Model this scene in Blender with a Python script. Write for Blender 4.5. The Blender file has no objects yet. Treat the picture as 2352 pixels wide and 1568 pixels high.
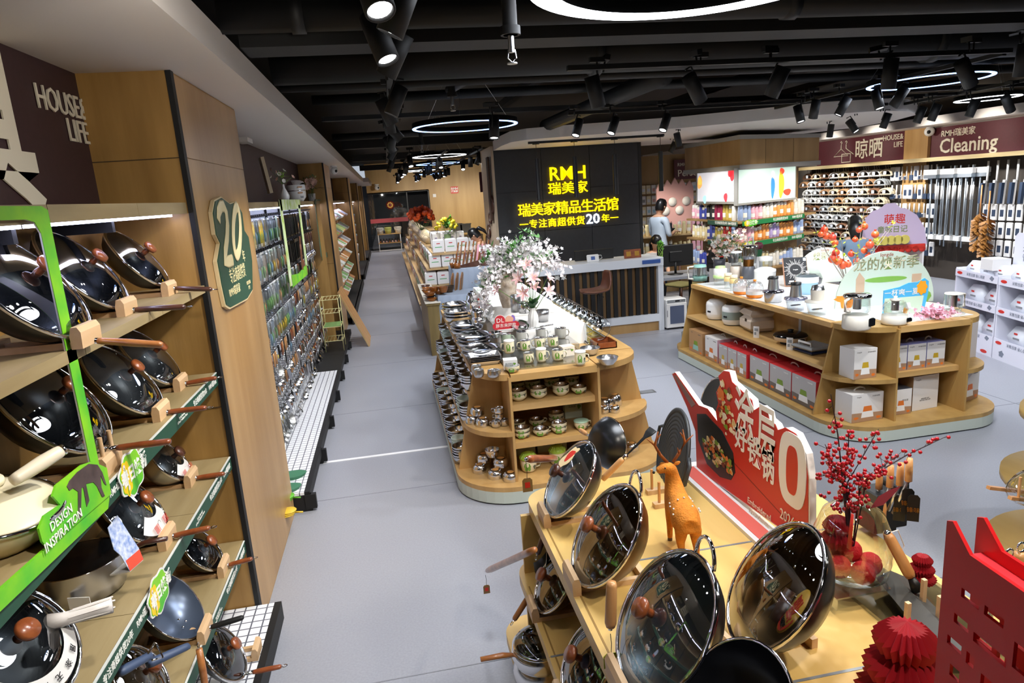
import bpy, bmesh, math, random
from mathutils import Vector, Matrix, Quaternion
random.seed(7)
SC = bpy.context.scene
COL = SC.collection
PI = math.pi
F = 1548.75; CW, CH = 2352, 1568; HC = 2.2
_rx, _ry, _rz = 0.21933246, -0.06974477, 0.16915317
def _rotm():
    cx, sx, cy, sy, cz, sz = math.cos(_rx), math.sin(_rx), math.cos(_ry), math.sin(_ry), math.cos(_rz), math.sin(_rz)
    B = Matrix(((1,0,0),(0,0,-1),(0,1,0)))
    Yw = Matrix(((cz,-sz,0),(sz,cz,0),(0,0,1)))
    Pt = Matrix(((1,0,0),(0,cx,-sx),(0,sx,cx)))
    Ro = Matrix(((cy,-sy,0),(sy,cy,0),(0,0,1)))
    return Ro @ Pt @ B @ Yw
CM = _rotm(); CMT = CM.transposed(); CO = Vector((0, 0, HC))
cam_data = bpy.data.cameras.new('camera'); cam = bpy.data.objects.new('camera', cam_data); COL.objects.link(cam)
cam_data.sensor_width = 36; cam_data.lens = F / CW * 36; cam_data.clip_start = 0.05; cam_data.clip_end = 200
cam.matrix_world = Matrix(((CM[0][0], -CM[1][0], -CM[2][0], 0), (CM[0][1], -CM[1][1], -CM[2][1], 0), (CM[0][2], -CM[1][2], -CM[2][2], HC), (0, 0, 0, 1)))
SC.camera = cam
w = bpy.data.worlds.new('world'); SC.world = w; w.use_nodes = True
w.node_tree.nodes['Background'].inputs[0].default_value = (0.8, 0.88, 1, 1)
w.node_tree.nodes['Background'].inputs[1].default_value = 0.3
vs = SC.view_settings; vs.view_transform = 'Standard'; vs.look = 'None'; vs.gamma = 1.0; vs.use_curve_mapping = False
vs.exposure = 0.9
cy = SC.cycles
cy.use_denoising = True; cy.max_bounces = 7; cy.diffuse_bounces = 3; cy.glossy_bounces = 3; cy.transmission_bounces = 4; cy.transparent_max_bounces = 14
cy.sample_clamp_indirect = 4; cy.caustics_reflective = False; cy.caustics_refractive = False; cy.adaptive_threshold = 0.05
cy.blur_glossy = 0.5
SPOT_W = 46.0
def spot(x, y, z=2.7, tx=None, ty=None, wts=1.0, cone=95, col=(1, .96, .93), r=.04, tz=.6):
    d = bpy.data.lights.new('spot_light', 'SPOT'); d.energy = SPOT_W * wts; d.spot_size = math.radians(cone); d.spot_blend = .75
    d.shadow_soft_size = r; d.color = col
    o = bpy.data.objects.new('spot_light', d); COL.objects.link(o); o.location = (x, y, z)
    v = Vector(((tx if tx is not None else x) - x, (ty if ty is not None else y) - y, -z + tz))
    o.rotation_euler = v.to_track_quat('-Z', 'Y').to_euler()
    return o
COOL = (.93, .96, 1); WARM = (1, .93, .82)
for y, t in ((.9, -1), (2.0, -.95), (3.0, -.9), (4.4, -1.0), (5.6, -1.0), (6.8, -1.05), (8.2, -1.05), (9.8, -1.05), (11.6, -1), (13.5, -1)):
    spot(.1, y, 2.68, t, y + .25, 1.0, 85, (1, .96, .9))
for y in (16, 19, 22, 25, 28, 30):
    spot(.1, y, 2.68, -.6, y, 1.6, 100)
for x, y, tx, ty, k, c in ((1.9, 1.2, 1.2, 1.9, .9, WARM), (2.0, 2.6, 1.4, 2.4, .9, WARM), (.9, .6, 1.0, 1.8, .7, WARM), (3.4, 1.3, 2.6, 2.0, .8, WARM),
        (1.37, 3.9, 1.1, 4.9, .9, WARM), (2.1, 4.34, 1.4, 5.3, 1.0, COOL), (2.6, 4.33, 1.5, 6.3, 1.0, COOL), (.55, 3.6, .1, 4.2, .7, COOL),
        (1.97, 6.86, 1.3, 7.0, 1.0, COOL), (2.34, 6.85, 2.6, 8.6, .8, COOL), (2.9, 6.85, 3.9, 7.0, 1.1, COOL), (1.05, 6.36, 1.0, 8.4, .8, COOL),
        (3.44, 4.0, 3.9, 5.6, 1.2, COOL), (4.1, 3.6, 4.3, 4.6, 1.1, COOL), (4.4, 5.4, 4.2, 6.2, 1.2, COOL), (4.41, 6.77, 4.1, 6.9, 1.0, COOL),
        (4.47, 6.2, 6.2, 6.5, 1.0, COOL), (4.5, 5.7, 6.4, 6.2, .9, COOL), (5.8, 4.5, 6.4, 5.4, 1.1, COOL), (3.6, 2.2, 3.6, 3.2, .8, COOL), (5.2, 2.6, 5.2, 3.6, .8, COOL), (7.5, 4.2, 8.0, 5.2, .8, COOL),
        (1.2, 9.0, .9, 9.6, .9, COOL), (.9, 10.5, 1.0, 11.3, 1.3, COOL), (.9, 12.3, 1.0, 13, 1.4, COOL), (.9, 14.5, 1.2, 15, 1.3, WARM), (1.3, 17, 1.3, 18, 1.4, WARM), (1.4, 21, 1.4, 22, 1.4, WARM), (3, 27.5, 3.2, 30.5, 2.0, WARM), (4.6, 27.5, 5, 30.5, 2.0, WARM), (1.5, 27, 1.6, 30, 1.6, WARM), (3, 16, 3, 17, 1.2, WARM), (3, 21, 3, 22, 1.2, WARM),
        (2.6, 9.9, 2.6, 10.4, .35, COOL), (4.6, 9.0, 4.6, 9.9, .9, COOL), (4.4, 12.6, 4.7, 13.2, 1.3, WARM), (4.3, 10.9, 4.9, 11.8, 1.2, COOL), (5.2, 13.5, 6.0, 14.6, 1.4, WARM), (1.2, 6.0, 1.1, 6.6, .8, COOL), (6.1, 13.5, 6.2, 14.4, 1.4, WARM), (4.5, 16, 4.8, 17, 1.6, WARM)):  # the spot aimed at the man is added to brighten him
    spot(x, y, 2.66, tx, ty, k, 95, c)
for x, y, tx, ty, k, c in ((4.2, 9.6, 5.2, 10.2, .9, WARM), (5.6, 8.4, 5.8, 9.7, 1.3, WARM), (6.9, 8.9, 6.4, 9.9, 1.2, WARM), (6.4, 7.4, 6.9, 7.6, .9, COOL),
        (8.7, 14.3, 10.3, 14.6, 1.5, COOL), (8.8, 13.2, 10.3, 13.4, 1.7, COOL), (8.8, 12.1, 10.3, 12.2, 1.7, COOL), (8.8, 11.0, 10.3, 11.1, 1.8, COOL), (8.8, 10.0, 10.3, 10.0, 1.8, COOL), (8.8, 9.0, 10.3, 8.9, 1.8, COOL),
        (6.6, 11.6, 6.8, 12.6, 1.2, COOL), (8.0, 7.0, 7.4, 7.6, .9, COOL), (7.6, 9.4, 7.8, 10.2, 1.0, COOL)):
    spot(x, y, 2.66, tx, ty, k, 95, c)
for y in (15, 13.6, 12.2, 10.8, 9.6): spot(8.9, y, 2.66, 10.3, y, .55, 80, WARM, tz=2.5)  # added spots aimed high to brighten the maroon signs
spot(4.2, 26, 2.66, 3.5, 31, 2.5, 80, WARM, tz=1.8); spot(1.4, 26, 2.66, 1.6, 31, 2.0, 80, WARM, tz=2.2); spot(-.1, 1.8, 2.62, -1.0, 3.3, .35, 80, WARM, tz=2.6)  # added spots aimed high to brighten the far wall and first pillar
for x, y, k in ((1.2, 2.5, 1), (1.0, 7.4, .9), (4.9, 5.6, 1), (7.3, 7.5, .6)):      # light of the ring lamps
    d = bpy.data.lights.new('ring_glow', 'AREA'); d.shape = 'DISK'; d.size = 1.0; d.energy = 22 * k; d.color = (.86, .92, 1)
    o = bpy.data.objects.new('ring_glow', d); COL.objects.link(o); o.location = (x, y, 2.86)
def ray(u, v):
    return CMT @ Vector(((u - CW / 2) / F, (v - CH / 2) / F, 1.0))
def atz(u, v, z=0.0):
    d = ray(u, v); return CO + d * ((z - HC) / d.z)
def atx(u, v, x):
    d = ray(u, v); return CO + d * (x / d.x)
def aty(u, v, y):
    d = ray(u, v); return CO + d * (y / d.y)
def atd(u, v, D):
    return CO + ray(u, v) * D
def lin(h):
    if isinstance(h, str):
        h = h.lstrip('#'); c = [int(h[i:i + 2], 16) / 255 for i in (0, 2, 4)]
        return tuple(x / 12.92 if x <= .04045 else ((x + .055) / 1.055) ** 2.4 for x in c) + (1,)
    return tuple(h) + ((1,) if len(h) == 3 else ())
MATS = {}
def mat(name, col=None, rough=.5, metal=0, emit=0, bump=0, bscale=40, noise=0, nscale=8, coat=0, spec=.5, stretch=(1, 1, 1), dark=None):
    if name in MATS: return MATS[name]
    m = bpy.data.materials.new(name); MATS[name] = m; m.use_nodes = True
    nt = m.node_tree; b = nt.nodes['Principled BSDF']; c = lin(col or '#888888')
    b.inputs['Base Color'].default_value = c; b.inputs['Roughness'].default_value = rough; b.inputs['Metallic'].default_value = metal
    b.inputs['Specular IOR Level'].default_value = spec
    if coat: b.inputs['Coat Weight'].default_value = coat; b.inputs['Coat Roughness'].default_value = .08
    if emit: b.inputs['Emission Color'].default_value = c; b.inputs['Emission Strength'].default_value = emit
    if noise or bump:
        tc = nt.nodes.new('ShaderNodeTexCoord'); mp = nt.nodes.new('ShaderNodeMapping'); nt.links.new(tc.outputs['Object'], mp.inputs[0])
        mp.inputs['Scale'].default_value = stretch
        n = nt.nodes.new('ShaderNodeTexNoise'); n.inputs['Scale'].default_value = nscale; n.inputs['Detail'].default_value = 5; nt.links.new(mp.outputs[0], n.inputs['Vector'])
        if noise:
            r = nt.nodes.new('ShaderNodeValToRGB'); nt.links.new(n.outputs[0], r.inputs[0])
            d = lin(dark) if dark else tuple(x * (1 - noise) for x in c[:3]) + (1,)
            r.color_ramp.elements[0].position = .32; r.color_ramp.elements[1].position = .68
            r.color_ramp.elements[0].color = d; r.color_ramp.elements[1].color = c
            nt.links.new(r.outputs[0], b.inputs['Base Color'])
        if bump:
            n2 = nt.nodes.new('ShaderNodeTexNoise'); n2.inputs['Scale'].default_value = bscale; nt.links.new(mp.outputs[0], n2.inputs['Vector'])
            bp = nt.nodes.new('ShaderNodeBump'); bp.inputs['Strength'].default_value = bump; bp.inputs['Distance'].default_value = .01
            nt.links.new(n2.outputs[0], bp.inputs['Height']); nt.links.new(bp.outputs[0], b.inputs['Normal'])
    return m
def glass(name, col='#ffffff', amount=.12, rough=.02):
    if name in MATS: return MATS[name]
    m = bpy.data.materials.new(name); MATS[name] = m; m.use_nodes = True; nt = m.node_tree; nt.nodes.remove(nt.nodes['Principled BSDF'])
    out = nt.nodes['Material Output']; t = nt.nodes.new('ShaderNodeBsdfTransparent'); t.inputs[0].default_value = lin(col)
    g = nt.nodes.new('ShaderNodeBsdfGlossy'); g.inputs['Roughness'].default_value = rough; mx = nt.nodes.new('ShaderNodeMixShader')
    lw = nt.nodes.new('ShaderNodeLayerWeight'); lw.inputs['Blend'].default_value = .25
    mth = nt.nodes.new('ShaderNodeMath'); mth.operation = 'MULTIPLY_ADD'; mth.inputs[1].default_value = .7; mth.inputs[2].default_value = amount
    nt.links.new(lw.outputs['Facing'], mth.inputs[0]); nt.links.new(mth.outputs[0], mx.inputs[0])
    nt.links.new(t.outputs[0], mx.inputs[1]); nt.links.new(g.outputs[0], mx.inputs[2]); nt.links.new(mx.outputs[0], out.inputs[0])
    return m
def wood(name, c1, c2, along='z', scale=6, rough=.45, coat=0):
    s = {'x': (.12, 1, 1), 'y': (1, .12, 1), 'z': (1, 1, .12)}[along]
    return mat(name, c1, rough, noise=.4, dark=c2, nscale=scale, stretch=s, bump=.04, bscale=scale * 12, coat=coat)
OAK = wood('oak_laminate', '#ad9a72', '#8f7b53', 'y', 9)
OAKV = wood('oak_panel_upright', '#b88f50', '#8f6a34', 'z', 7)
PANEL = wood('pale_wood_panel', '#c09a67', '#a37c48', 'z', 4, .35)
MAPLE = wood('maple_board', '#d2ab70', '#bb9154', 'y', 7)
MAPLEX = wood('maple_board_cross', '#cfa76c', '#b98f52', 'x', 7)
BEECH = wood('beech_block', '#e0bd94', '#cda678', 'y', 14, .5)
WALNUT = wood('reddish_handle_wood', '#94502c', '#6f3317', 'y', 20, .3, .4)
WALNUTZ = wood('reddish_handle_wood_lengthwise', '#a05a33', '#7d3d1c', 'z', 30, .3, .4)
DKWOOD = wood('dark_brown_wood', '#5d3524', '#3e2016', 'z', 20, .35, .4)
LTWOOD = wood('light_handle_wood', '#d8a26a', '#c18248', 'z', 20, .35, .2)
BLACK = mat('black_satin', '#111112', .45)
BLACKM = mat('black_nonstick', '#17181a', .28, spec=.6)
BLKMAT = mat('black_powder_coat', '#0c0c0d', .6)
WHITE = mat('white_paint', '#e6e4e1', .5)
WHITEG = mat('white_gloss', '#f2f1ee', .2)
CREAM = mat('cream_enamel', '#ece0bf', .25)
STEEL = mat('polished_steel', '#dedee0', .17, 1)
STEELB = mat('brushed_steel', '#c2c2c4', .28, 1)
CHROME = mat('chrome_rim', '#e8e8ea', .06, 1)
GREY = mat('grey_plastic', '#8e9193', .4)
GREEN = mat('dark_green_print', '#1e4a37', .5)
LGREEN = mat('bright_green_print', '#3fb52e', .45, noise=.3, dark='#8fd21a', nscale=6)
REDP = mat('red_print', '#d2301f', .45)
LETW = mat('white_letter', '#f4f2ea', .5)
GLASS = glass('clear_glass', '#f4f8f8')
LIDG = glass('lid_glass', '#c9cfd2', .10)
PLAST = glass('clear_plastic', '#f2f6f8', .16, .12)
MAROON = mat('maroon_wall', '#3b2227', .5, noise=.25, nscale=30)
MAROON2 = mat('maroon_sign', '#5d2730', .5, noise=.12, nscale=30)
LAMP = mat('lamp_face', '#ffffff', emit=8)
class MB:
    def __init__(s): s.v = []; s.f = []; s.m = []; s.s = []
    def add(s, vs, fs, mi=0, sm=False, M=None):
        n = len(s.v)
        s.v += [tuple(M @ Vector(p)) for p in vs] if M is not None else [tuple(p) for p in vs]
        for f in fs: s.f.append([i + n for i in f]); s.m.append(mi); s.s.append(sm)
        return s
    def box(s, x0, x1, y0, y1, z0, z1, mi=0, M=None, b=0):
        if b:
            b = min(b, (x1 - x0) * .45, (y1 - y0) * .45, (z1 - z0) * .45); vs = []
            for (a, c) in ((0, 0), (1, 0), (1, 1), (0, 1)):
                X, Y = (x0, x1)[a], (y0, y1)[c]; sx, sy = (1, -1)[a], (1, -1)[c]
                vs += [(X + sx * b, Y + sy * b, z0), (X, Y, z0 + b), (X, Y, z1 - b), (X + sx * b, Y + sy * b, z1)]
            fs = [(0, 12, 8, 4), (3, 7, 11, 15)]
            for i in range(4):
                j = (i + 1) % 4
                for k in range(3): fs.append((i * 4 + k, j * 4 + k, j * 4 + k + 1, i * 4 + k + 1))
            return s.add(vs, fs, mi, False, M)
        return s.add([(x0,y0,z0),(x1,y0,z0),(x1,y1,z0),(x0,y1,z0),(x0,y0,z1),(x1,y0,z1),(x1,y1,z1),(x0,y1,z1)],
                     [(0,3,2,1),(4,5,6,7),(0,1,5,4),(1,2,6,5),(2,3,7,6),(3,0,4,7)], mi, False, M)
    def lathe(s, prof, n=20, mi=0, M=None, a0=0, a1=2 * PI, sm=True):
        full = abs(a1 - a0 - 2 * PI) < 1e-6; k = n if full else n + 1; vs = []; fs = []
        for (r, z) in prof:
            for i in range(k):
                a = a0 + (a1 - a0) * i / n; vs.append((r * math.cos(a), r * math.sin(a), z))
        for j in range(len(prof) - 1):
            for i in range(n):
                i2 = (i + 1) % k
                if prof[j][0] < 1e-6: fs.append((j * k + i, (j + 1) * k + i2, (j + 1) * k + i))
                elif prof[j + 1][0] < 1e-6: fs.append((j * k + i, j * k + i2, (j + 1) * k + i))
                else: fs.append((j * k + i, j * k + i2, (j + 1) * k + i2, (j + 1) * k + i))
        return s.add(vs, fs, mi, sm, M)
    def cyl(s, r, z0, z1, n=16, mi=0, M=None, r2=None):
        r2 = r if r2 is None else r2
        s.lathe([(r, z0), (r2, z1)], n, mi, M)
        c = [(r * math.cos(2 * PI * i / n), r * math.sin(2 * PI * i / n), z0) for i in range(n)]
        d = [(r2 * math.cos(2 * PI * i / n), r2 * math.sin(2 * PI * i / n), z1) for i in range(n)]
        s.add(c, [list(range(n))[::-1]], mi, False, M); return s.add(d, [list(range(n))], mi, False, M)
    def tube(s, pts, r, n=8, mi=0, M=None, cap=True, flat=1.0, up=(0, 0, 1)):
        pts = [Vector(p) for p in pts]; k = len(pts); vs = []; fs = []
        rr = r if isinstance(r, (list, tuple)) else [r] * k
        for j, p in enumerate(pts):
            t = (pts[min(j + 1, k - 1)] - pts[max(j - 1, 0)]).normalized(); u = Vector(up)
            if abs(t.dot(u)) > .95: u = Vector((1, 0, 0)) if abs(t.x) < .9 else Vector((0, 1, 0))
            a = t.cross(u).normalized(); c = a.cross(t).normalized()
            for i in range(n):
                an = 2 * PI * i / n; vs.append(p + a * (rr[j] * math.cos(an)) + c * (rr[j] * flat * math.sin(an)))
        for j in range(k - 1):
            for i in range(n): fs.append((j * n + i, j * n + (i + 1) % n, (j + 1) * n + (i + 1) % n, (j + 1) * n + i))
        if cap: fs.append(list(range(n))[::-1]); fs.append([(k - 1) * n + i for i in range(n)])
        return s.add(vs, fs, mi, n > 5, M)
    def prism(s, pts, z0, z1, mi=0, M=None, mtop=None):
        n = len(pts); ar = sum(pts[i][0] * pts[(i + 1) % n][1] - pts[(i + 1) % n][0] * pts[i][1] for i in range(n))
        if ar < 0: pts = pts[::-1]
        vs = [(x, y, z0) for x, y in pts] + [(x, y, z1) for x, y in pts]
        s.add(vs, [list(range(n))[::-1]] + [(i, (i + 1) % n, n + (i + 1) % n, n + i) for i in range(n)], mi, False, M)
        return s.add([(x, y, z1) for x, y in pts], [list(range(n))], mi if mtop is None else mtop, False, M)
    def ball(s, c, r, n=10, mi=0, M=None, sz=1.0, k=None):
        k = k or max(4, n // 2); pr = [(max(0, r * math.sin(PI * j / k)), -r * sz * math.cos(PI * j / k)) for j in range(k + 1)]
        pr[0] = (0, pr[0][1]); pr[-1] = (0, pr[-1][1])
        T = Matrix.Translation(c); return s.lathe(pr, n, mi, (M @ T) if M is not None else T)
    def mesh(s, name, mats):
        me = bpy.data.meshes.new(name); me.from_pydata(s.v, [], s.f)
        for m in (mats if isinstance(mats, (list, tuple)) else [mats]): me.materials.append(m)
        me.polygons.foreach_set('material_index', s.m); me.polygons.foreach_set('use_smooth', s.s); me.update(); return me
    def obj(s, name, mats, parent=None, loc=None, rot=None, M=None):
        return link(name, s.mesh(name, mats), parent, loc, rot, M)
def link(name, me, parent=None, loc=None, rot=None, M=None):
    o = bpy.data.objects.new(name, me); COL.objects.link(o)
    if M is not None: o.matrix_local = M
    if loc is not None: o.location = loc
    if rot is not None: o.rotation_euler = rot
    if parent is not None: o.parent = parent
    return o
def tag(o, label=None, cat=None, group=None, kind=None):
    if label: o['label'] = label
    if cat: o['category'] = cat
    if group: o['group'] = group
    if kind: o['kind'] = kind
    return o
def thing(name, label, cat, loc=(0, 0, 0), rz=0, group=None, M=None):
    o = bpy.data.objects.new(name, None); COL.objects.link(o); o.empty_display_size = .05
    if M is not None: o.matrix_world = M
    else: o.location = loc; o.rotation_euler = (0, 0, rz)
    return tag(o, label, cat, group)
def struct(name, mb, mats, parent=None):
    o = mb.obj(name, mats, parent)
    if parent is None: o['kind'] = 'structure'
    return o
KIDS = {}
def kids(o): return [c for c in o.children]
def dup(root, loc=None, rz=None, label=None, group=None, M=None, tree=None):
    """copy a thing with its parts and sub-parts"""
    tree = tree or [(c, list(c.children)) for c in root.children]
    r = root.copy(); COL.objects.link(r)
    if M is not None: r.matrix_world = M
    if loc is not None: r.location = loc
    if rz is not None: r.rotation_euler = (0, 0, rz)
    if label: r['label'] = label
    if group: r['group'] = group
    for c, gs in tree:
        d = c.copy(); COL.objects.link(d); d.parent = r
        for g in gs:
            e = g.copy(); COL.objects.link(e); e.parent = d
    return r
ORD = ['first', 'second', 'third', 'fourth', 'fifth', 'sixth', 'seventh', 'eighth', 'ninth', 'tenth', 'eleventh', 'twelfth', 'thirteenth', 'fourteenth', 'fifteenth',
       'sixteenth', 'seventeenth', 'eighteenth', 'nineteenth', 'twentieth']
def nth(i):
    if i < 20: return ORD[i]
    t = {2: 'twenty', 3: 'thirty', 4: 'forty', 5: 'fifty', 6: 'sixty', 7: 'seventy'}[(i + 1) // 10]
    return (t[:-1] + 'ieth') if (i + 1) % 10 == 0 else t + '-' + ORD[(i + 1) % 10 - 1]
TXT = {}
def text(s, size, m, parent, M, bold=0.0, ext=.001, align='CENTER', name='lettering', wide=1.0, line=1.0):
    key = (s, size, m.name, bold, ext, align, wide)
    if key not in TXT:
        c = bpy.data.curves.new('lettering', 'FONT'); c.body = s; c.size = size; c.extrude = ext; c.offset = bold * size; c.align_x = align; c.align_y = 'CENTER'; c.resolution_u = 2; c.space_line = line
        o = bpy.data.objects.new('t', c); COL.objects.link(o)
        bpy.context.view_layer.update()
        me = bpy.data.meshes.new_from_object(o.evaluated_get(bpy.context.evaluated_depsgraph_get())); bpy.data.objects.remove(o)
        me.materials.clear(); me.materials.append(m)
        if wide != 1: me.transform(Matrix.Scale(wide, 4, (1, 0, 0)))
        TXT[key] = me
    return link(name, TXT[key], parent, M=M)
def frame(o, x, y, z=None):
    """matrix with local x along x, local y along y, origin o"""
    x = Vector(x).normalized(); y = Vector(y); z = x.cross(y).normalized(); y = z.cross(x)
    return Matrix(((x.x, y.x, z.x, o[0]), (x.y, y.y, z.y, o[1]), (x.z, y.z, z.z, o[2]), (0, 0, 0, 1)))
def T(x, y, z): return Matrix.Translation((x, y, z))
def RZ(a): return Matrix.Rotation(a, 4, 'Z')
def RX(a): return Matrix.Rotation(a, 4, 'X')
def RY(a): return Matrix.Rotation(a, 4, 'Y')
UP = (0, 0, 1)
FLOORM = mat('grey_vinyl_floor', '#9b9da6', .33, noise=.12, nscale=90, bump=.02, bscale=200)
CEIL = mat('black_ceiling_paint', '#040405', .7)
PIPEM = mat('dark_grey_pipe', '#131314', .6, noise=.3, nscale=5)
BEAMM = mat('charcoal_beam', '#1b1b1c', .7, noise=.3, nscale=9)
SOFFIT = mat('soffit_paint', '#dcd6d2', .6)
m = MB().box(-1.4, 12, -3, 32, -.1, 0); struct('floor', m, FLOORM)
JOINT = mat('floor_joint', '#808289', .6)
m = MB()
for y in (2.83, 4.96, 7.1, 9.2, 11.3, 13.4, 15.5, 17.6, 19.7, 21.8): m.box(-.75, 12, y, y + .006, 0, .0015)
for x in (5.45, 7.5): m.box(x, x + .006, -2, 20, 0, .0015)
struct('trim_1', m, JOINT)
struct('trim_2', MB().box(-.76, .36, 5.73, 5.77, 0, .004), mat('white_floor_strip', '#e8e8ea', .4))
m = MB().box(1.62, 1.80, 0, .11, 0, .003).box(1.64, 1.78, .015, .095, .003, .005, 1)
o = m.obj('floor_socket', [mat('socket_metal', '#9b9c9e', .3, .8), mat('socket_grey', '#6f7174', .4)], loc=(atz(1490, 903)[0] - 1.71, atz(1490, 903)[1], 0)); tag(o, 'small square metal floor socket beside the steel bowl display', 'floor socket')
struct('ceiling', MB().box(-1.4, 12, -3, 32, 3.75, 3.85), CEIL)
struct('wall_left', MB().box(-1.4, -1.27, -3, 32, 0, 3.8, 0), MAROON)
struct('wall_back', MB().box(-1.4, 12, -3.1, -3, 0, 3.8, 0), mat('plain_wall', '#8a847c', .6))
struct('wall_right', MB().box(10.4, 10.5, -3, 32, 0, 3.8, 0), mat('plain_wall', '#8a847c', .6))
m = MB().box(-1.27, -.62, -3, 24, 2.83, 2.965).box(-1.27, -.45, 24, 31, 2.83, 2.965); struct('soffit_left', m, SOFFIT)
def pillar(y0, y1, first=False):
    t = MB().box(-1.27, -.885, y0, y1, 0, 2.83).obj('pillar', OAKV); t['kind'] = 'structure'
    if y0 < 30: MB().box(-.887, -.880, y0 + .045, y1 - .01, .02, 2.45).box(-.887, -.880, y0 + .045, y1 - .01, 2.454, 2.82).obj('face_panel', PANEL, t)
    MB().box(-.9, -.877, y0 - .006, y0 + .04, 0, 2.83).obj('corner_strip', BLKMAT, t)
    MB().box(-1.27, -.9, y0 - .003, y0, 2.45, 2.454).box(-1.27, -.9, y0 - .003, y0, 1.25, 1.254).obj('panel_joint', mat('joint_dark', '#4d3a22', .7), t)
    return t
pillar(3.43, 4.80)
for y0, y1 in ((11.3, 12.5), (18.6, 19.8), (24.6, 25.6), (29.6, 31)): pillar(y0, y1)
def pipe(p0, p1, r, label, m=PIPEM, n=12, bands=()):
    b = MB().tube([p0, p1], r, n)
    p0 = Vector(p0); p1 = Vector(p1)
    for k in bands: q = p0.lerp(p1, k); d = (p1 - p0).normalized() * .03; b.tube([q - d, q + d], r * 1.12, n)
    o = b.obj('ceiling_pipe', m); tag(o, label, 'pipe'); return o
pipe((-.62, 3.36, 3.03), (10.3, 3.36, 3.03), .075, 'round dark pipe running across under the ceiling nearest the ring lamp', bands=(.03, .25, .5))
pipe((-.62, 4.85, 3.12), (10.3, 5.0, 3.12), .15, 'thick lagged round duct crossing the ceiling behind the flat beam', n=20, bands=(.2, .45, .7))
pipe((-.62, 5.12, 3.0), (10.3, 5.3, 3.0), .035, 'thin round pipe fixed along the underside of the thick duct')
pipe((-.62, 7.6, 3.25), (10.3, 7.6, 3.25), .05, 'thin pipe crossing the ceiling above the blue ring lamp')
pipe((-.62, 10.2, 3.1), (1.7, 10.2, 3.1), .05, 'pale conduit crossing the ceiling in front of the dark sign wall')
pipe((2.35, 5.5, 3.03), (2.18, 9.0, 3.0), .08, 'short round pipe slanting away above the counter lamps')
pipe((1.0, 5.6, 3.2), (.7, 6.6, 3.15), .04, 'short slanting pipe stub under the ceiling over the aisle')
def beam(y0, y1, z0, z1, x0, x1, label):
    tag(MB().box(x0, x1, y0, y1, z0, z1).obj('ceiling_beam', BEAMM), label, 'beam')
beam(3.75, 4.0, 2.98, 3.1, -.62, 10.3, 'flat charcoal ceiling beam between the round pipe and the thick duct')
beam(5.9, 6.0, 3.3, 3.4, -.62, 10.3, 'narrow ceiling beam behind the thick lagged duct')
beam(8.6, 8.7, 3.15, 3.2, -.62, 10.3, 'narrow ceiling beam just before the dark sign wall')
beam(12.5, 12.7, 3.1, 3.25, -.62, 5.0, 'first ceiling beam beyond the dark sign wall')
beam(16.5, 16.7, 3.1, 3.25, -.62, 5.0, 'second ceiling beam beyond the dark sign wall')
beam(21.5, 21.7, 3.1, 3.25, -.62, 5.0, 'third ceiling beam beyond the dark sign wall')
for i, x in enumerate((.4, 1.9, 3.4, 5.0, 6.8)):
    tag(MB().box(x, x + .12, 3.0, 12, 3.45, 3.55).obj('ceiling_joist', BEAMM), nth(i) + ' dark ceiling joist from the aisle, running away lengthwise', 'joist', 'lengthwise ceiling joists')
def sprinkler(p, label, drop=.3):
    t = thing('sprinkler', label, 'sprinkler', p)
    MB().cyl(.028, .1, .1 + drop, 12).cyl(.038, .1, .13, 12).cyl(.038, .06 + drop, .1 + drop, 12).obj('pipe', PIPEM, t)
    b = MB().cyl(.012, .04, .1, 8); b.tube([(-.012, 0, .05), (-.016, 0, .02), (0, 0, .004)], .003, 5).tube([(.012, 0, .05), (.016, 0, .02), (0, 0, .004)], .003, 5)
    b.cyl(.02, 0, .004, 12); b.obj('head', STEELB, t)
sprinkler(atz(1177, 147, 2.66), 'sprinkler head hanging on a thick pipe near the ring lamp', .36)
sprinkler(atz(1041, 255, 2.8), 'small sprinkler head above the blue ring lamp')
sprinkler(atz(970, 350, 2.8), 'distant sprinkler head over the aisle')
RINGM = mat('ring_diffuser', '#f2f6ff', emit=6); RINGB = mat('ring_diffuser_blue', '#86b0ff', emit=4)
def ring(c, R, w, label, m=RINGM):
    t = thing('ring_lamp', label, 'lamp', c)
    MB().lathe([(R, .0), (R, .05), (R - w, .05), (R - w, .0)], 64).obj('housing', BLACK, t)
    MB().lathe([(R - w, .0), (R - w * .97, -.006), (R - w * .03, -.006), (R, 0)], 64, 0).obj('diffuser', m, t)
    for k in range(3):
        a = k * 2.1 + .3; MB().tube([(math.cos(a) * (R - w / 2), math.sin(a) * (R - w / 2), .05), (0, 0, .8)], .0015, 4).obj('hanging_wire', STEELB, t)
ring((1.18, 2.43, 2.9), .62, .1, 'large white ring lamp hanging above the wok table')
ring((.93, 7.45, 2.9), .56, .035, 'bluish ring lamp hanging above the aisle by the floral display', RINGB)
ring((4.9, 5.6, 2.9), .5, .035, 'bluish ring lamp hanging above the appliance display', RINGB)
ring((7.35, 7.45, 2.9), .35, .05, 'small white ring lamp hanging near the cleaning wall')
for i, (x, y) in enumerate(((1.1, 13), (1.3, 16), (1.0, 19.5), (1.6, 23))): ring((x, y, 2.92), .5, .06, nth(i) + ' ring lamp beyond the dark sign wall, seen nearly edge-on', RINGB if i % 2 else RINGM)
def make_head():
    t = thing('track_spotlight', 'x', 'spotlight')
    MB().lathe([(.033, .012), (.036, 0), (.042, 0), (.042, .17), (0, .17)], 18).obj('barrel', BLKMAT, t)
    MB().cyl(.033, .008, .012, 14).obj('lamp_face', LAMP, t)
    MB().tube([(.045, 0, .08), (.047, 0, .2), (0, 0, .21)], .006, 6).obj('bracket', BLKMAT, t)
    return t
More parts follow.
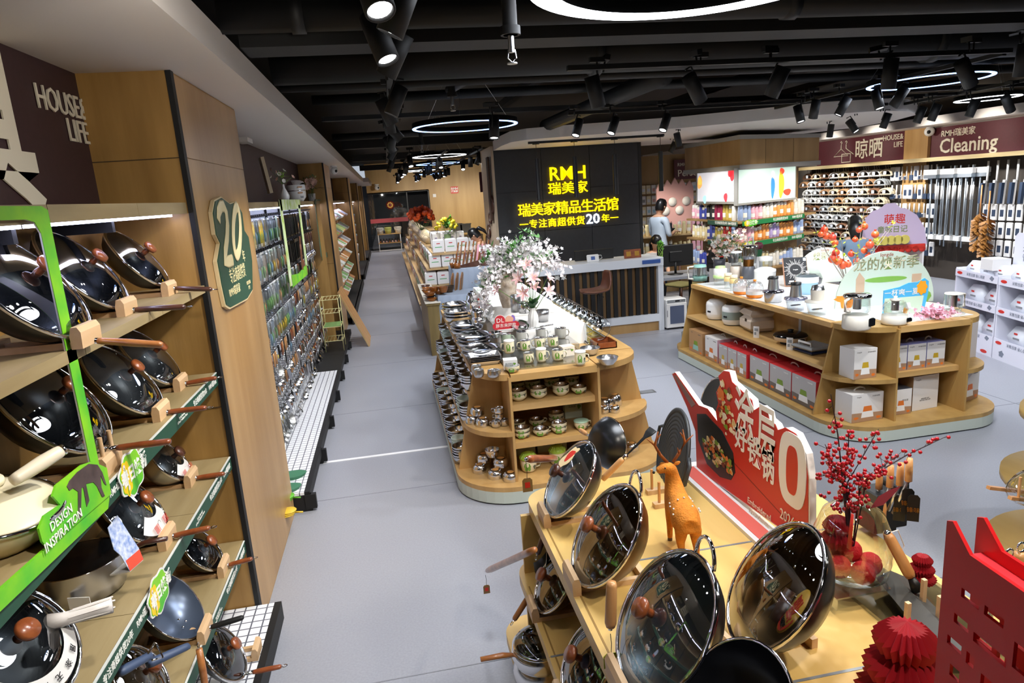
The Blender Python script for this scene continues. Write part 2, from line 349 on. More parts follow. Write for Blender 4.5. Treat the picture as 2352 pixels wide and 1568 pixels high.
HEAD = None; NH = [0]
def head(p, aim=(0, 0, -1), label='', s=1.0, on=True):
    global HEAD
    q = (-Vector(aim)).to_track_quat('Z', 'X'); M_ = Matrix.Translation(p) @ q.to_matrix().to_4x4() @ Matrix.Scale(s, 4)
    if HEAD is None: HEAD = make_head(); o = HEAD; o.matrix_world = M_; o['label'] = label
    else: o = dup(HEAD, M=M_, label=label)
    MB().box(-.05, .05, -.015, .015, .0, .03).tube([(0, 0, 0), (0, 0, -.06)], .006, 6).obj('track_adapter', BLKMAT, o, M=M_.inverted() @ Matrix.Translation(Vector(p) + Vector((0, 0, .17 * s + .08))))
    o['group'] = 'track spotlights'; return o
def track(p0, p1, label):
    p0 = Vector(p0); p1 = Vector(p1); d = (p1 - p0); L = d.length; a = math.atan2(d.y, d.x)
    o = MB().box(0, L, -.018, .018, 0, .03).obj('light_track', BLKMAT, loc=p0, rot=(0, 0, a)); tag(o, label, 'light track')
track((.1, .3, 2.9), (.14, 14, 2.9), 'long black light track running above the aisle')
track((1.2, 4.3, 2.9), (4.4, 4.3, 2.9), 'black light track in front of the thick duct')
track((1.9, 6.86, 2.9), (6.5, 6.86, 2.9), 'black light track before the counter')
track((4.45, 4.4, 2.9), (4.5, 7.4, 2.9), 'short black light track above the appliance display')
track((6.2, 4.5, 2.9), (6.6, 10, 2.9), 'black light track before the cleaning wall')
track((2.0, 9.3, 2.8), (3.95, 9.3, 2.8), 'thin black rail carrying the four pendant lamps')
for i, (u, v, a) in enumerate(((872, 8, (.2, -.5, -1)), (893, 62, (-.5, .1, -1)), (890, 125, (.3, -.3, -1)), (885, 160, (-.6, .3, -1)), (897, 255, (-.5, 0, -1)), (901, 278, (.4, .2, -1)), (897, 300, (.1, .2, -1)), (920, 315, (.8, .1, -1)),
        (896, 338, (-.3, .1, -1)), (903, 345, (.4, .2, -1)), (894, 362, (-.7, .1, -1)), (897, 380, (-.4, .1, -1)), (892, 392, (-.4, .1, -1)))):
    q = ray(u, v); x = .1; P_ = CO + q * ((2.7 - HC) / q.z); head((P_.x, P_.y, 2.68), a, nth(i) + ' track spotlight along the aisle track, counted from the camera')
for i, (u, v, a) in enumerate(((1375, 245, (.25, .1, -1)), (1610, 232, (.7, .3, -1)), (1770, 222, (-.3, .4, -1)), (2040, 205, (0, .1, -1)), (2230, 195, (.8, .2, -1)), (2345, 175, (.1, .2, -1)))):
    P_ = atz(u, v, 2.7); head(P_, a, nth(i) + ' dark track spotlight in the row before the thick duct, from the aisle', 1.15)
for i, (u, v, a) in enumerate(((1322, 312, (-.4, -.3, -1)), (1403, 307, (-.5, -.3, -1)), (1522, 300, (-.5, -.3, -1)), (1840, 280, (.1, -.3, -1)), (1867, 272, (0, .3, -1)), (1925, 265, (-.5, .2, -1)), (2021, 250, (.1, -.3, -1)), (2050, 245, (-.5, .4, -1)))):
    P_ = atz(u, v, 2.68); head(P_, a, nth(i) + ' track spotlight in the row before the curved soffit, from the aisle')
for i, (u, v, a) in enumerate(((1135, 318, (-.1, -.2, -1)), (1905, 315, (0, .2, -1)), (1967, 302, (.4, -.6, -1)), (2027, 294, (-.3, .2, -1)), (2105, 282, (-.3, .2, -1)), (2138, 277, (-.3, .2, -1)), (2225, 268, (-.3, .2, -1)), (2322, 255, (.8, .2, -1)), (1560, 335, (.3, .2, -1)), (1540, 350, (-.5, .2, -1)))):
    P_ = atz(u, v, 2.62); head(P_, a, nth(i) + ' small track spotlight by the maroon signs and far soffit, from the aisle')
random.seed(3)
for i in range(30):
    y = 11.6 + i * .42; x = random.choice((.5, 1.1, 1.7)); head((x, y, 2.7), (random.uniform(-.5, .5), random.uniform(-.6, .3), -1), 'distant black track spotlight, %s counted in depth beyond the dark sign wall' % nth(i), 1.1)
for x in (.5, 1.1, 1.7): track((x, 11.4, 2.9), (x, 24.2, 2.9), 'distant light track beyond the dark sign wall, %s from the aisle wall' % {.5: 'first', 1.1: 'second', 1.7: 'third'}[x])
for i, (u, v0, v1) in enumerate(((1233, 368, 460), (1320, 358, 450), (1412, 352, 442), (1517, 350, 437))):
    a = aty(u, v0, 9.3); t = thing('pendant_lamp', nth(i) + ' slim black tube pendant lamp over the counter, from the aisle', 'pendant lamp', (a.x, 9.3, 2.05), group='tube pendant lamps')
    MB().cyl(.033, 0, .55, 16).obj('tube', BLACK, t); MB().tube([(0, 0, .55), (0, 0, .76)], .004, 5).obj('cord', BLACK, t)
    MB().cyl(.05, .74, .76, 14).obj('ceiling_cap', BLACK, t)
pts = [atz(u, v, 2.83) for u, v in ((1138, 345), (1160, 330), (1195, 312), (1260, 302), (1400, 297), (1560, 290), (1700, 275), (1850, 255), (1990, 240), (2062, 262), (2050, 275))]
out = [(p.x, p.y) for p in pts]
out = [(1.76, 10.8), (1.70, 9.6), (1.68, 8.8), (1.78, 8.0), (2.1, 7.72), (2.8, 7.75), (3.6, 7.6), (4.4, 7.05), (5.2, 6.8), (5.9, 6.95), (6.5, 7.5), (7.6, 9.3), (8.4, 11.5), (8.6, 14), (8.6, 20), (1.76, 20)]
out = [(1.76, 10.8), (1.72, 9.8), (1.74, 9.2), (1.9, 8.9), (2.3, 8.75), (3.0, 8.6), (3.8, 8.4), (4.5, 8.0), (5.2, 7.6), (5.9, 7.5), (6.5, 7.75), (7.2, 8.4), (7.6, 9.3), (7.8, 10.4), (7.0, 12), (4.15, 12), (4.15, 10.8)]
struct('soffit_curved', MB().prism(out, 2.83, 2.97), SOFFIT)
struct('soffit_right', MB().box(9.6, 10.4, 6, 20, 2.83, 2.97).box(7.8, 10.4, 16, 20, 2.83, 2.97), SOFFIT)
DKW = mat('anthracite_panel', '#26272b', .55, noise=.2, nscale=20)
t = MB().box(1.76, 4.15, 10.86, 12.0, 0, 2.83).obj('wall_sign', mat('wall_core', '#101012', .7)); t['kind'] = 'structure'
xs = [1.76, 2.52, 3.32, 4.15]; zs = [0, .3, .9, 1.53, 2.17, 2.83]
for i in range(3):
    for j in range(5): MB().box(xs[i] + .003, xs[i + 1] - .003, 10.835, 10.86, zs[j] + .003, zs[j + 1] - .003).obj('wall_panel', DKW, t)
MB().box(4.15, 4.2, 10.83, 12, 0, 2.83).obj('edge_panel', BLKMAT, t)
MB().box(1.72, 1.76, 10.83, 12, 0, 2.9).obj('side_panel', mat('side_wall_panel', '#b7a48c', .6), t)
SIGNY = mat('lit_yellow_letter', '#ffd500', emit=1.6); SIGNW = mat('lit_white_letter', '#dfe9ff', emit=1.6); HALO = mat('letter_side', '#c98a00', emit=.9)
t = thing('illuminated_sign', 'glowing yellow shop sign lettering on the dark wall', 'sign', (2.95, 10.83, 2.0))
def sgn(s, u, v, h, m=SIGNY, bold=.005, wide=1.0):
    p = aty(u, v, 10.83); q = aty(u, v + h, 10.83); size = (p.z - q.z) * 1.18
    return text(s, size, m, t, T(p.x - 2.95, -.025, p.z - 2.0) @ RX(PI / 2), bold, .012, wide=wide)
sgn('RMH', 1303, 399, 37, bold=.006, wide=1.0); sgn('瑞美家', 1304, 433, 25, wide=1.1)
for k, ch in enumerate('瑞美家精品生活馆'): sgn(ch, 1204 + k * 28.8, 485 - k * 2.1, 27)
for k, ch in enumerate('一专注商超供货'): sgn(ch, 1203 + k * 21.6, 517 - k * 1.6, 18)
sgn('20', 1361, 503, 27, SIGNW, .008, 1.05); sgn('年', 1390, 502, 17); sgn('一', 1410, 501, 17)
t = MB().box(-.7, 12, 31, 31.2, 2.48, 3.8).box(2.0, 12, 31, 31.2, 0, 2.48).obj('wall_far', wood('far_wood_wall', '#c9a468', '#ab8447', 'z', 2)); t['kind'] = 'structure'
struct('window_1', MB().box(-.7, 1.0, 31.05, 31.08, 0, 2.46), GLASS)
f = MB().box(-.7, 2.0, 31, 31.1, 2.46, 2.52).box(1.0, 1.04, 31, 31.1, 0, 2.48).box(1.96, 2.02, 31, 31.1, 0, 2.48).box(-.7, 2.0, 31, 31.1, 0, .05); struct('trim_3', f, BLACK)
struct('wall_far_room', MB().box(-1.4, 3, 34, 34.1, 0, 3.2).box(-1.4, 3, 31.2, 34, -.1, 0).box(3, 3.1, 31.2, 34, 0, 3.2).box(-1.4, 3, 31.2, 34, 3, 3.1), mat('dark_room', '#2a2a2e', .7))
tag(MB().box(-.68, .98, 31.0, 31.04, 1.2, 1.38).obj('glass_band', mat('dusty_red', '#9a3d42', .6)), 'dull red safety band across the far glass door', 'band')
t = thing('door_decal', 'round dark red decal with gold pattern on the far glass door', 'decal', (.25, 30.98, 1.95))
MB().lathe([(0, 0), (.18, 0), (.18, .01), (0, .01)], 24, M=RX(PI / 2)).obj('disc', mat('dark_red', '#7c1c17', .5), t)
b = MB(); random.seed(5)
for k in range(9): a = k * .7; b.lathe([(0, 0), (.035, 0)], 8, M=T(math.cos(a) * .1, -.012, math.sin(a) * .1) @ RX(PI / 2))
b.obj('gold_pattern', mat('gold_print', '#e0b03c', .4), t)
p = aty(1044, 436, 30.98); t = thing('wall_logo', 'small square red shop logo plate on the far wooden wall', 'sign', p)
MB().box(-.17, .17, 0, .02, -.15, .15).obj('plate', mat('logo_red', '#d63a2c', .5), t)
text('RMH', .15, LETW, t, T(0, -.005, .05) @ RX(PI / 2), .03); text('瑞美家', .1, LETW, t, T(0, -.005, -.07) @ RX(PI / 2), .03)
tag(MB().box(-.07, .07, 0, .02, -.07, .07).obj('light_switch', WHITE, loc=aty(998, 449, 30.97)), 'small white switch plate on the far wooden wall', 'switch')
def grid_mat(name, s=9.0):
    m = mat(name, '#eceef2', .35); nt = m.node_tree
    if nt.nodes.get('Brick Texture'): return m
    tc = nt.nodes.new('ShaderNodeTexCoord'); br = nt.nodes.new('ShaderNodeTexBrick'); br.offset = 0; br.inputs['Scale'].default_value = s
    br.inputs['Color1'].default_value = br.inputs['Color2'].default_value = lin('#eceef2'); br.inputs['Mortar'].default_value = lin('#5c5f6b')
    br.inputs['Mortar Size'].default_value = .035; br.inputs['Brick Width'].default_value = .5; br.inputs['Row Height'].default_value = .5
    nt.links.new(tc.outputs['Object'], br.inputs[0]); nt.links.new(br.outputs[0], nt.nodes['Principled BSDF'].inputs['Base Color']); return m
GRIDM = grid_mat('white_grid_tray')
LED = mat('led_strip', '#cfd4ff', emit=9)
t = thing('shelving_bay', 'oak shelving bay with stepped shelves holding lidded woks, beside the wood pillar', 'shelving', (0, 0, 0))
m = MB(); ys = [3.425, 2.78, 2.08, 1.38, .68, -.02, -.72]
for a, b in zip(ys[1:], ys[:-1]): MB().box(-1.265, -1.245, a + .002, b - .002, .1, 2.2).obj('back_panel', OAKV, t)
for z, x1, nm in ((1.825, -.885, 'shelf'), (1.395, -.90, 'shelf'), (.955, -.905, 'shelf'), (.49, -.905, 'shelf')):
    for a, b in zip(ys[1:], ys[:-1]): MB().box(-1.245, x1, a + .0015, b - .0015, z, z + .035).obj(nm, OAK, t)
for a, b in zip(ys[1:], ys[:-1]): MB().box(-1.27, -.905, a + .0015, b - .0015, 2.2, 2.25).obj('canopy', OAK, t)
for y in (2.78, 2.08, 1.38, .68): MB().box(-1.245, -1.215, y - .02, y + .02, .1, 2.2).box(-1.22, -1.0, y - .012, y + .012, 1.78, 1.825).box(-1.22, -1.0, y - .012, y + .012, 2.15, 2.2).obj('upright', BLKMAT, t)
for a, b in zip(ys[1:], ys[:-1]): MB().box(-.99, -.965, a + .03, b - .03, 2.19, 2.2).obj('led_strip', LED, t)
for (a, b) in zip(ys[1:], ys[:-1]):
    f = MB().box(-1.26, -.80, a + .002, b - .002, .12, .14).obj('base_tray', GRIDM, t)
    MB().box(-.80, -.765, a, b, .04, .142).box(-1.26, -.8, b - .03, b, 0, .12).box(-1.26, -.8, a, a + .03, 0, .12).obj('tray_frame', BLKMAT, t)
o = mat
EDGEM = mat('clear_channel_edge', '#d9dcd6', .3)
def green_strip(z, x, y0, y1, texts):
    t = thing('shelf_edge_strip', 'dark green printed strip along the front edge of the %s wok shelf' % z[1], 'strip', (x, y1, z[0]))
    L = y1 - y0
    MB().box(-.004, 0, -L, 0, -.055, .005).obj('card', GREEN, t); MB().box(-.006, .0015, -L, 0, .005, .009).obj('card_edge', EDGEM, t)
    for s, d, h, zz in texts:
        if isinstance(s, str): text(s, h, LETW, t, frame((.0005, -L * 0 - d, zz), (0, 1, 0), (0, 0, 1)), .012, .0005, wide=.95)
    return t
TX = [('RMH瑞美家', .10, .030, -.026), ('专注商超供货20年', .32, .030, -.026), ('Spring Renewal\nA Fresh Prelude to Home', .60, .0135, -.026)]
TX2 = TX + [('RMH瑞美家', 1.28, .030, -.026), ('专注商超供货20年', 1.5, .030, -.026)]
def tx(offs): return [(a, b + offs, c, d) for a, b, c, d in TX2]
S1 = green_strip((1.425, 'upper'), -.893, -.5, 3.41, tx(0)); S2 = green_strip((.985, 'middle'), -.895, -.5, 3.41, tx(0)); S3 = green_strip((.52, 'lower'), -.895, -.5, 3.41, tx(0))
def cloud(cx, cz, w, h, n=40, lobes=7, amp=.08, seed=1):
    rnd = random.Random(seed); ph = rnd.random() * 6
    return [(cx + w * (1 + amp * math.sin(lobes * a + ph)) * math.cos(a), cz + h * (1 + amp * math.sin(lobes * a + ph)) * math.sin(a)) for a in [2 * PI * i / n for i in range(n)]]
YELP = mat('yellow_print', '#f2cf12', .45); PETAL = mat('pale_petal_print', '#f0d7d0', .5); LEAFP = mat('leaf_print', '#6a9e2a', .5)
def spring_card(p, w, h, label, xdir=(0, 1, 0)):
    t = thing('shelf_sign', label, 'sign', M=frame(p, xdir, UP))
    MB().prism(cloud(0, 0, w / 2 * 1.08, h / 2 * 1.1), -.002, .001).obj('backing', WHITE, t)
    MB().prism(cloud(0, 0, w / 2, h / 2), .001, .0018).obj('print', LGREEN, t)
    MB().prism([(x * .42 - w * .26, y * .85) for x, y in cloud(0, 0, w / 2, h / 2)], .0018, .0024).obj('yellow_patch', YELP, t)
    b = MB()
    for k in range(4): b.lathe([(0, 0), (h * .07, .0006)], 8, 0, T(-w * .3 + (k % 2) * w * .05, h * (.3 - .18 * k), .0026))
    b.obj('flowers', PETAL, t); MB().tube([(-w * .3, -h * .4, .0026), (-w * .27, 0, .0026), (-w * .3, h * .3, .0026)], h * .012, 4).obj('stem', LEAFP, t)
    text('春日焕新', h * .42, LETW, t, T(w * .1, 0, .003), .03, .0008); return t
spring_card(atx(303, 1085, -.885), .19, .13, 'small yellow and green card with white characters on the upper green strip')
spring_card(atx(365, 1360, -.885), .19, .12, 'small yellow and green card with white characters on the middle green strip')
PEG = mat('white_peg_wall', '#c9ccd2', .5)
t = thing('utensil_bay', 'long pegboard bay hung with packed kitchen tools between two wood pillars', 'shelving')
n = 7; ys2 = [4.81 + i * (11.28 - 4.81) / n for i in range(n + 1)]
for i in range(n):
    a, b = ys2[i] + .002, ys2[i + 1] - .002
    MB().box(-1.262, -1.245, a, b, .15, 2.2).obj('back_panel', PEG, t)
    MB().box(-1.27, -1.0, a, b, 2.2, 2.25).obj('canopy', OAK, t); MB().box(-1.06, -1.03, a + .03, b - .03, 2.188, 2.2).obj('led_strip', LED, t)
    MB().box(-1.262, -.80, a, b, .13, .15).obj('base_tray', GRIDM if i < 4 else BLKMAT, t)
    MB().box(-.80, -.76, a, b, .08, .152).box(-1.26, -.755, a, a + .04, .0, .13).box(-.80, -.72, a - .01, a + .03, 0.02, .13).obj('tray_frame', BLKMAT, t)
    if i: MB().box(-1.245, -1.225, a - .015, a + .015, .15, 2.2).obj('upright', BLKMAT, t)
MB().box(-1.27, -.93, 10.4, 10.43, .15, 2.2).obj('divider', OAKV, t)
for k, (a, b) in enumerate(((12.52, 18.58), (19.82, 24.58), (25.62, 29.58))):
    t = thing('goods_bay', nth(k + 1) + ' wall bay of packed goods after the utensil bay', 'shelving')
    MB().box(-1.262, -1.245, a, b, .15, 2.2).obj('back_panel', wood('bay_back', '#b98d55', '#9a713c', 'z', 4), t); MB().box(-1.27, -1.0, a, b, 2.2, 2.25).obj('canopy', OAK, t)
    MB().box(-1.262, -.78, a, b, .13, .15).obj('base_tray', BLKMAT, t); MB().box(-.80, -.76, a, b, .02, .15).obj('tray_frame', BLKMAT, t); MB().box(-1.06, -1.03, a + .03, b - .03, 2.188, 2.2).obj('led_strip', LED, t)
SAGE = mat('pale_sage_plinth', '#c6cdc0', .4)
def arc(cx, cy, r1, r2, a0, a1, n=10): return [(cx + r1 * math.cos(a0 + (a1 - a0) * i / n), cy + r2 * math.sin(a0 + (a1 - a0) * i / n)) for i in range(n + 1)]
def gondola(label, x0, x1, y0, y1, zt, zw, zs, cx0, cx1, side, name='display_gondola', wallc=OAKV, z_side=()):
    """x0..x1,y0..y1 footprint; zt top, zw wing shelf, zs centre shelves; cx0..cx1 the centre bay"""
    t = thing(name, label, 'display shelving', (0, 0, 0)); R = .42; yb = y0 + .46
    fp = arc(x0 + R, y0 + R, R, R, PI, 1.5 * PI) + arc(x1 - R, y0 + R, R, R, 1.5 * PI, 2 * PI) + [(x1, y1), (x0, y1)]
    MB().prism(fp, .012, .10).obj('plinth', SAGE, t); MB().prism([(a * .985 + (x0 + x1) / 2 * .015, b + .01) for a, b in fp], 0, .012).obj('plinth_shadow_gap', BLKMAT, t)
    MB().prism(fp, .10, .135).obj('base_board', side, t)
    ins = .19
    def wx(z): return ins * (z - .12) / (zt - .12)
    for z in (zt - .045, zw - .035):
        for s in (0, 1):
            q = wx(z); r = (cx0 - x0 - q) if s == 0 else (x1 - q - cx1); yy = y0 + .06 + q * .3
            pl = (arc(x0 + q + r, yb, r, yb - yy, PI, 1.5 * PI) + [(cx0, yb)]) if s == 0 else (arc(x1 - q - r, yb, r, yb - yy, 1.5 * PI, 2 * PI) + [(cx1, yb)])
            MB().prism(pl, z, z + (.045 if z > zw else .035)).obj('wing_shelf', side, t)
    for cx in (cx0 - .009, cx1 - .009): MB().box(cx, cx + .018, y0 + .09, yb + .3, .135, zt - .02).obj('divider', side, t)
    # slanted side ends (front and back)
    for yy in (yb, y1 - .02):
        M = Matrix(((1, 0, 0, 0), (0, 0, 1, yy), (0, 1, 0, 0), (0, 0, 0, 1)))
        q = wx(zt)
        MB().prism([(x0 + .02, .135), (x0 + q, zt - .045), (cx0 - .01, zt - .045), (cx0 - .01, .135)], 0, .018, 0, M).obj('end_panel', side, t); MB().prism([(x1 - .02, .135), (x1 - q, zt - .045), (cx1 + .01, zt - .045), (cx1 + .01, .135)], 0, .018, 0, M).obj('end_panel', side, t)
    MB().box(cx0, cx1, yb + .28, yb + .3, .135, zt - .045).obj('bay_back', side, t)
    for z in zs: MB().box(cx0 + .01, cx1 - .01, y0 + .17, yb + .28, z - .045, z).obj('centre_shelf', MAPLEX, t)
    MB().box(cx0 + .009, cx1 - .009, y0 + .09, yb + .3, zt - .05, zt).obj('top_board', MAPLEX, t)
    n = 3; L = (y1 - .02 - yb - .02) / n
    MB().box(x0 + .48, x1 - .48, yb + .3, y1 - .02, .135, zt - .045).obj('core', side, t)
    for i in range(n):
        a = yb + .02 + i * L + .001; b = a + L - .002; q = wx(zt)
        MB().box(x0 + q - .02, cx0, a, b, zt - .045, zt).obj('top_board', MAPLE, t); MB().box(cx1, x1 - q + .02, a, b, zt - .045, zt).obj('top_board', MAPLE, t)
        MB().box(cx0, cx1, max(a, yb + .302), b, zt - .045, zt).obj('top_board', MAPLE, t)
        for z in z_side: MB().box(x0 + wx(z) + .005, x0 + .48, a, b, z - .03, z).obj('side_shelf', MAPLE, t); MB().box(x1 - .48, x1 - wx(z) - .005, a, b, z - .03, z).obj('side_shelf', MAPLE, t)
        if i < 2: MB().box(x0 + .475, x0 + .48, b - .02, b + .02, .6, zt - .05).obj('slotted_post', mat('post_grey', '#b9bcbf', .4, .6), t)
    return t
GSIDE = wood('gondola_board', '#c79e63', '#b38a50', 'z', 8, .5)
G1 = gondola('oak display gondola with rounded end wings carrying steel bowls and dinosaur mugs', .33, 1.95, 4.42, 7.6, .94, .52, (.69, .40), .735, 1.385, GSIDE, z_side=(.72, .46, .24))
GS2 = wood('gondola_board_olive', '#bd9758', '#a98347', 'z', 8, .5)
G2 = gondola('oak display gondola with rounded end wings carrying kitchen appliances and boxes', 3.43, 5.05, 4.55, 7.75, .93, .50, (.52,), 3.94, 4.60, GS2, z_side=(.55,))
MB().box(3.66, 4.85, 5.06, 7.7, .93, .935).obj('white_top_sheet', WHITEG, G2); MB().box(3.98, 4.72, 4.75, 5.06, .93, .935).obj('white_top_sheet', WHITEG, G2)
t = thing('tiered_table', 'yellow maple stepped table in the foreground loaded with woks', 'display table')
YM = wood('yellow_maple', '#e3be74', '#d2aa5f', 'y', 6, .4)
x1t = 1.62
def tier(x0, y0, z, th, label, y_end, R=.12):
    pl = [(x0, y_end)] + arc(x0 + R, y0 - R, R, R, PI, .5 * PI) + arc(x1t + (.47 - x0) - R, y0 - R, R, R, .5 * PI, 0) + [(x1t + .47 - x0, y_end)]
    return MB().prism(pl, z - th, z)
tops = [(.30, 2.87, .9)]
for nm, x0, y0, z, th in (('top_board', .47, 2.74, .90, .05), ('middle_shelf', .405, 2.72, .58, .045), ('bottom_shelf', .345, 2.86, .20, .045)):
    for a, b in ((.0, .70), (.702, 1.38), (1.382, 2.05)):
        MB().box(x0, x1t + .47 - x0, a, b, z - th, z).obj(nm, YM, t)
    tier(x0, y0, z, th, nm, 2.052, .13).obj(nm, YM, t)
for y in (.70, 1.38, 2.05): MB().box(.475, x1t - .005, y - .003, y + .006, .9, .9012).box(.41, .47, y - .003, y + .006, .58, .5812).obj('board_joint', mat('joint_grey', '#8f9499', .4, .5), t)
MB().box(.62, x1t - .15, .1, 2.6, .2, .85).obj('core', YM, t); MB().box(.40, x1t + .07, .1, 2.72, .0, .155).obj('plinth', SAGE, t)
for y in (2.6, 1.38, .4): MB().box(.43, .62, y, y + .02, .2, .85).obj('side_panel', YM, t)
for x0, z in ((.478, .9), (.412, .58)): MB().box(x0 + .012, x0 + .018, .05, 2.5, z, z + .001).obj('inlay_line', mat('joint_dark2', '#9b7638', .6), t)
MB().box(1.29, 1.58, .5, 1.7, .9, .912).obj('acrylic_tray', PLAST, t)
t = thing('reception_counter', 'white framed reception counter with black and wood slats before the dark sign wall', 'counter')
MB().box(1.3, 3.95, 9.40, 10.0, .975, 1.10, 0, None, .004).obj('counter_top', mat('counter_white', '#dadde2', .3), t)
MB().box(3.87, 3.95, 9.41, 10.0, 0, .975).obj('end_panel', mat('counter_white', '#dadde2'), t)
MB().box(1.3, 3.87, 9.41, 9.47, .145, .255).obj('lower_rail', mat('counter_white', '#dadde2'), t); MB().box(1.3, 3.87, 9.44, 9.9, 0, .145).obj('wood_plinth', PANEL, t)
MB().box(1.3, 3.87, 9.49, 9.55, .255, .975).obj('wood_backing', DKWOOD if 0 else wood('slat_backing', '#8a6a42', '#5f4526', 'z', 6), t)
k = 0
for i in range(22): MB().box(1.33 + i * .116, 1.33 + i * .116 + .062, 9.455, 9.49, .255, .975).obj('slat', BLACK, t)
for ch, u in (('美', 1279), ('家', 1295)): text(ch, .085, LETW, t, T(aty(u, 635, 9.45)[0], 9.452, .955 - .03) @ RX(PI / 2), .01, .002)
MB().box(1.3, 3.95, 9.98, 10.05, 0, .98).obj('back_board', WHITE, t)
t = thing('low_desk', 'grey topped low desk beside the reception counter holding the monitor', 'desk')
MB().box(3.96, 5.06, 9.55, 10.25, .72, .76).obj('desk_top', mat('desk_grey', '#8f9299', .35), t)
for x in (4.72, 5.0): MB().box(x, x + .04, 9.6, 9.64, 0, .72).obj('leg', BLACK, t); MB().box(x, x + .04, 10.18, 10.22, 0, .72).obj('leg', BLACK, t)
t = thing('mini_fridge', 'small white glass-door fridge standing under the low desk', 'fridge', (4.13, 9.38, 0))
MB().box(-.16, .16, 0, .34, .02, .46, 0, None, .012).obj('body', WHITEG, t); MB().box(-.158, .158, -.02, -.002, .03, .40, 0, None, .006).obj('door', WHITE, t)
MB().box(-.105, .115, -.024, -.02, .09, .36).obj('door_window', mat('dark_tint', '#565f77', .12), t); MB().box(-.14, .14, -.012, 0, .405, .45).obj('control_panel', GREY, t)
MB().box(-.02, .05, -.014, -.011, .42, .44).obj('display', BLACK, t); MB().cyl(.008, 0, .012, 10, 0, T(.09, 0, .43) @ RX(PI / 2)).cyl(.008, 0, .012, 10, 0, T(.12, 0, .43) @ RX(PI / 2)).obj('knob', BLACK, t)
for sx in (-.12, .12):
    for sy in (.04, .28): MB().cyl(.015, 0, .02, 8, 0, T(sx, sy, 0)).obj('foot', BLACK, t)
MB().box(-.155, -.145, -.026, -.02, .2, .3).obj('handle', GREY, t)
t = thing('bar_stool', 'brown leather bar stool on a black pole before the slatted counter', 'stool', (2.79, 8.95, 0), rz=0)
prof = [(-.25, .745), (-.2, .735), (-.1, .725), (.0, .73), (.1, .75), (.16, .80), (.185, .87), (.195, .95), (.19, 1.04)]
b = MB(); vs = []; fs = []; W = 9
for j, (x, z) in enumerate(prof):
    w_ = (.13, .18, .20, .205, .205, .205, .20, .18, .13)[j]
    for i in range(W):
        u = -1 + 2 * i / (W - 1); vs.append((x - .05 * u * u * (j > 4), w_ * u, z + .035 * u * u * (1 if j < 5 else .0)))
for j in range(len(prof) - 1):
    for i in range(W - 1): fs.append((j * W + i, j * W + i + 1, (j + 1) * W + i + 1, (j + 1) * W + i))
b.add(vs, fs, 0, True); so = b.obj('seat', mat('tan_leather', '#6b3f2b', .4, bump=.1), t); sm_ = so.modifiers.new('s', 'SOLIDIFY'); sm_.thickness = .03; so.modifiers.new('b', 'SUBSURF').levels = 1
MB().cyl(.022, .04, .71, 14).cyl(.034, .04, .42, 14).obj('pole', BLACK, t); MB().lathe([(0, .035), (.03, .035), (.2, .015), (.2, 0), (0, 0)], 28).obj('base', BLACK, t)
MB().tube([(-.02 - .13 * math.sin(PI * i / 10) * 1.3, .13 * math.cos(PI * i / 10), .3) for i in range(11)], .01, 8).tube([(0, .13, .3), (0, -.13, .3)], .01).obj('footrest', BLACK, t); MB().tube([(.02, 0, .70), (.09, .03, .66)], .005, 6).obj('lever', BLACK, t)
t = thing('wooden_chair', 'wooden chair with olive seat pad behind the low desk', 'chair', (4.82, 10.75, 0), rz=.4)
MB().box(-.22, .22, -.22, .22, .43, .47, 0, None, .015).obj('seat', mat('olive_pad', '#8c8350', .6), t)
for sx in (-.2, .2):
    for sy in (-.2, .2): MB().tube([(sx * 1.1, sy * 1.1, 0), (sx, sy, .43 if sy < 0 else .8)], .018, 8).obj('leg', DKWOOD, t)
MB().tube([(-.2, .2, .78), (0, .25, .8), (.2, .2, .78)], .02, 8, flat=2.4).obj('backrest', DKWOOD, t)
KA, KB, KC = Vector((5.13, 11.2, 0)), Vector((5.13, 9.34, 0)), Vector((6.98, 10.2, 0))
KW = wood('kiosk_wood', '#b18f5e', '#967343', 'z', 4); KG = mat('kiosk_grey', '#9c9a94', .45)
t = thing('screen_island', 'free-standing island with pale wood header and two lit screens above bottle shelves', 'display shelving'); KIOSK = t
KD = Vector((6.6, 11.6, 0)); fp = [KA, KB, KC, KD]
def expand(k): c = sum(fp, Vector()) / 4; return [((p - c) * k + c) for p in fp]
def kp(k): return [(p.x, p.y) for p in expand(k)]
MB().prism(kp(1.0), 2.34, 2.70).obj('header', KW, t); MB().prism(kp(1.02), 2.70, 2.76).obj('header_cap', KG, t); MB().prism(kp(1.03), 2.27, 2.34).obj('header_trim', KG, t)
for a, b in ((KB, KC), (KB, KA)):
    d = (b - a).normalized(); nrm = Vector((d.y, -d.x, 0));
    if a is KB and b is KA: nrm = Vector((-1, 0, 0))
    for k in (.3, .65): q = a.lerp(b, k); MB().box(-.002, .002, -.003, 0, 2.345, 2.695, 0, Matrix.Translation(q) @ RZ(math.atan2(d.y, d.x))).obj('panel_joint', mat('joint_dark', '#4d3a22'), t)
MB().prism(kp(.72), 0, 2.3).obj('core', KW, t)
for z in (.28, .72, 1.17, 1.49): MB().prism(kp(.985), z, z + .03).obj('shelf', KW, t)
SCR = mat('screen_pale', '#cfe6da', emit=.28); SCRW = mat('screen_white', '#e9e9f2', emit=.28)
def kface(s, o): # s along, o outward offset on BC face
    d = (KC - KB).normalized(); nrm = Vector((d.y, -d.x, 0)); return KB + d * s + nrm * o
d = (KC - KB).normalized(); MF = frame(kface(.62, .0), d, UP)
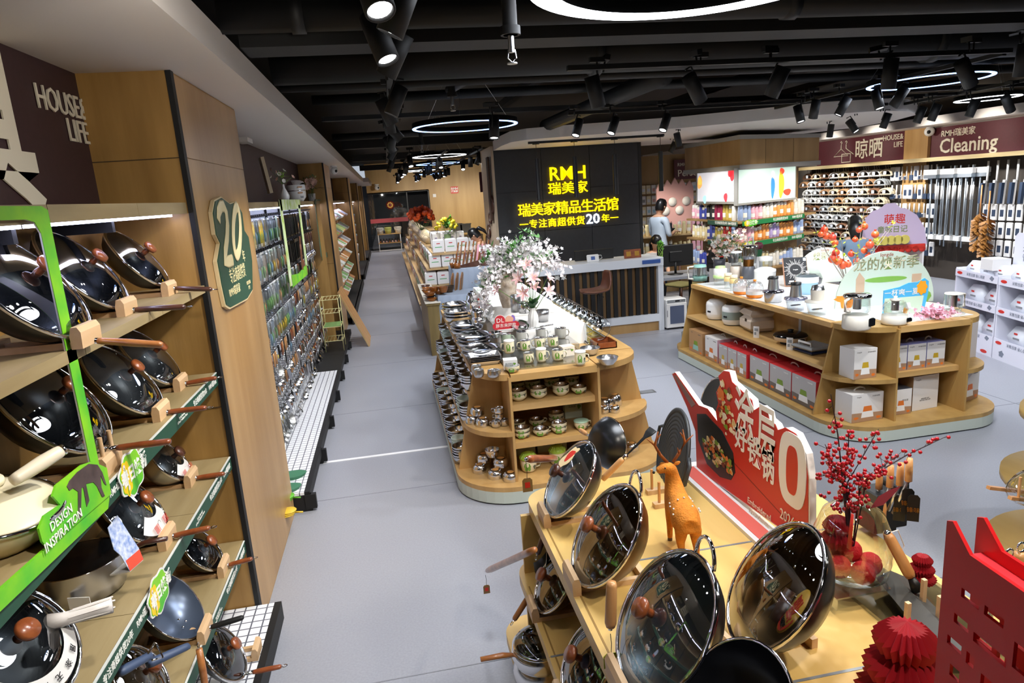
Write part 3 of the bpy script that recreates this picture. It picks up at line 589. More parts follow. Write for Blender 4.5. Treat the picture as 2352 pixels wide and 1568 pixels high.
sc = MB().box(-.74, .74, -.27, .27, -.06, .0).obj('screen', KG, t, M=frame(kface(.68, 0) + Vector((0, 0, 2.03)), d, UP)); MB().box(-.71, .71, -.24, .24, 0, .004).obj('picture', SCR, sc)
sc2 = MB().box(-.66, .66, -.27, .27, -.06, 0).obj('screen', KG, t, M=frame((5.13, 10.12, 2.05), (0, -1, 0), UP)); MB().box(-.60, .60, -.235, .235, 0, .004).obj('picture', SCRW, sc2)
b = MB(); random.seed(2)
for (x, y, r, mi) in ((-.52, .06, .085, 0), (-.5, .1, .07, 0), (.5, .2, .07, 1), (.56, .16, .08, 1), (-.34, -.2, .06, 2), (.36, -.17, .06, 1)): b.prism(cloud(x, y, r, r * 1.1, 16, 3, .1, int(r * 900)), .004, .005, mi)
b.obj('colour_splashes', [mat('splash_orange', '#f0b466', emit=.45), mat('splash_red', '#e2404a', emit=.45), mat('splash_cyan', '#a6dff0', emit=.5)], sc2)
b = MB(); b.prism(cloud(.12, -.05, .05, .16, 20, 3, .1, 1), .004, .005, 0).prism(cloud(.12, .14, .05, .06, 20, 3, .05, 1), .004, .005, 1).prism(cloud(.34, -.02, .07, .2, 20, 3, .1, 4), .004, .005, 2).prism(cloud(.35, .18, .06, .05, 20, 3, .1, 4), .004, .005, 3).prism(cloud(.5, -.14, .1, .05, 20, 3, .1, 2), .004, .005, 3)
b.obj('coloured_shapes', [mat('shape_blue', '#3b86d8', emit=.4), mat('shape_grey', '#d7dbe6', emit=.45), mat('shape_yellow', '#d9cc3a', emit=.4), mat('shape_red', '#dd4a33', emit=.4)], sc)
GRN2 = mat('strip_green', '#1e7a43', .5); GRN3 = mat('strip_dark_green', '#35594a', .5)
for z in (1.17, 1.49):
    s_ = MB().box(0, 1.6, -.035, .035, 0, .006).obj('edge_strip', GRN2, t, M=frame(kface(.02, .03) + Vector((0, 0, z)), d, UP))
    text('RMH瑞美家', .055, LETW, s_, T(1.4, 0, .007), .008, .0006); text('专注商超供货20年', .05, LETW, s_, T(.95, 0, .007), .008, .0006); text('春日焕新', .07, LETW, s_, T(.22, .0, .0085), .012, .0006)
    MB().prism(cloud(.2, 0, .17, .05), .006, .008).obj('leaf_card', LGREEN, s_); MB().prism(cloud(.1, 0, .06, .045), .008, .0083).obj('yellow_patch', YELP, s_)
    s2_ = MB().box(0, .95, -.035, .035, 0, .006).obj('edge_strip', GRN3, t, M=frame((5.10, 10.3, z), (0, -1, 0), UP))
    text('专注商超供货20年', .05, LETW, s2_, T(.45, 0, .007), .008, .0006); text('RMH瑞美家', .05, LETW, s2_, T(.8, 0, .007), .008, .0006)
def wall_sign(y0, y1, z0, z1, label):
    t = thing('wall_banner', label, 'sign', M=frame((10.38, (y0 + y1) / 2, (z0 + z1) / 2), (0, -1, 0), UP))
    MB().box(-(y0 - y1) / 2, (y0 - y1) / 2, -(z1 - z0) / 2, (z1 - z0) / 2, -.02, .02).obj('board', MAROON2, t); return t
BEIGE = mat('beige_letter', '#e6ddc8', .5)
t = wall_sign(15.2, 12.31, 2.28, 2.83, 'maroon wall sign with a clothes hanger emblem over the hanger wall')
text('晾晒', .44, BEIGE, t, T(.35, -.02, .022), .012, .01); text('HOUSE&\nLIFE', .15, BEIGE, t, T(1.35, .1, .022), .006, .01, 'RIGHT')
b = MB()
for dx in (-.55, -.38): b.tube([(dx, .16, .03), (dx + .03, .2, .03), (dx, .23, .03), (dx - .03, .2, .03)], .009, 5).tube([(dx, .15, .03), (dx, .06, .03)], .009, 5)
b.tube([(-.55, .06, .03), (-.8, -.1, .03), (-.3, -.1, .03), (-.55, .06, .03)], .009, 5).tube([(-.38, .06, .03), (-.12, -.08, .03)], .009, 5)
b.tube([(-.52, -.06, .03), (-.22, -.06, .03), (-.22, -.24, .03), (-.52, -.24, .03), (-.52, -.06, .03)], .011, 5); b.obj('hanger_emblem', BEIGE, t)
t = wall_sign(11.7, 6.6, 2.27, 2.81, 'large maroon wall sign over the cleaning tools wall')
text('RMH瑞美家', .15, BEIGE, t, T(-2.3, .14, .022), .006, .01, 'LEFT'); text('Cleaning', .36, BEIGE, t, T(-2.32, -.09, .022), .014, .01, 'LEFT')
t = MB().box(10.3, 10.4, 11.7, 12.31, 0, 2.83).obj('pillar', PANEL); t['kind'] = 'structure'
tag(MB().box(9.85, 10.4, 6.5, 15.4, 2.2, 2.27).obj('wall_canopy', OAK), 'pale wooden canopy running over the cleaning wall', 'canopy')
t = MB().box(10.36, 10.4, 6.5, 15.4, 0, 2.2).obj('wall_pegboard', mat('peg_dark_brown', '#3d352d', .7)); t['kind'] = 'structure'  # whole board in one even dark brown
for y in (7.5, 9.0, 10.5, 12.0, 13.5, 15.0): spot(9.7, y, 2.19, 10.3, y, .3, 120)
t = MB().box(6.2, 10.4, 17.0, 17.1, 0, 2.83).box(4.4, 6.2, 17.0, 17.1, 0, 2.83).obj('wall_care', KW); t['kind'] = 'structure'
p0 = aty(1548, 372, 16.9); p1 = aty(1640, 402, 16.9)
t = thing('wall_banner', 'distant maroon wall sign beside the screen island', 'sign', M=frame((p0.x, 16.9, (p0.z + p1.z) / 2), (1, 0, 0), UP))
MB().box(0, 2.2, -.25, .25, -.02, .02).obj('board', MAROON2, t); text('RMH瑞美家', .12, BEIGE, t, T(.08, .12, .022), .006, .01, 'LEFT'); text('Personal Care', .24, BEIGE, t, T(.08, -.1, .022), .01, .01, 'LEFT')
p = aty(1117, 412, 20); t = thing('wall_banner', 'distant maroon sign fragment beside the dark sign wall', 'sign', M=frame((p.x - .1, 20, p.z), (1, 0, 0), UP))
MB().box(-.1, 1.6, -.35, .22, -.03, .02).obj('board', MAROON2, t); text('RMH瑞美家', .14, BEIGE, t, T(0, .1, .022), .006, .01, 'LEFT'); text('Cleaning', .26, BEIGE, t, T(0, -.12, .022), .01, .01, 'LEFT')
GREYSATIN = mat('grey_lacquered_iron', '#59606b', .25, .3); GOLDB = mat('golden_black_iron', '#6b4a22', .34, .8, noise=.6, dark='#2a1d10', nscale=5)
DARKIN = mat('dark_inner_iron', '#202227', .26, .5); BEIGEH = mat('beige_handle', '#e3d6bd', .35); BLUEH = mat('slate_blue_handle', '#41506d', .45); LWOODX = wood('handle_oak', '#b97a45', '#96592c', 'x', 25, .3, .4)
def wok(label, M, R, h, outer, inner, hm, hlen=.17, elev=50, hr=.013, lid=True, knob=WALNUTZ, cat='wok', group=None, ring_=True, loop=False, sticker=None, hyaw=0, name='wok', lidm=LIDG, rimm=CHROME, flat=.8, hscale=None):
    t = thing(name, label, cat, M=M, group=group)
    b = MB(); pr = [(0, -h), (.42 * R, -h), (.68 * R, -.82 * h), (.86 * R, -.5 * h), (.96 * R, -.2 * h), (R, 0)]
    b.lathe(pr, 40, 0); b.lathe([(R, 0), (R + .004, .001), (R + .003, .004), (R - .003, .003)], 40, 2); k = .003
    b.lathe([(R - .003, .003)] + [(max(0, r - k), z + k) for r, z in pr[::-1][1:]], 40, 1); b.obj('body', [outer, inner, rimm], t)
    if lid:
        LH = R * .26
        l = MB().lathe([(R - .006, .006), (R * .85, LH * .42), (R * .6, LH * .78), (R * .3, LH * .95), (.012, LH)], 40, 0).obj('lid', lidm, t)
        MB().lathe([(R + .003, .002), (R + .005, .006), (R + .002, .011), (R - .008, .010), (R - .006, .004)], 40).obj('lid_rim', CHROME, l)
        MB().lathe([(.012, LH - .004), (.010, LH + .018), (.013, LH + .02), (.026, LH + .026), (.029, LH + .034), (.026, LH + .044), (0, LH + .046)], 20).obj('knob', knob, l)
        MB().lathe([(.004, 0), (.004, .002), (0, .002)], 10, 0, T(-R * .5, R * .35, LH * .72)).obj('steam_vent', CHROME, l)
    e = math.radians(elev); dx = Vector((math.cos(e), 0, math.sin(e))); R_ = RZ(math.radians(hyaw))
    p0 = Vector((R - .004, 0, -.014)); p1 = p0 + dx * .05; p2 = p1 + dx * hlen
    if hlen:
        hs = hr
        MB().tube([p0 - dx * .01, p0 + dx * .02, p1], [hs * 1.3, hs * .8, hs * .85], 10, 0, R_, flat=flat).lathe([(.006, 0), (.005, .004), (0, .005)], 8, 0, R_ @ T(R * .93, .012, -.02) @ RY(PI / 2)).obj('handle_joint', CHROME if hm is not BLUEH else GREY, t)
        hh = MB().tube([p1, p1 + dx * .01, p1 + dx * hlen * .5, p2 - dx * .008, p2], [hs * .85, hs, hs * 1.12, hs * 1.02, hs * .7], 12, 0, R_, flat=flat).obj('handle', hm, t)
        if ring_:
            c = p2 + dx * .014; MB().tube([c + Vector((dx.x * math.cos(a) * .011, math.sin(a) * .009, dx.z * math.cos(a) * .011)) for a in [i * PI / 5 for i in range(11)]], .0018, 5, 0, R_, cap=False).obj('hanging_ring', CHROME, hh)
    if loop:
        MB().tube([(-R + .0 - .055 * math.sin(PI * i / 10), -.05 * math.cos(PI * i / 10), .004 + .03 * math.sin(PI * i / 10)) for i in range(11)], .0055, 8, 0, R_).obj('loop_handle', CHROME, t)
    if sticker: sticker(t, R)
    return t
def lean(p, th=53, yaw=0, side=1):
    """rim matrix: normal tilted th degrees from vertical toward +x (side=1) or -x; yaw turns it about vertical"""
    a = math.radians(th); n = Vector((side * math.sin(a), 0, math.cos(a))); d = Vector((side * math.cos(a), 0, -math.sin(a)))
    Rz = RZ(math.radians(yaw)); n = Rz @ n; d = Rz @ d; y = n.cross(d)
    return Matrix(((d.x, y.x, n.x, p[0]), (d.y, y.y, n.y, p[1]), (d.z, y.z, n.z, p[2]), (0, 0, 0, 1)))
def wok_stand(p, label, side=1, w=.15, pegs=False, yaw=0):
    t = thing('wok_stand', label, 'stand', p, math.radians(yaw) + (0 if side == 1 else PI), group='wooden wok stands')
    MB().prism([(.0, 0), (.028, 0), (.03, .045), (.022, .06), (.006, .06), (.0, .035)], -w / 2, w / 2, 0, Matrix(((1, 0, 0, 0), (0, 0, 1, 0), (0, 1, 0, 0), (0, 0, 0, 1)))).obj('front_block', BEECH, t)
    for s in (-.04, .04): MB().box(-.22, .0, s - .009, s + .009, 0, .018).obj('rail', BEECH, t)
    MB().box(-.23, -.21, -w / 2, w / 2, 0, .03).obj('rear_bar', BEECH, t)
    if pegs:
        for s in (-.035, .035): MB().cyl(.007, .05, .12, 10, 0, T(.014, s, 0)).obj('peg', BEECH, t)
    return t
def st_white(t, R):
    l = [c for c in t.children if c.name.startswith('lid')][0]; LH = R * .26
    pts = [(R * .88 * math.cos(a), R * .88 * math.sin(a)) for a in [-.9 + i * .15 for i in range(13)]] + [(R * .45 * math.cos(a), R * .45 * math.sin(a)) for a in [.9 - i * .15 for i in range(13)]]
    vs = [(x, y, LH * (1 - (math.hypot(x, y) / R) ** 2) * 1.02 + .009) for x, y in pts]; n = len(vs) // 2
    MB().add(vs, [(i, i + 1, 2 * n - 2 - i, 2 * n - 1 - i) for i in range(n - 1)]).obj('sticker', WHITE, l)
    b = MB()
    for k in range(5):
        for s in (-1, 1): y = s * (.028 + k * .0085); b.add([(R * .62, y, LH * .62 + .013), (R * .8, y, LH * .38 + .013), (R * .8, y + .004, LH * .38 + .013), (R * .62, y + .004, LH * .62 + .013)], [(0, 1, 2, 3)])
    b.obj('red_print', REDP, l)
    MB().lathe([(.011, 0), (.014, 0)], 16, 0, T(R * .68, 0, LH * .57 + .006) @ RY(.4)).obj('emblem', GREY, l)
def st_gold(t, R):
    l = [c for c in t.children if c.name.startswith('lid')][0]; LH = R * .26
    M_ = T(-R * .38, -R * .25, LH * .86 + .003) @ RY(-.25)
    MB().prism(cloud(0, 0, R * .36, R * .2, 30, 5, .12), 0, .0015, 0, M_).obj('sticker', mat('sticker_cream', '#ecd3a0', .4), l)
    MB().prism(cloud(-.012, 0, R * .18, R * .12, 20, 3, .15), .0015, .002, 0, M_).obj('red_print', REDP, l)
def st_fu(t, R):
    M_ = T(.0, R * .5, -R * .12) @ RX(.35)
    MB().lathe([(0, 0), (R * .36, 0), (R * .36, .002), (0, .002)], 30, 0, M_).obj('sticker', mat('sticker_yellow', '#f5b63f', .4), t)
    text('福', .075, REDP, t, M_ @ RZ(-PI / 2) @ T(0, -.012, .003), .015, .0006); text('蛋煎好', .022, BLACK, t, M_ @ RZ(-PI / 2) @ T(.0, .042, .003), .004, .0006)
    b = MB()
    for k in range(14): a = PI + k * .23; b.lathe([(0, 0), (.007, 0)], 8, 0, M_ @ T(-math.sin(a) * R * .3, 0, .0035) @ T(math.cos(a) * 0, math.cos(a) * R * .3, 0))
    b.obj('red_pattern', REDP, t)
SH = {'A': 1.86, 'B': 1.43, 'C': .99, 'D': .525}
wk = [
 ('A', 315, 595, .160, 'dark wok with dark red wooden handle next to the pillar on the highest shelf', BLACKM, DARKIN, DKWOOD, WALNUTZ, 46, .15, {}),
 ('A', 190, 622, .185, 'dark wok with glass lid and slim dark brown handle, middle of the highest shelf', BLACKM, DARKIN, DKWOOD, WALNUTZ, 51, .17, {}),
 ('A', 55, 655, .20, 'dark wok behind the green frame with light brown handle on the highest shelf', BLACKM, DARKIN, LWOODX, WALNUTZ, 43, .17, dict(ring_=False)),
 ('B', 342, 820, .170, 'grey wok with rosewood handle next to the pillar on the upper green-strip shelf', GREYSATIN, mat('speckled_grey', '#4a4b4f', .35, .3), WALNUT, WALNUTZ, 57, .13, {}),
 ('B', 280, 872, .180, 'grey wok with reddish handle, second from the pillar, upper green-strip shelf', BLACKM, mat('speckled_grey', '#4a4b4f', .35, .3), WALNUT, WALNUTZ, 53, .14, {}),
 ('B', 115, 925, .205, 'big black wok with glass lid behind the green frame post, resting on a pegged stand', BLACKM, DARKIN, WALNUT, WALNUTZ, 53, .16, dict(ring_=False)),
 ('C', 388, 1058, .118, 'small polished steel pot with white-stickered lid, next to the pillar, middle shelf', STEELB, STEELB, WALNUT, DKWOOD, 54, .12, dict(sticker=st_white, h=.10)),
 ('C', 303, 1172, .155, 'steel-grey wok with glass lid and white half-ring sticker on the middle shelf', BLACKM, mat('speckled_grey', '#4a4b4f', .35, .3), WALNUT, WALNUTZ, 58, .13, dict(sticker=st_white)),
 ('D', 462, 1262, .125, 'small lidded black wok next to the pillar on the lower shelf', BLACKM, DARKIN, WALNUT, WALNUTZ, 60, .11, {}),
 ('D', 392, 1388, .165, 'open blue-grey iron wok with three rivets and black handle', mat('blue_iron', '#3c4654', .35, .5), mat('blue_iron_inner', '#59657a', .3, .5), BLKMAT, None, 62, .13, dict(lid=False, ring_=False)),
]
for i, (s, u, v, R, lb, om, im, hm, kn, el, hl, kw) in enumerate(wk):
    kw = dict(kw); h = kw.pop('h', R * .5); zc = SH[s] + .018 + R * .80; p = atz(u, v, zc)
    if abs(p.x + 1.05) > .12: p = atx(u, v, -1.07)
    W = wok(lb, lean(p, 53), R, h, om, im, hm, hl, el, .0125, knob=kn, group=None, **kw)
    if not kw.get('lid', True):
        for q in ((-.02, -.02), (-.02, .02), (-.05, 0)): MB().ball((R * .72 + q[0], q[1], -R * .18), .006, 8).obj('rivet', CHROME, W)
    wok_stand((p.x + R * .60 + .002, p.y - .02, SH[s]), 'beech stand under the ' + ' '.join(lb.replace(' with glass lid', '').split(',')[0].split()[:12]), 1, .13, pegs=(i == 5))
p = atx(512, 1500, -.93); p.z = .29
wok('grey pan with glass lid on the white grid tray at the foot of the pillar', lean(atx(512, 1500, -.885), 58), .135, .06, GREYSATIN, DARKIN, WALNUT, .12, 60, .012, name='frying_pan', cat='pan')
wok_stand((-.83, 3.0, .142), 'beech stand under the lidded pan on the grid tray', 1, .1)
t = thing('small_pan', 'upright brown wooden pan handle with ring just below the lower green strip', 'pan', atx(470, 1568, -.86))
MB().tube([(0, 0, -.25), (0, .0, -.02), (0, .005, .05), (0, .01, .14)], [.012, .012, .014, .012], 12).obj('handle', LWOODX, t); MB().lathe([(.10, -.25), (.11, -.22), (.115, -.2)], 24).obj('body', BLACKM, t)
MB().tube([(0, .01 + .01 * math.cos(a), .155 + .012 * math.sin(a)) for a in [i * PI / 5 for i in range(11)]], .0018, 5).obj('hanging_ring', CHROME, t)
p = atx(0, 1165, -1.0)
wok('cream enamel pan lying tilted on the upper shelf with its pale handle raised', lean(p + Vector((-.02, 0, 0)), 15, -20), .15, .10, CREAM, CREAM, BEIGEH, .0, 60, name='frying_pan', cat='pan', lid=True, lidm=CREAM, knob=CREAM)
W = thing('pan_handle_pale', 'thick pale beige pan handle with chrome end, raised before the black wok', 'handle', (0, 0, 0)); W.name = 'frying_pan'
a, b_ = atx(28, 1105, -.95), atx(140, 1035, -.88); b = MB(); b.tube([a, a.lerp(b_, .1), a.lerp(b_, .6), a.lerp(b_, .92), b_], [.014, .016, .019, .017, .015], 14); b.obj('handle', BEIGEH, W)
MB().tube([b_, b_.lerp(a, -.06)], .0155, 14).obj('end_ring', CHROME, W); W['label'] = 'thick pale beige pan handle with chrome end, raised before the black wok'; W['category'] = 'pan'
p = atz(155, 1290, .99 + .115)
t = thing('saucepan', 'wide brushed steel saucepan with black inside and a price sticker on the middle shelf', 'saucepan', (p.x + .03, p.y, .99), rz=-.2)
MB().lathe([(0, 0), (.11, 0), (.128, .012), (.135, .05), (.138, .12)], 40, 0).lathe([(.138, .12), (.141, .122), (.134, .121)], 40, 2).lathe([(.134, .121), (.131, .05), (.12, .02), (0, .018)], 40, 1).obj('body', [STEELB, mat('black_lid', '#0d0d0e', .15), CHROME], t)
MB().lathe([(.134, .120), (.08, .124), (0, .128)], 40).obj('lid', mat('black_lid', '#0d0d0e', .15), t)
MB().box(.05, .12, -.142, -.139, .025, .065).obj('price_sticker', WHITE, t)
MB().tube([(.13, .04, .115), (.2, .06, .135), (.27, .07, .14)], [.010, .012, .011], 10, flat=.7).obj('handle', DKWOOD, t)
t = thing('tent_card', 'blue and white folded info card with red foot beside the steel saucepan', 'card', M=frame(atx(282, 1245, -.93) , (.25, .93, .0), (-.2, 0, 1)))
MB().prism([(-.035, .07), (.02, .085), (.05, -.05), (.05, -.09), (-.02, -.09), (-.03, -.03), (-.045, .0)], 0, .002).obj('card', mat('card_blue', '#7f9bd6', .4, noise=.5, dark='#e6ecf8', nscale=60), t)
MB().box(-.02, .05, -.092, -.055, .002, .0025).obj('red_foot', mat('card_red', '#e2553f', .4), t); MB().box(-.02, .05, -.095, -.09, -.07, .0).obj('base_flap', WHITE, t)
M_ = lean(atx(18, 1490, -.98), 50, -12)
t = wok('grey stone wok with white printed ring on its glass lid and a white fluted handle', M_, .165, .07, mat('stone_grey', '#85898a', .5), mat('speckled_grey', '#4a4b4f', .35, .3), BEIGEH, .0, 50, cat='wok')
l = [c for c in t.children if c.name.startswith('lid')][0]
b = MB(); n = 24; vs = []
for i in range(n + 1):
    a = -1.9 + i * 3.0 / n; vs += [(.15 * math.cos(a), .15 * math.sin(a), .018), (.108 * math.cos(a), .108 * math.sin(a), .034)]
b.add(vs, [(2 * i, 2 * i + 2, 2 * i + 3, 2 * i + 1) for i in range(n)]); b.obj('printed_band', WHITE, l)
for k, ch in enumerate('钛不粘健康无涂层'): a = -1.6 + k * .32; text(ch, .02, BLACK, l, RZ(a) @ T(.13, 0, .031) @ RY(.35) @ RZ(-PI / 2), .004, .0004)
a, b_ = atx(112, 1432, -.93), atx(258, 1388, -.80); b = MB()
b.tube([a, a.lerp(b_, .25), a.lerp(b_, .7), b_], [.024, .017, .017, .020], 16); b.obj('fluted_handle', mat('white_handle', '#e4dcd6', .4), t, M=M_.inverted())
b = MB()
for k in range(7): c = k * .9; o_ = Vector((0, math.cos(c) * .0165, math.sin(c) * .0165)); b.tube([a.lerp(b_, .35) + o_, b_ + o_ * 1.2], .0025, 4)
b.obj('handle_ridges', mat('white_handle', '#e4dcd6', .4), t, M=M_.inverted())
p = atx(320, 1555, -1.0); M_ = lean(p, 55)
t = wok('pan with two slate-blue folding handles and chrome hinge on the lower shelf', M_, .12, .05, GREYSATIN, mat('amber_inner', '#4a3417', .3), BLUEH, .0, 50, name='frying_pan', cat='pan')
for (u0, v0, x0), (u1, v1, x1), r in (((272, 1545, -.95), (345, 1505, -.90), .016), ((340, 1525, -.93), (432, 1483, -.84), .016)):
    a, b_ = atx(u0, v0, x0), atx(u1, v1, x1); MB().tube([a, a.lerp(b_, .1), a.lerp(b_, .9), b_], [r, r * 1.2, r, r * .9], 10, flat=.8).obj('folding_handle', BLUEH, t, M=M_.inverted())
a = [atx(340, 1502, -.9), atx(355, 1475, -.89), atx(360, 1480, -.88), atx(375, 1510, -.88), atx(350, 1515, -.89)]; MB().tube(a, .004, 6).obj('hinge', CHROME, t, M=M_.inverted())
XF = -.885
def fx(u, v): q = atx(u, v, XF); return (q.y, q.z)
t = thing('promo_arch', 'bright green printed arch frame standing on the upper shelf edge with a bull picture header', 'frame', (XF, 0, 0)); FM = Matrix(((0, 0, 1, 0), (1, 0, 0, 0), (0, 1, 0, 0), (0, 0, 0, 1)))
arch = [fx(-60, 473), fx(95, 473), fx(110, 482), fx(245, 1150), fx(228, 1155), fx(95, 535), fx(80, 510), fx(60, 504), fx(-60, 508)]
MB().prism(arch, -.006, -.002, 0, FM).obj('backing', WHITE, t); MB().prism(arch, -.002, .0, 0, FM).obj('arch', LGREEN, t)
strip = [fx(250, 1128), fx(245, 1168), fx(-20, 1420), fx(-20, 1368)]
MB().prism(strip, -.004, .004, 0, FM).obj('lower_strip', LGREEN, t)
hd = [fx(248, 1135), fx(238, 1075), fx(205, 1060), fx(180, 1068), fx(120, 1115), fx(112, 1140), fx(130, 1160), fx(92, 1185), fx(80, 1215), fx(88, 1245), fx(102, 1260)]
MB().prism([(y + (.008 if 0 else 0), z) for y, z in hd], .004, .009, 0, FM).obj('header_card', LGREEN, t)
text('DESIGN\nINSPIRATION', .034, LETW, t, frame((.011, fx(133, 1200)[0], fx(133, 1205)[1]), (0, 1, 0), UP), .004, .0006)
cow = [(150, 1105), (168, 1085), (195, 1066), (215, 1068), (226, 1085), (236, 1115), (231, 1112), (222, 1092), (224, 1120), (232, 1140), (226, 1143), (214, 1118), (205, 1108), (188, 1112), (196, 1150), (190, 1165), (182, 1120), (178, 1122), (176, 1190), (170, 1190), (170, 1130), (158, 1122), (150, 1128), (144, 1118)]
MB().prism([fx(u, v) for u, v in cow], .009, .0105, 0, FM).obj('bull_picture', mat('bull_brown', '#5a4a48', .4, noise=.5, nscale=25), t)
t = thing('wall_lettering', 'beige cut-out characters and HOUSE and LIFE lettering on the maroon wall above the woks', 'lettering', (-1.268, 0, 0))
q0 = atx(148, 240, -1.26); q1 = atx(183, 305, -1.26); LM = lambda q, z: frame((.004, q.y, z), (0, 1, 0), UP)
text('HOUSE&', .135, BEIGE, t, LM(q0, q0.z), .0, .003, wide=.9); text('LIFE', .135, BEIGE, t, LM(q1, q1.z), .0, .003, wide=.9)
q = atx(-32, 302, -1.26); text('具', .68, BEIGE, t, LM(q, q.z + .0), .02, .003, wide=.95)
def fw(u, v, zc, R, lb, om, im, hm, kn, el, hl, th=53, yaw=0, **kw):
    p = atz(u, v, zc); h = kw.pop('h', R * .52)
    t = wok(lb, lean(p, th, yaw, -1), R, h, om, im, hm, hl, el, .0135, knob=kn or WALNUTZ, **kw); return t, p
def tagcard(p, label, w=.035, hgt=.05, m=None, txt=None):
    t = thing('hang_tag', label, 'tag', p); MB().tube([(0, 0, 0), (.002, 0, -.03), (0, 0, -.06)], .001, 4).obj('cord', BLACK, t)
    MB().prism([(-w / 2, -hgt), (w / 2, -hgt), (w / 2, -.008), (w * .3, 0), (-w * .3, 0), (-w / 2, -.008)], -.001, .001, 0, T(0, 0, -.06) @ RX(PI / 2)).obj('card', m or BRONZE, t)
    MB().box(-w * .25, w * .25, -.002, -.001, -.06 - hgt * .7, -.06 - hgt * .3).obj('print', REDP, t)
BRONZE = mat('bronze_card', '#8c6a3a', .4)
W, p = fw(1310, 1100, 1.065, .165, 'lidded wok with round festive sticker, farthest of the row on the table top', BLACKM, mat('steel_blue_inner', '#a9b1b8', .42, .8), DKWOOD, DKWOOD, -15, .13, sticker=st_gold)
wok_stand((p.x - .102, p.y, .9), 'beech stand under the farthest wok of the table row', -1, .12)
W, p = fw(1393, 1228, 1.065, .18, 'golden-brown iron wok with glass lid, second along the table edge', GOLDB, GOLDB, LTWOOD, None, 60, 0, loop=True)
l = [c for c in W.children if c.name.startswith('lid')][0]
wok_stand((p.x - .112, p.y, .9), 'beech stand under the golden-brown lidded wok', -1, .13)
W, p = fw(1528, 1425, 1.08, .19, 'large black wok with clear glass lid and orange wooden knob, nearest the table edge', BLACKM, mat('mirror_inner', '#6f777a', .38, .8), LTWOOD, WALNUTZ, 60, .0, loop=True)
wok_stand((p.x - .118, p.y, .9), 'beech stand under the large wok with the orange knob', -1, .14)
W, p = fw(1780, 1345, 1.09, .192, 'large open black wok with golden inner glow and yellow round sticker before the red sign', BLACKM, GOLDB, DKWOOD, None, 12, .2, yaw=-14, lid=True, sticker=st_fu, hyaw=52, rimm=CHROME)  # golden brown is the colour of the inner iron
l = [c for c in W.children if c.name.startswith('lid')][0]; [bpy.data.objects.remove(c) for c in list(l.children) if c.name.startswith('knob')]
MB().tube([(-.02, -.03, .0), (.07, .0, .0)], .017, 12, flat=.8).obj('inner_tube', mat('tube_brown', '#6b4a3c', .4), l, M=T(0, .05, -.03))  # short brown tube set inside under the lid
wok_stand((p.x - .128, p.y + .01, .9), 'beech stand under the wok with the yellow sticker', -1, .16, yaw=8)
W, p = fw(1680, 1655, 1.08, .17, 'open dark wok between the two large woks, cut by the picture edge', BLACKM, DARKIN, LTWOOD, None, 60, .0, lid=False)
def loose_handle(a, b_, m, label, r=.0135):
    t = thing('wooden_grip', label, 'handle', a); b_ = b_ - a; MB().tube([Vector((0, 0, 0)), b_ * .1, b_ * .9, b_], [r * .8, r, r * 1.1, r * .8], 12).obj('grip', m, t)
    MB().tube([b_, b_ * 1.06], .006, 8).obj('ferrule', CHROME, t); return t
loose_handle(atx(1405, 1335, .50), atx(1402, 1440, .485), LTWOOD, 'light orange wooden wok handle pointing down at the table edge', .015)
tagcard(atx(1402, 1455, .48), 'green and yellow octagonal tag hanging from the light orange handle', .045, .045, mat('tag_green', '#b5b93c', .4))
loose_handle(atx(1275, 1052, .56), atx(1212, 1054, .38), WALNUTZ, 'orange wooden handle sticking out over the aisle above the dinosaur cups', .013)
loose_handle(atx(1228, 1262, .40), atx(1120, 1310, .30), LWOODX, 'copper brown wooden handle of the small pan, over the aisle floor', .014)
tagcard(atx(1208, 1060, .38), 'small octagonal brown tag hanging from the handle over the aisle')
tagcard(atx(1115, 1320, .32), 'small dark gold tag hanging from the copper coloured handle')
W, p = fw(1240, 1262, .72, .12, 'small black pan tipped over the middle tier with copper coloured handle', BLACKM, BLACKM, LWOODX, None, 30, .16, th=80, lid=False, name='frying_pan', cat='pan', hyaw=10)
W, p = fw(1275, 1335, .71, .125, 'lidded golden pan on the middle tier at the table corner', GOLDB, GOLDB, LWOODX, None, 50, .0, lid=True, name='frying_pan', cat='pan')
wok_stand((p.x - .08, p.y, .58), 'beech stand on the middle tier near the table corner', -1, .10)
W, p = fw(1350, 1520, .72, .13, 'small lidded wok with wooden knob on the middle tier', BLACKM, DARKIN, LWOODX, WALNUTZ, 50, .0)
wok_stand((p.x - .083, p.y, .58), 'beech stand under the small lidded wok on the middle tier', -1, .10)
p = atz(1228, 1560, .2); t = thing('steamer_pot', 'bulging chrome steamer pot with domed lid and brown handle on the bottom tier', 'pot', (p.x + .03, p.y - .02, .2))
MB().lathe([(0, 0), (.09, 0), (.115, .03), (.12, .07), (.108, .10), (.106, .105)], 40).lathe([(.106, .105), (.122, .14), (.118, .17), (.11, .18)], 40).obj('body', STEEL, t)
MB().lathe([(.112, .18), (.1, .205), (.06, .225), (.02, .23), (0, .23)], 40).obj('lid', LIDG, t); MB().lathe([(.113, .178), (.116, .184), (.105, .19)], 40).obj('lid_rim', CHROME, t)
MB().tube([(-.11, .0, .15), (-.16, -.0, .158), (-.25, -.01, .165)], [.01, .014, .012], 12, flat=.75).obj('handle', LWOODX, t)
p = atz(1398, 1018, .98); t = wok('matt black wok turned face down behind the table row', lean(p, 100, 200, -1), .125, .075, BLACKM, DARKIN, LTWOOD, .08, 10, .012, lid=False, ring_=False, hyaw=90)
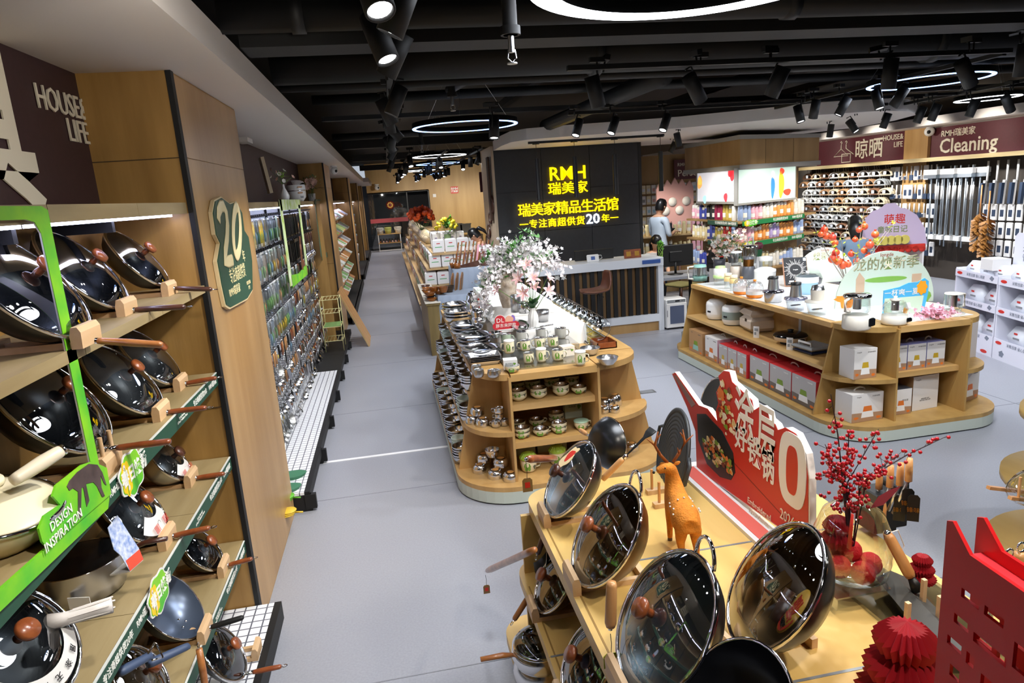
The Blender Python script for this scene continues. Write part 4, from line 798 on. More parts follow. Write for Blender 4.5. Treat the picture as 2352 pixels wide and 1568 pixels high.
def turner(a, b_, c, label, blade='turner'):
    t = thing('wok_turner', label, 'turner', a); b_ = b_ - a; c = c - a; MB().tube([(0, 0, 0), b_ * .2, b_ * .9, b_], [.012, .014, .013, .009], 12).obj('grip', LTWOOD, t)
    MB().tube([b_, b_.lerp(c, .12)], .009, 10).obj('ferrule', CHROME, t); d = (c - b_)
    MB().tube([b_.lerp(c, .12), b_.lerp(c, .7), b_.lerp(c, .85), c], [.006, .012, .03, .034], 8, flat=.15).obj('blade', BLKMAT, t)
turner(atx(1385, 1100, .80), atx(1432, 1052, .88), atx(1500, 985, 1.02), 'turner with ridged wooden grip and black blade leaning behind the second wok')
p = atx(1545, 1042, 1.12); M_ = frame(p, (.15, 1, 0), (.25, 0, 1)); z = -1
t = thing('griddle_disc', 'large dark grey grooved griddle disc standing on wooden pegs behind the deer', 'griddle', M=M_)
b = MB().lathe([(0, -.008), (.195, -.008), (.203, .0), (.203, .006), (.195, .008), (.187, .006)], 48)
for k in range(9): r = .185 - k * .018; b.lathe([(r, .006), (r - .004, .003), (r - .009, .006), (r - .018 if k < 8 else 0, .006)], 48)
b.obj('disc', mat('griddle_grey', '#3b3d3e', .5, .2), t, M=RY(PI))
for s in (1, -1): MB().tube([(s * .2, -.06, 0), (s * .235, -.04, -.005), (s * .24, .04, -.005), (s * .2, .06, 0)], .008, 8).obj('side_handle', mat('griddle_grey', '#3b3d3e'), t)
for i, (u, v) in enumerate(((1520, 1163), (1503, 1132), (1870, 1240))):
    q = atz(u, v, .9); t = thing('peg_stand', ('front', 'rear', 'lone')[i] + ' small wooden peg stand ' + ('under the griddle disc' if i < 2 else 'at the near end of the red sign'), 'stand', (q.x, q.y, .9))
    MB().box(-.035, .05, -.015, .015, 0, .02).obj('base', BEECH, t); MB().cyl(.006, .02, .11, 10, 0, T(-.01, 0, 0)).obj('peg', LTWOOD, t)
p = atx(1622, 985, 1.40); t = thing('black_wok', 'x', 'wok'); bpy.data.objects.remove(t)
wok('dark disc-shaped pan standing behind the red sign', lean((1.42, 2.78, 1.12), 80, 0, -1), .17, .03, BLACKM, mat('griddle_grey', '#3b3d3e'), LTWOOD, 0, 0, lid=False, name='frying_pan', cat='pan')
XS = 1.275
def sx(u, v): q = atx(u, v, XS); return (-q.y, q.z)
SM = Matrix(((0, 0, -1, XS), (-1, 0, 0, 0), (0, 1, 0, 0), (0, 0, 0, 1)))     # local x = -y world, y = up, z toward the aisle
SIGNR = mat('sign_red', '#cf2e1c', .45)
t = thing('promo_board', 'red standing sign board with white characters, a wok picture and a big white 0', 'sign')
ol = [(1543, 858), (1550, 854), (1604, 930), (1625, 938), (1648, 968), (1644, 945), (1650, 925), (1645, 900), (1655, 880), (1650, 862), (1662, 850), (1676, 853), (1682, 876), (1728, 918), (1733, 942), (1748, 932), (1764, 944), (1768, 962), (1782, 974), (1788, 988), (1806, 982), (1830, 996), (1852, 1042), (1860, 1100), (1860, 1262), (1600, 1078), (1597, 990), (1578, 935)]
pl = [sx(*q) for q in ol]; MB().prism(pl, -.024, 0, 0, SM).obj('foam_board', WHITEG, t)
cx_ = sum(a for a, b in pl) / len(pl); cz_ = sum(b for a, b in pl) / len(pl)
MB().prism([(cx_ + (a - cx_) * .985, cz_ + (b - cz_) * .985) for a, b in pl], 0, .0015, 0, SM).obj('red_print', SIGNR, t)
def ell(u, v, du, dv, n=30):
    c = sx(u, v); ex = Vector(sx(u + du, v)) - Vector(c); ey = Vector(sx(u, v + dv)) - Vector(c)
    return c
def poly(px): return [sx(*q) for q in px]
MB().prism(poly([(1602, 950), (1622, 950), (1660, 990), (1685, 1040), (1690, 1085), (1680, 1102), (1655, 1095), (1625, 1065), (1605, 1010)]), .0015, .003, 0, SM).obj('wok_picture', BLACK, t)
MB().prism(poly([(1548, 862), (1556, 862), (1598, 928), (1590, 935)]), .0015, .003, 0, SM).obj('wok_picture_handle', WALNUT, t)
b = MB(); rnd = random.Random(4)
def blobs(b, px, n, r0, r1, mats_n):
    for k in range(n):
        i = rnd.randrange(len(px)); j = (i + 1) % len(px); f = rnd.random(); g = rnd.random() ** .5; c = (sum(q[0] for q in px) / len(px), sum(q[1] for q in px) / len(px))
        u = px[i][0] * (1 - f) + px[j][0] * f; v = px[i][1] * (1 - f) + px[j][1] * f; u = c[0] + (u - c[0]) * g; v = c[1] + (v - c[1]) * g
        x, y = sx(u, v); r = rnd.uniform(r0, r1); zz = .003 + k * .00004; b.prism(cloud(x, y, r, r * rnd.uniform(.5, 1), 8, 3, .2, k), zz, zz + .0006, rnd.randrange(mats_n), SM)
FOODM = [mat('food_cream', '#e6c88a', .5), mat('food_brown', '#7b3a24', .5), mat('food_orange', '#e0762a', .5), mat('food_green', '#7d9a2c', .5), mat('food_pale', '#efe0c0', .5)]
blobs(b, [(1615, 1010), (1640, 1000), (1680, 1050), (1684, 1085), (1650, 1070), (1625, 1045)], 90, .006, .016, 5)
blobs(b, [(1655, 865), (1680, 880), (1690, 960), (1690, 1010), (1670, 1000), (1655, 960), (1652, 900)], 45, .008, .02, 5)
b.obj('food_picture', FOODM, t)['kind'] = 'stuff'
def stx(s, u, v, hpx, wide=1.0, bold=.02, m=LETW, dz=0):
    x, y = sx(u, v); y2 = sx(u, v - hpx)[1]; size = (y2 - y) * 1.15
    text(s, size, m, t, SM @ T(x, y, .004), bold, .0008, wide=wide)
def stxs(s, u, v, z, w_): x, y = sx(u, v); text(s, z, LETW, t, SM @ T(x, y, .004), .016, .0008, wide=w_)
[stxs(*q) for q in (('涂', 1711, 958, .215, .68), ('层', 1762, 1000, .215, .58), ('好', 1704, 1010, .115, .85), ('铁', 1734, 1040, .125, .8), ('锅', 1766, 1074, .135, .64))]
x, y = sx(1821, 1080); o0 = []
MB().prism([(x + .080 * math.copysign(abs(math.cos(a)) ** .6, math.cos(a)), y + .133 * math.copysign(abs(math.sin(a)) ** .8, math.sin(a))) for a in [2 * PI * i / 40 for i in range(40)]], .0015, .0035, 0, SM).obj('big_zero', LETW, t)
MB().prism([(x + .034 * math.copysign(abs(math.cos(a)) ** .6, math.cos(a)), y + .088 * math.copysign(abs(math.sin(a)) ** .8, math.sin(a))) for a in [2 * PI * i / 40 for i in range(40)]], .0035, .0042, 0, SM).obj('zero_centre', SIGNR, t)
stx('Embroidered\nAbundance', 1745, 1178, 17, .9, .0, BEIGE); stx('2026', 1810, 1190, 30, .8, .0, BEIGE)
MB().prism(poly([(1640, 1010), (1860, 1250), (1860, 1252), (1640, 1012)]), .0015, .0022, 0, SM).obj('print_line', mat('line_dark_red', '#7d1a10'), t)
MB().box(1.18, 1.30, 1.9, 2.75, .9, .915).obj('white_foot', WHITE, t); MB().box(1.2, 1.26, 1.92, 2.7, .915, .917).obj('pink_flap', mat('salmon_card', '#e0695c'), t)
FUR = mat('orange_deer_fur', '#d8821f', .85, noise=.3, nscale=40, bump=.4, bscale=160)
q = atz(1588, 1288, .9); t = thing('deer_figurine', 'orange furry spotted deer figurine with antlers standing on the table before the red sign', 'figurine', (q.x + .0, q.y + .08, .9), rz=-.12)
def skin_body(name, verts, edges, radii, m, parent, sub=2, root=0):
    me = bpy.data.meshes.new(name); me.from_pydata(verts, edges, []); o = bpy.data.objects.new(name, me); COL.objects.link(o); o.parent = parent
    md = o.modifiers.new('skin', 'SKIN'); me.skin_vertices  if False else None
    if not me.skin_vertices: bpy.context.view_layer.update()
    lay = me.skin_vertices[0].data
    for i, r in enumerate(radii): lay[i].radius = (r, r) if not isinstance(r, tuple) else r
    lay[root].use_root = True; md.use_smooth_shade = True; o.modifiers.new('sub', 'SUBSURF').levels = sub; o.modifiers['sub'].render_levels = sub
    me.materials.append(m)
    dg = bpy.context.evaluated_depsgraph_get(); bpy.context.view_layer.update(); nm = bpy.data.meshes.new_from_object(o.evaluated_get(bpy.context.evaluated_depsgraph_get()))
    o.modifiers.clear(); o.data = nm
    for pz in nm.polygons: pz.use_smooth = True
    if not nm.materials: nm.materials.append(m)
    return o
V = [(0, -.075, .155), (0, -.03, .165), (0, .04, .168), (0, .075, .175), (0, .09, .215), (-.005, .09, .255), (-.01, .085, .282), (-.035, .08, .285), (-.065, .078, .275),     # rump..chest, neck, head, muzzle
     (.024, -.08, .12), (.027, -.075, .075), (.026, -.088, .045), (.026, -.083, .006), (-.024, -.08, .12), (-.027, -.075, .075), (-.026, -.088, .045), (-.026, -.083, .006),
     (.02, .07, .12), (.021, .072, .06), (.021, .072, .006), (-.02, .07, .12), (-.021, .072, .06), (-.021, .072, .006), (0, -.1, .15)]
E_ = [(0, 1), (1, 2), (2, 3), (3, 4), (4, 5), (5, 6), (6, 7), (7, 8), (0, 9), (9, 10), (10, 11), (11, 12), (0, 13), (13, 14), (14, 15), (15, 16), (3, 17), (17, 18), (18, 19), (3, 20), (20, 21), (21, 22), (0, 23)]
R_ = [.056, .05, .046, .044, .033, .026, .027, .02, .011, .027, .016, .011, .010, .027, .016, .011, .010, .019, .012, .010, .019, .012, .010, .02]
skin_body('body', V, E_, R_, FUR, t)
ANT = mat('antler_brown', '#8f4a18', .6, bump=.3, bscale=80)
for s in (-1, 1):
    b = MB(); a0 = Vector((-.01 + s * .010, .09, .30)); pts_ = [a0, a0 + Vector((s * .025, .005, .03)), a0 + Vector((s * .045, .0, .07)), a0 + Vector((s * .035, -.01, .125))]
    b.tube(pts_, [.006, .006, .005, .002], 7).tube([pts_[1], pts_[1] + Vector((s * .0 - .012, -.02, .03))], [.004, .0015], 6).tube([pts_[2], pts_[2] + Vector((s * .03, -.004, .03))], [.0045, .0015], 6).tube([pts_[2] + Vector((-s * .004, -.003, .02)), pts_[2] + Vector((-s * .02, -.01, .045))], [.004, .0015], 6)
    b.obj('antler', ANT, t)
    MB().ball((0, 0, 0), .012, 8, 0, T(-.008 + s * .024, .095, .292) @ RZ(s * .4) @ Matrix.Diagonal((1.4, .35, .7, 1))).obj('ear', FUR, t)
    MB().ball((-.036, .08 + s * .0135, .289), .0042, 8).obj('eye', BLACK, t)
MB().ball((-.075, .077, .272), .0055, 8).obj('nose', BLACK, t)
b = MB(); rnd = random.Random(8)
for k in range(26):
    a = rnd.uniform(.25, PI - .25); y = rnd.uniform(-.1, .07); r = .050 - abs(y + .05) * .06; b.ball((math.cos(a) * r, y, .163 + math.sin(a) * r * .98), .0036, 6, k=4)
b.obj('white_spots', WHITE, t)
for sx_, y in ((.026, -.083), (-.026, -.083), (.021, .072), (-.021, .072)): MB().cyl(.009, 0, .012, 8, 0, T(sx_, y, 0)).obj('hoof', DKWOOD, t)
TOOLG = mat('tool_green', '#7fae6a', .35); TOOLD = mat('tool_dark_green', '#3f7a5c', .35); TOOLB = mat('tool_blue', '#7fa6bf', .35); TOOLY = mat('tool_yellow', '#d9b93a', .4); CARDW = mat('white_card', '#e9ebee', .4); CARDG = mat('mint_card', '#c6d8cc', .4)
DKGOLD = mat('black_gold_pack', '#17140f', .25, .2); GOLD = mat('gold_foil', '#b88a3c', .3, .8); SILI = mat('grey_silicone', '#6f7477', .5); MESHM = mat('fine_steel_mesh', '#a9aaa8', .35, .8)
def pm_(name): return [c for c in name]
PROT = {}
def proto(kind):
    """first copy of a hanging kitchen tool; hangs from its origin, faces +x"""
    t = thing(kind, 'x', 'kitchen tool')
    if kind.startswith('tool_pack'):
        c = {'tool_pack_green': (CARDW, TOOLG), 'tool_pack_dark': (CARDG, TOOLD), 'tool_pack_blue': (CARDW, TOOLB), 'tool_pack_cream': (CARDW, LTWOOD), 'tool_pack_yellow': (CARDG, TOOLY)}[kind]
        MB().box(-.002, 0, -.04, .04, -.25, -.01).obj('card', c[0], t)
        MB().tube([(.008, 0, -.22), (.010, .004, -.15), (.008, 0, -.12)], [.009, .012, .008], 8).obj('tool_grip', c[1], t)
        MB().tube([(.008, 0, -.12), (.007, 0, -.05)], [.008, .014], 8, flat=.3).obj('tool_head', STEELB, t)
        MB().box(-.003, .018, -.043, .043, -.26, -.02, 0, None, .008).obj('clear_pouch', PLAST, t)
    elif kind == 'cutlery_pack':
        MB().box(-.003, .010, -.03, .03, -.26, -.01, 0, None, .004).obj('pack', DKGOLD, t)
        b = MB()
        for k in (-.016, 0, .016): b.tube([(.013, k, -.24), (.013, k, -.05)], .0035, 5)
        b.obj('chopsticks', BLACK, t); MB().box(.0105, .0115, -.012, .012, -.1, -.06).obj('gold_print', GOLD, t)
    elif kind in ('ladle', 'skimmer', 'spatula', 'soup_spoon'):
        MB().tube([(0, 0, -.01), (.002, 0, -.03), (.004, 0, -.13)], [.006, .010, .009], 8).obj('grip', {'ladle': LTWOOD, 'skimmer': BLACK, 'spatula': WALNUTZ, 'soup_spoon': DKWOOD}[kind], t)
        MB().tube([(.004, 0, -.13), (.004, 0, -.27)], .004, 6).obj('shaft', STEEL, t)
        if kind == 'ladle': MB().lathe([(0, -.03), (.025, -.026), (.042, 0), (.044, .001), (.040, 0), (.024, -.022), (0, -.027)], 14, 0, T(.02, 0, -.28) @ RY(.9)).obj('bowl', STEEL, t)
        elif kind == 'skimmer': MB().lathe([(0, -.01), (.04, -.006), (.055, 0), (.052, .003), (.03, -.004), (0, -.007)], 14, 0, T(.01, 0, -.32) @ RY(1.3)).obj('bowl', STEEL, t)
        elif kind == 'spatula': MB().box(-.002, .002, -.035, .035, -.37, -.27, 0, RY(-.12)).obj('blade', STEEL, t)
        else: MB().ball((.008, 0, -.31), .035, 10, 0, None, 1.3).obj('bowl', STEEL, t)
        MB().tube([(.003, .006 * math.cos(a), .002 + .008 * math.sin(a)) for a in [i * PI / 4 for i in range(9)]], .0014, 4).obj('ring', CHROME, t)
    elif kind == 'strainer':
        MB().lathe([(0, -.05), (.05, -.035), (.075, 0)], 18, 0, T(.01, 0, -.22) @ RY(1.25)).obj('mesh_bowl', MESHM, t)
        MB().tube([(.01 + .0, .076 * math.cos(a), -.22 + .076 * math.sin(a)) for a in [i * PI / 9 for i in range(19)]], .003, 5).obj('rim', CHROME, t)
        MB().tube([(.01, 0, -.145), (.0, 0, -.02)], .005, 6).obj('handle', STEEL, t); MB().lathe([(0, 0), (.02, 0), (.02, .002), (0, .002)], 12, 0, T(.012, .0, -.09) @ RY(PI / 2)).obj('yellow_tag', mat('tag_yellow', '#d2b75e', .5), t)
    return t
def hang(kind, p, rz, label, cat, group, sc=1.0):
    M_ = Matrix.Translation(p) @ RZ(rz) @ Matrix.Scale(sc, 4)
    if kind not in PROT: t = proto(kind); PROT[kind] = (t, [(c, list(c.children)) for c in t.children]); t.matrix_world = M_; t['label'] = label; t['category'] = cat; t['group'] = group; t.name = kind.replace('_green', '').replace('_dark', '').replace('_blue', '').replace('_cream', '').replace('_yellow', ''); return t
    t, tr = PROT[kind]; o = dup(t, M=M_, label=label, group=group, tree=tr); return o
BAY = [o for o in COL.objects if o.name == 'utensil_bay'][0]
hk = MB(); hk.tube([(0, -.006, 0), (.17, -.006, 0), (.185, -.006, .018)], .0032, 4).tube([(0, .006, .012), (.13, .006, .012)], .0025, 4).box(.13, .134, -.014, .014, -.006, .018); HK = hk.mesh('hook', BLACK)
bar_ = MB().box(-1.235, -1.225, 4.86, 10.38, -.008, .008).mesh('hook_bar', BLACK)
NAMES = {'tool_pack_green': 'pack with a green-handled peeler', 'tool_pack_dark': 'mint pack with a dark green tool', 'tool_pack_blue': 'pack with a blue-handled tool', 'tool_pack_cream': 'pack with a pale-handled tool', 'tool_pack_yellow': 'mint pack with a yellow tool',
         'cutlery_pack': 'black and gold chopstick pack', 'ladle': 'steel ladle with light wooden grip', 'skimmer': 'steel skimmer with black grip', 'spatula': 'steel spatula with reddish grip', 'soup_spoon': 'steel spoon with dark brown grip', 'strainer': 'round steel mesh strainer'}
rnd = random.Random(11); rows = [2.13, 1.84, 1.55, 1.27, .99, .72, .47]
def col_kind(y, r):
    if r == 0: return rnd.choice(['tool_pack_green', 'tool_pack_dark', 'tool_pack_blue']) if y < 7.3 else ('cutlery_pack' if y < 8.8 else rnd.choice(['cutlery_pack', 'tool_pack_cream']))
    if r == 1: return rnd.choice(['tool_pack_dark', 'tool_pack_green', 'tool_pack_cream', 'tool_pack_blue', 'tool_pack_yellow']) if y < 7.4 else ('cutlery_pack' if y < 9.2 else 'soup_spoon')
    if r == 2: return rnd.choice(['tool_pack_green', 'tool_pack_green', 'tool_pack_dark', 'tool_pack_cream']) if y < 7.4 else rnd.choice(['tool_pack_green', 'soup_spoon', 'spatula', 'tool_pack_cream', 'cutlery_pack'])
    if r == 3: return rnd.choice(['tool_pack_blue', 'tool_pack_green', 'tool_pack_yellow', 'tool_pack_cream']) if y < 7.5 else rnd.choice(['spatula', 'soup_spoon', 'ladle', 'tool_pack_yellow'])
    if r == 4: return rnd.choice(['ladle', 'strainer', 'spatula', 'ladle']) if y < 6.2 else rnd.choice(['ladle', 'skimmer', 'spatula', 'tool_pack_blue'])
    if r == 5: return rnd.choice(['ladle', 'spatula', 'ladle']) if y > 5.9 else 'strainer'
    return 'strainer' if y < 6.4 else rnd.choice(['ladle', 'skimmer', 'spatula'])
RN = ['top', 'second', 'third', 'fourth', 'fifth', 'sixth', 'bottom']
nh = 0
for r, z in enumerate(rows):
    link('hook_bar', bar_, BAY, loc=(0, 0, z))
    y = 5.5; i = 0
    while y < 10.3:
        k = col_kind(y, r); q = {'strainer': .13}.get(k, .112)
        p = Vector((-1.235, y, z))
        if nh < 300: link('hook', HK, BAY, loc=p); nh += 1
        xs_ = (-1.115, -1.085) if k == 'cutlery_pack' else (-1.085,)
        for j, xx in enumerate(xs_):
            if j == 0 and len(xs_) == 2 and k not in ('cutlery_pack',) and rnd.random() < .5: continue
            hang(k, (xx + rnd.uniform(-.008, .008), y, z - .004), rnd.uniform(-.25, .25), '%s%s, %s hook from the pillar, %s row' % ('outer ' * (xx > -1.1 and len(xs_) > 1), NAMES[k], nth(i), RN[r]), 'kitchen tool', 'tools on the %s hook row' % RN[r])
        y += q * rnd.uniform(.92, 1.08); i += 1
XG = -.99
t = thing('promo_header', 'tall lime green printed frame hanging from the canopy over the cutlery packs', 'frame', (XG, 0, 0))
def gx(u, v): q = atx(u, v, XG); return (q.y, q.z)
LIME = mat('lime_print', '#9fc22a', .45, noise=.4, dark='#e6f0da', nscale=10)
MB().prism([gx(640, 458), gx(688, 458), gx(690, 478), gx(645, 484)], 0, .004, 0, FM).obj('header', LIME, t)
MB().prism([gx(640, 458), gx(645, 458), gx(672, 655), gx(666, 658)], 0, .004, 0, FM).obj('side_post', LIME, t); MB().prism([gx(684, 470), gx(688, 470), gx(706, 610), gx(702, 612)], 0, .004, 0, FM).obj('side_post', LIME, t)
MB().prism([gx(668, 632), gx(685, 628), gx(703, 607), gx(706, 630), gx(672, 660)], 0, .004, 0, FM).obj('lower_print', LGREEN, t)
t = thing('promo_header', 'white framed rack header with bottles farther along the utensil bay', 'frame', (XG, 0, 0))
MB().prism([gx(722, 458), gx(745, 458), gx(745, 461), gx(722, 461)], 0, .004, 0, FM).prism([gx(722, 458), gx(725, 458), gx(740, 585), gx(737, 590)], 0, .004, 0, FM).prism([gx(745, 458), gx(747, 458), gx(758, 575), gx(755, 577)], 0, .004, 0, FM).prism([gx(738, 588), gx(758, 573), gx(760, 585), gx(740, 598)], 0, .004, 0, FM).obj('frame_print', mat('frame_green', '#46604c', .5), t)
q = atx(692, 585, -.95); t = thing('cutting_board', 'brown long cutting board with handle hanging in the green frame', 'board', q)
MB().prism([(-.05, -.16), (.05, -.16), (.055, .06), (.03, .1), (.012, .12), (.012, .2), (-.012, .2), (-.012, .12), (-.03, .1), (-.055, .06)], -.008, .008, 0, frame((0, 0, 0), (-.15, 1, 0), (0, .28, 1))).obj('board', wood('board_brown', '#8a5a3e', '#6e432b', 'z', 12), t)
t = thing('picture_canvas', 'painted canvas of blue and white shapes leaning on the canopy above the tools', 'picture', M=frame(atx(607, 405, -1.08), (-.25, 1, 0), (-.12, 0, 1)))
MB().box(-.12, .12, -.16, .17, 0, .03).obj('canvas', mat('canvas_cream', '#d9cbb0', .6), t)
b = MB(); rnd = random.Random(3)
for k in range(22): b.prism(cloud(rnd.uniform(-.09, .09), rnd.uniform(-.14, .14), rnd.uniform(.01, .035), rnd.uniform(.01, .03), 8, 3, .2, k), .03, .031 + k * .0001, rnd.randrange(4))
b.obj('painted_shapes', [mat('paint_blue', '#4f79b8', .6), mat('paint_white', '#e8eef2', .6), mat('paint_dark', '#2f4a44', .6), mat('paint_red', '#b8532f', .6)], t)
q = atx(655, 458, -1.06); t = thing('white_vase', 'white teardrop vase with small white flowers on the canopy ledge', 'vase', (q.x, q.y, 2.25))
MB().lathe([(0, 0), (.03, 0), (.048, .04), (.05, .07), (.03, .12), (.014, .15), (.012, .185), (.015, .19), (.010, .186), (.01, .15)], 24).obj('body', WHITEG, t)
LEAF = mat('leaf_green', '#4f8a2e', .5); LEAFL = mat('leaf_light', '#8fb84a', .5); PETW = mat('petal_white', '#f3efe8', .5); PETP = mat('petal_blush', '#efc6b4', .5); STEMM = mat('stem_green', '#5d7d3a', .6)
def leafs(b, c, n, r, s, rnd, mi=0, flat=.4):
    for k in range(n):
        a = rnd.uniform(0, 2 * PI); e = rnd.uniform(-.3, 1.2); d = Vector((math.cos(a) * math.cos(e), math.sin(a) * math.cos(e), math.sin(e))); p = Vector(c) + d * rnd.uniform(0, r); w_ = d.cross(Vector((0, 0, 1))).normalized() * s * flat; u_ = d * s
        b.add([p, p + u_ * .5 + w_, p + u_, p + u_ * .5 - w_], [(0, 1, 2, 3)], mi)
def blossom(b, p, r, rnd, mi=0, n=5, cup=.3):
    ax = Vector((rnd.uniform(-1, 1), rnd.uniform(-1.2, .2), rnd.uniform(-.1, 1))).normalized(); q = ax.to_track_quat('Z', 'X').to_matrix().to_4x4(); M_ = Matrix.Translation(p) @ q
    for k in range(n):
        a = 2 * PI * k / n; c, s = math.cos(a), math.sin(a); w_ = r * .38
        b.add([(0, 0, 0), (c * r * .55 - s * w_, s * r * .55 + c * w_, r * cup * .6), (c * r, s * r, r * cup), (c * r * .55 + s * w_, s * r * .55 - c * w_, r * cup * .6)], [(0, 1, 2, 3)], mi, False, M_)
rnd = random.Random(5); b = MB(); f = MB(); st = MB()
for k in range(9):
    p = Vector((rnd.uniform(-.12, .1), rnd.uniform(-.1, .12), rnd.uniform(.22, .36))); st.tube([(0, 0, .18), p * .6 + Vector((0, 0, .08)), p], .0018, 4); blossom(f, p, .026, rnd, k % 2, 7, .6)
leafs(b, (0, 0, .25), 40, .08, .03, rnd); b.obj('leaves', LEAFL, t); f.obj('blossoms', [PETW, PETP], t); st.obj('stems', STEMM, t)
q = atx(683, 457, -1.07); t = thing('steam_pot', 'white two-tier steam pot with chrome lid and wooden grips on the canopy ledge', 'pot', (q.x, q.y, 2.25))
MB().lathe([(0, 0), (.07, .0), (.11, .05), (.115, .10), (.113, .13)], 32).lathe([(.113, .135), (.113, .2), (.11, .205)], 32).obj('body', WHITEG, t)
MB().lathe([(.114, .205), (.1, .24), (.06, .26), (0, .265)], 32).lathe([(.116, .128), (.118, .134), (.113, .14)], 32).obj('lid', CHROME, t)
for z in (.105, .175): MB().box(-.03, .03, -.13, -.112, z - .008, z + .008, 0, RZ(.5), .005).obj('grip', LTWOOD, t)
b = MB(); b.prism([(-.02, .02), (-.014, .032), (-.01, .022), (.01, .022), (.014, .032), (.02, .02), (.018, 0), (-.018, 0)], 0, .001, 0, RZ(.5) @ T(.02, -.1115, .04) @ RX(PI / 2)); b.obj('cat_face_print', GREY, t)
q = atx(712, 385, -1.1); t = thing('artificial_flowers', 'bunch of blush pink artificial flowers behind the white steam pot', 'flowers', (q.x, q.y - .3, 2.25)); rnd = random.Random(9); b = MB(); f = MB(); st = MB()
for k in range(14): p = Vector((rnd.uniform(-.06, .1), rnd.uniform(-.25, .2), rnd.uniform(.2, .36))); blossom(f, p, .05, rnd, 0, 8, .7); st.tube([(0, 0, 0), p * .5, p], .002, 4)
leafs(b, (0, 0, .22), 120, .18, .05, rnd); b.obj('leaves', mat('leaf_dusty', '#7f8f5e', .6), t); f.obj('blossoms', PETP, t); st.obj('stems', STEMM, t); MB().lathe([(0, 0), (.05, 0), (.06, .12), (.05, .12)], 16).obj('pot', WHITE, t)
for u, v, d_, lb in ((768, 392, 10.9, 'white dome security camera on the wood pillar over the utensil bay'), (866, 431, 30.5, 'tiny white security camera on the far wall above the glass door')):
    q = aty(u, v, d_); t = thing('security_camera', lb, 'camera', q); s = 1 if d_ < 20 else 2.0
    MB().cyl(.05 * s, .05 * s, .075 * s, 18).obj('mount', WHITE, t); MB().ball((0, 0, 0), .055 * s, 18).obj('dome', WHITEG, t); MB().ball((.022 * s, -.032 * s, -.006), .025 * s, 12).obj('lens', BLACK, t)
q = atx(2135 + 0, 302, 10.25); t = thing('security_camera', 'white dome security camera between the two maroon wall signs', 'camera', q); MB().cyl(.06, .05, .09, 18).obj('mount', WHITE, t); MB().ball((0, 0, 0), .09, 18).obj('dome', WHITEG, t); MB().ball((-.06, -.05, -.01), .035, 12).obj('lens', BLACK, t)
tag(MB().box(-1.24, -1.14, 6.6, 6.85, 2.79, 2.83).obj('sensor_box', WHITE), 'small white sensor box under the soffit', 'sensor')
for i, (u, v, m, lb, r) in enumerate(((683, 1175, TOOLY, 'stack of yellow round peelers on the grid tray by the pillar', .05), (675, 1142, mat('lime_lid', '#5fae2f', .4), 'lime green round lid stack on the grid tray', .06))):
    q = atz(u, v, .16); t = thing('peeler_stack', lb, 'peeler', (q.x - .07, q.y, .15))
    for k in range(3): MB().lathe([(0, .01 * k), (r, .01 * k), (r + .004, .01 * k + .005), (r, .01 * k + .009), (0, .01 * k + .009)], 24, 0, T(.006 * k, .004 * k, 0)).obj('disc', m, t)
    MB().tube([(r, 0, .012), (r + .06, -.02, .012)], .006, 6).obj('handle', m, t)
for i, (u, v) in enumerate(((688, 1118), (700, 1088))):
    q = atz(u, v, .16); t = thing('silicone_board', ('nearer', 'farther')[i] + ' green rounded cutting sheet pile on the grid tray', 'cutting sheet', (q.x - .1, q.y, .15), rz=.2)
    for k in range(3): MB().prism(cloud(.006 * k, 0, .1, .075, 16, 4, .05), .008 * k, .008 * k + .006).obj('sheet', TOOLD, t)
rnd = random.Random(21); BROWN1 = mat('pack_brown', '#8f6a50', .4); LILAC = mat('pack_lilac', '#8f86a8', .4); PINKP = mat('pack_pink', '#d9a9a4', .4)
for r in range(6):
    z = 1.95 - r * .32
    for k in range(9):
        y = 12.8 + k * .62; q = rnd.choice([BROWN1, CARDW, CARDG, LTWOOD]); t = thing('boxed_set', '%s flat boxed kitchen set past the second pillar on the %s tray' % (nth(k), nth(r)), 'box', (-1.09, y, z), group='boxed sets'); MB().box(-.12, .15, -.28, .28, 0, .05, 0, RY(.6), .004).obj('box', q, t); MB().box(-.1, .13, -.2, .2, .05, .051, 0, RY(.6)).obj('printed_face', rnd.choice([CARDW, LTWOOD, TOOLG]), t)
t = thing('wire_rack', 'cream wire rack with green shelf liners leaning at the end of the utensil bay', 'rack', (-.93, 9.85, .15)); b = MB()
for x in (-.1, .15):
    for y in (-.2, .2): b.tube([(x, y, 0), (x, y, .75)], .006, 6)
for z in (.15, .35, .55, .74):
    b.tube([(-.1, -.2, z), (.15, -.2, z), (.15, .2, z), (-.1, .2, z), (-.1, -.2, z)], .005, 5)
    for k in range(5): b.tube([(-.1 + .05 * k + .025, -.2, z), (-.1 + .05 * k + .025, .2, z)], .003, 4)
b.obj('wire_frame', mat('cream_wire', '#e0d79a', .4), t); MB().box(-.09, .14, -.19, .19, .355, .36).obj('liner', TOOLG, t)
for i in range(6):
    y = 10.5 + i * .14; o = MB().box(-.012, .012, -.05, .05, 0, .95).obj('wood_slat_board', LTWOOD if i % 2 else wood('pale_slat', '#c9a877', '#b08d5b', 'z', 8), M=T(-.46, y, 0) @ RY(-.40)); tag(o, '%s leaning pale wood slat board at the end of the utensil bay' % nth(i), 'board')
PACKM = [CARDW, PINKP, mat('pack_gold', '#c99a4a', .4), mat('pack_blue', '#8fb3c4', .4), BROWN1, CREAM, mat('pack_red', '#a8433c', .4), LILAC]
pk = [MB().box(0, .17, -.14, .14, 0, .26, 0, RY(.12), .02).box(.172, .175, -.08, .08, .08, .2, 1, RY(.12)).mesh('pack', [m, PACKM[(i + 3) % 8]]) for i, m in enumerate(PACKM)]
rnd = random.Random(31)
